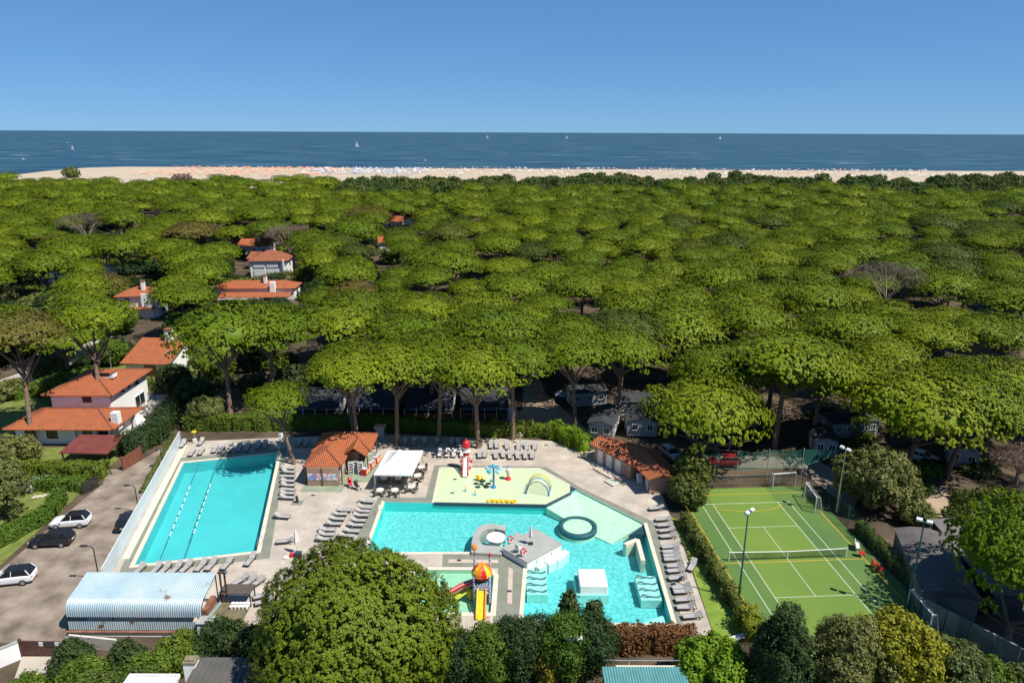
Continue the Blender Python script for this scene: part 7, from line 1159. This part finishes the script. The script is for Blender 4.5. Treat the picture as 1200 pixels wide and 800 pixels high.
for k, (x, y, r_, h, l) in enumerate(CY):
    me = blob(330+k, r_, r_, h, DARKLEAF if k not in (1, 4) else HEDGE, 70, .36, .11, .06, 28, 13, .8 if k % 2 else .95, 1.25, 0, .34); plant('cypress_shrub', 'dark pointed evergreen shrub before the lagoon pool, %s of six' % l, 'shrub', (x, y), me, group='dark evergreen shrubs at the bottom')
for k, (x, y, h, l) in enumerate(((4.9,50.6,7.6,'tall thin leafy shoot above the dark shrubs, left one'),(7.1,50.9,6.4,'tall thin leafy shoot above the dark shrubs, right one'))): plant('leafy_shoot', l, 'shrub', (x, y), blob(340+k,.7,.7,h,DARKLEAF,40,.42,.16,.1,16,8,1.0,1.3), trunk=2.5)
plant('shrub', 'shrub with orange and yellow leaves among the dark shrubs at the bottom', 'shrub', (3.2,48.2), blob(345,.9,.9,3.6,foliage('autumn_leaves',(.08,.09,.01),(.35,.28,.02),(.5,.06,.03),.25),30,.35))
LB = ((-37.2,50.6,2.0,4.4,DARKLEAF,'dark pointed shrub beside the block wall'),(-35.0,48.4,1.9,3.8,HEDGE,'green shrub below the metal canopy, left one'),(-32.4,50.3,2.0,4.6,DARKLEAF,'dark shrub below the middle of the metal canopy'),(-30.0,48.6,2.2,3.4,HEDGE,'green shrub below the metal canopy right of the dark one'),(-28.2,51.2,2.0,3.8,HEDGE,'green shrub below the right end of the metal canopy'),(-25.0,51.4,2.2,3.6,DARKLEAF,'dark green shrub left of the big round pine'),(-22.2,50.4,2.1,3.8,DARKLEAF,'dark shrub touching the big round pine'),(-38.5,46.0,1.6,2.4,HEDGE,'low green shrub at the bottom left corner by the drive'),(-33.0,46.0,1.8,2.6,PINKFL,'pink flowering oleander left of the white roof'),(-29.8,46.6,1.7,2.8,PINKFL,'pink flowering oleander right above the white roof'),(-20.0,52.2,1.8,3.2,HEDGE,'green shrub between the bar terrace and the big round pine'))
for k, (x, y, r_, h, m_, l) in enumerate(LB): plant('shrub', l, 'shrub', (x, y-(.9 if k < 5 else 0)), blob(350+k, r_, r_*.9, h*(.62 if k < 5 else .85), m_, 44, .3, .13, .075, 26, 12, 1.0 if k not in (0, 2) else 1.15))
LT = ((-61.5,73.5,4.6,6.4,OLIVE,'large dark olive tree at the left edge above the lawn',2),(-66.0,80.0,3.6,5.0,OLIVE,'greyish tree behind the large olive tree at the left edge',1.4),(-66.5,86.0,3.0,4.4,OLIVE,'round olive tree at the left edge before the villa',1.2),(-47.5,101.5,2.6,4.2,OLIVE,'loose light green tree at the corner of the pool hedge',1.2),(-51.0,106.5,3.0,5.4,DARKLEAF,'dark tree beside the villa lawn',1.5),(-57.5,113.5,3.0,5.6,DARKLEAF,'dark tree behind the villa',1.6),(-54.0,122.0,3.4,6.2,HEDGE,'green tree right of the bungalow',1.8),(-78.0,131.0,3.2,4.6,HEDGE,'green garden tree left of the bungalow',1.4),(-83.5,121.0,3.0,4.0,OLIVE,'pale flowering garden shrub tree by the lane',1),(-76.0,112.5,3.2,4.2,HEDGE,'green garden tree behind the villa left end',1.2),(-88.0,153.0,4.0,6.0,HEDGE,'green tree before the tall ended house',1.8),(-72.5,149.0,3.6,5.0,HEDGE,'green tree below the long low house',1.6),(-101.0,156.0,4.2,5.6,OLIVE,'silvery green tree left of the tall ended house',1.6),(-60.5,208.0,4.0,6.0,HEDGE,'green tree right of the pyramid roofed house',1.8),(-80.5,174.0,3.6,6.0,DARKLEAF,'dark tree left of the long low house',1.6))
for k, (x, y, r_, h, m_, l, tk_) in enumerate(LT): plant('garden_tree', l, 'tree', (x, y), blob(370+k, r_, r_*.9, h, m_, 54, .28, .19, .1, 24, 10, z0=.4), trunk=tk_)
def hedge(label, pts, h, w, mat, seed, name='hedge', dens=60, L=.13, W=.08, rough=.12, group=None):
    """clipped hedge along a line: leaves over a solid inside"""
    t = thing(name, label, 'hedge'); rng = np.random.default_rng(seed); P, N = [], []; cb_ = MB(); cvs, cfs = [], []
    for a, b in zip(pts[:-1], pts[1:]):
        a, b = np.array(a), np.array(b); d = b-a; Ln = np.hypot(*d); d = d/Ln; nrm = np.array([-d[1], d[0]]); n = int(Ln*(2*h+w)*dens); u = rng.uniform(-w*.3, Ln+w*.3, n); s = rng.uniform(0, 2*h+w, n); wob = rough*(np.sin(u*1.9+seed)+np.sin(u*4.3)*.6+rng.normal(0, .5, n))
        off = np.where(s < h, -w/2, np.where(s < h+w, s-h-w/2, w/2)); z = np.where(s < h, s, np.where(s < h+w, h, 2*h+w-s)); nn_ = np.stack([np.where(s < h, -1, np.where(s < h+w, 0, 1))*nrm[0], np.where(s < h, -1, np.where(s < h+w, 0, 1))*nrm[1], np.where((s >= h) & (s < h+w), 1., .2)], 1)
        p = np.stack([a[0]+d[0]*u+nrm[0]*off, a[1]+d[1]*u+nrm[1]*off, z], 1)+nn_*wob[:, None]; P.append(p); N.append(nn_)
        k = len(cvs); w2, h2 = w/2*.82, h*.9
        for uu_ in (0, Ln):
            for o_, z_ in ((-w2, 0), (-w2, h2), (w2, h2), (w2, 0)): cvs.append((a[0]+d[0]*uu_+nrm[0]*o_, a[1]+d[1]*uu_+nrm[1]*o_, z_))
        cfs += [(k, k+1, k+5, k+4), (k+1, k+2, k+6, k+5), (k+2, k+3, k+7, k+6), (k, k+3, k+2, k+1), (k+4, k+5, k+6, k+7)]
    me = leaf_mesh('foliage', np.concatenate(P), np.concatenate(N), L, W, mat, rng, (cvs, cfs), .8); o = bpy.data.objects.new('foliage', me); COL.objects.link(o); o.parent = t
    st_ = MB()
    for a, b in zip(pts[:-1], pts[1:]):
        for q in (.1, .5, .9): c = lerp(a, b, q); st_.tube([(c[0], c[1], -.1), (c[0], c[1], h*.5)], .05, 5)
    st_.build('stem', BARK, t); return t
hedge('clipped yellowish green hedge behind the lap pool', [(-49.5,99.9),(-34.0,100.2)], 2.3, 1.6, HEDGE, 401, L=.16); hedge('dark shaded hedge behind the kiosk and tent', [(-33.6,100.4),(-22.0,101.2),(-6.0,98.6)], 2.0, 1.3, HEDGE, 402, L=.16)
hedge('loose hedge along the rear of the deck right of the slide', [(-6.0,98.4),(2.5,98.4),(6.6,97.6)], 2.0, 1.5, HEDGE, 403, rough=.25, L=.17); hedge('leafy hedge slanting towards the changing hut', [(6.6,97.4),(9.2,94.6),(10.6,92.6)], 2.4, 1.7, BRIGHT, 404, rough=.3, L=.17)
hedge('thick clipped hedge before the villa carport', [(-66.0,84.3),(-53.6,84.2)], 2.1, 1.7, HEDGE, 405); hedge('second clipped hedge nearer the parking road', [(-63.5,80.9),(-54.4,81.1)], 1.6, 1.6, HEDGE, 406); hedge('long clipped hedge along the parked cars', [(-55.6,78.2),(-54.4,74.0),(-57.6,64.4),(-60.0,57.0)], 1.7, 1.5, HEDGE, 407)
hedge('big dark hedge between villa garden and parking road', [(-54.2,90.5),(-52.4,95.6),(-53.6,103.0)], 2.9, 2.6, DARKLEAF, 408, rough=.3, L=.17); hedge('hedge below the bungalow', [(-69.0,116.6),(-59.0,117.6)], 1.9, 1.6, HEDGE, 409); hedge('hedge along the lane at the left', [(-84.0,112.0),(-78.0,122.0)], 1.9, 1.6, HEDGE, 410); hedge('hedge across the lane from the villa garden', [(-111,122),(-99,148)], 1.9, 1.8, HEDGE, 411, dens=40, L=.17)
hedge('brown russet hedge along the bottom of the pool deck', [(8.2,52.2),(15.9,52.3)], 2.2, 1.5, RUSSET, 412, dens=80)
hedge('reddish green hedge between lawn and court', [(20.15, 73.60),(20.58, 67.77),(21.18, 60.99),(21.88, 55.61)], 1.5, .9, MIXED, 413, rough=.3, L=.15); hedge('thin green climbing hedge along the right court fence', [C2(10.6,5),C2(10.6,-8)], 1.3, .8, HEDGE, 414, rough=.25, L=.15); hedge('dark hedge below the windbreak wall at the far end', [(-50.8,97.6),(-46.6,80.0)], .5, .5, OLIVE, 415, dens=25)
hedge('yellowish shrub line at the near end of the lawn hedge', [(21.85, 55.25),(21.77, 53.31)], 2.0, 1.6, LIMELEAF, 416, rough=.3, L=.16)
for k, (x, y, r_, h, l) in enumerate(((22.6,80.6,2.1,5.2,'tall reddish shrub between changing hut and court'),(21.6,77.6,1.9,4.0,'mid shrub between changing hut and court'),(24.0,83.0,1.7,3.6,'shrub at the foot of the pine by the court corner'))): plant('shrub', l, 'shrub', (x, y), blob(420+k, r_, r_, h, MIXED, 50, .3, .22, .12))
# weeds by the wall, beach bushes
plant('dune_tree', 'lone dark tree standing on the beach at left', 'tree', (-420,690), blob(430,9,7,10,OLIVE,40,.32,.9,.5,10,5), trunk=3); plant('dune_tree', 'pale bare bush on the beach right of the lone tree', 'tree', (-292,640), blob(431,10,7,7,DEAD,30,.32,.9,.4,10,4), trunk=2)
plant('dune_tree', 'dark bush at the wood edge near the orange beach umbrellas', 'tree', (-232,600), blob(432,9,7,8,DUNE,30,.32,.9,.5,10,5), trunk=2); plant('dune_tree', 'tall dark tree above the dune wood at right', 'tree', (241,520), blob(433,4,4,17,DUNE,40,.36,.7,.4,10,5,1.15), trunk=3); plant('dune_tree', 'dark tree at the right edge above the dune wood', 'tree', (407,520), blob(434,7,6,16,DUNE,40,.33,.7,.4,10,5), trunk=3)
# ---------------------------------------------------------------- beach furniture seen as dots, and boats
rg = random.Random(9)
def umbrellas(name, n, xa, xb, f, cols, label, rows_):
    for ci, col in enumerate(cols):
        m = MB()
        for i in range(n//len(cols)):
            r0 = rg.randrange(rows_); t = rg.random(); x = xa+(xb-xa)*t+rg.uniform(-3, 3); y = f(x, r0/rows_)+rg.uniform(-2, 2)
            m.tube([(x, y, .2), (x, y, 2.2)], .05, 4, False); m.lathe([(1.45, 1.95), (.8, 2.4), (.02, 2.6)], 8, (x, y, .2))
            if i % 2: m.box((x+1.6, y-1.0, .55), (.7, 1.9, .35))
        tag(m.build(name, col), label+(' of tone %d' % (ci+1) if False else ''), 'beach umbrella', kind='stuff')
def shore(x):
    for (x0, y0), (x1, y1) in zip(coast[:-1], coast[1:]):
        if x0 <= x <= x1: return y0+(y1-y0)*(x-x0)/max(1e-6, x1-x0)
    return 860
umbrellas('orange_beach_umbrella', 340, -395, -190, lambda x, t: shore(x)-40-170*t, [M('orange_umbrella_cloth',(.70,.25,.12),.7), M('salmon_umbrella_cloth',(.75,.42,.30),.7)], 'rows of orange beach umbrellas and beds on the left beach', 8)
umbrellas('blue_beach_umbrella', 240, -230, -95, lambda x, t: shore(x)-45-120*t, [M('blue_umbrella_cloth',(.16,.25,.5),.7), M('pale_umbrella_cloth',(.7,.7,.72),.7)], 'rows of blue and pale beach umbrellas left of the dune wood', 7)
umbrellas('white_beach_umbrella', 420, -90, 500, lambda x, t: shore(x)-25-150*t, [M('white_umbrella_cloth',(.78,.76,.72),.7), M('grey_umbrella_cloth',(.35,.34,.36),.7), M('salmon_umbrella_cloth',(.75,.42,.30))], 'rows of white and grey beach umbrellas behind the dune wood', 7)
dots = MB()
for i in range(300):
    x = rg.uniform(-440, 520); y = shore(x)-rg.uniform(2, 40)+6; dots.box((x, y, .9), (.5, .5, 1.7)); dots.lathe([(0,-.15),(.14,0),(0,.16)], 6, (x, y, 1.95))
tag(dots.build('beach_crowd', M('tanned_bathers', (.38,.22,.16), .7, .4, .05)), 'crowd of bathers along the water edge', 'crowd', kind='stuff')
def sailboat(label, px, py_y, h, kind=1):
    x, y = px; t = thing('sailing_boat', label, 'boat', (x, y, -.5)); m = MB(); L = h*.62
    sec = [(-L/2, .10*L, .55), (-.25*L, .15*L, .6), (.1*L, .15*L, .6), (.35*L, .08*L, .75), (.5*L, .005*L, .95)]
    for a, w, z in sec: m.v += [(a, -w, z*h*.09), (a, -w*.6, -.2), (a, w*.6, -.2), (a, w, z*h*.09)]
    for i in range(4): m.f += [(4*i+j, 4*i+4+j, 4*i+5+j, 4*i+1+j) for j in range(3)]+[(4*i+3, 4*i+7, 4*i+4, 4*i)]
    m.f.append((0,1,2,3)); m.build('hull', WHITE, t)
    if kind:
        MB().tube([(.06*L,0,0),(.06*L,0,h)],.08,6).build('mast', STEEL, t); MB().add([(.04*L,0,h*.12),(.04*L,0,h*.98),(-.42*L,.06*L,h*.14),(.04*L,.06,h*.12),(.04*L,.06,h*.98),(-.42*L,.06*L+.06,h*.14)],[(0,1,2),(3,5,4),(0,2,5,3),(1,4,5,2),(0,3,4,1)]).build('main_sail', WHITE, t); MB().add([(.09*L,0,h*.85),(.48*L,0,h*.1),(.12*L,-.05*L,h*.12),(.09*L,.05,h*.85),(.48*L,.05,h*.1),(.12*L,-.05*L+.05,h*.12)],[(0,2,1),(3,4,5),(0,1,4,3),(1,2,5,4),(2,0,3,5)]).build('jib', WHITE, t)
    else: MB().box((0,0,h*.14),(L*.35,L*.16,h*.12)).build('cabin', WHITE, t)
sailboat('white sailing boat at sea left of centre, the largest', (-454.02, 2130.02), 0, 19); sailboat('small white sailing boat near the left, under the motor boat', (-1036.64, 1722.04), 0, 12); sailboat('white motor boat at the far left of the sea', (-1553.44, 2554.59), 0, 14, 0); sailboat('tiny sailing boat on the horizon in the middle', (-173.10, 4971.63), 0, 26); sailboat('tiny sailing boat on the horizon right of the middle', (367.72, 5026.60), 0, 26); sailboat('small sailing boat far out at the right', (1423.84, 5057.21), 0, 28); sailboat('small motor boat close to the left shore', (-753.08, 1120.11), 0, 10, 0); sailboat('small white motor boat off the beach left of centre', (-138.79, 1151.89), 0, 9, 0)
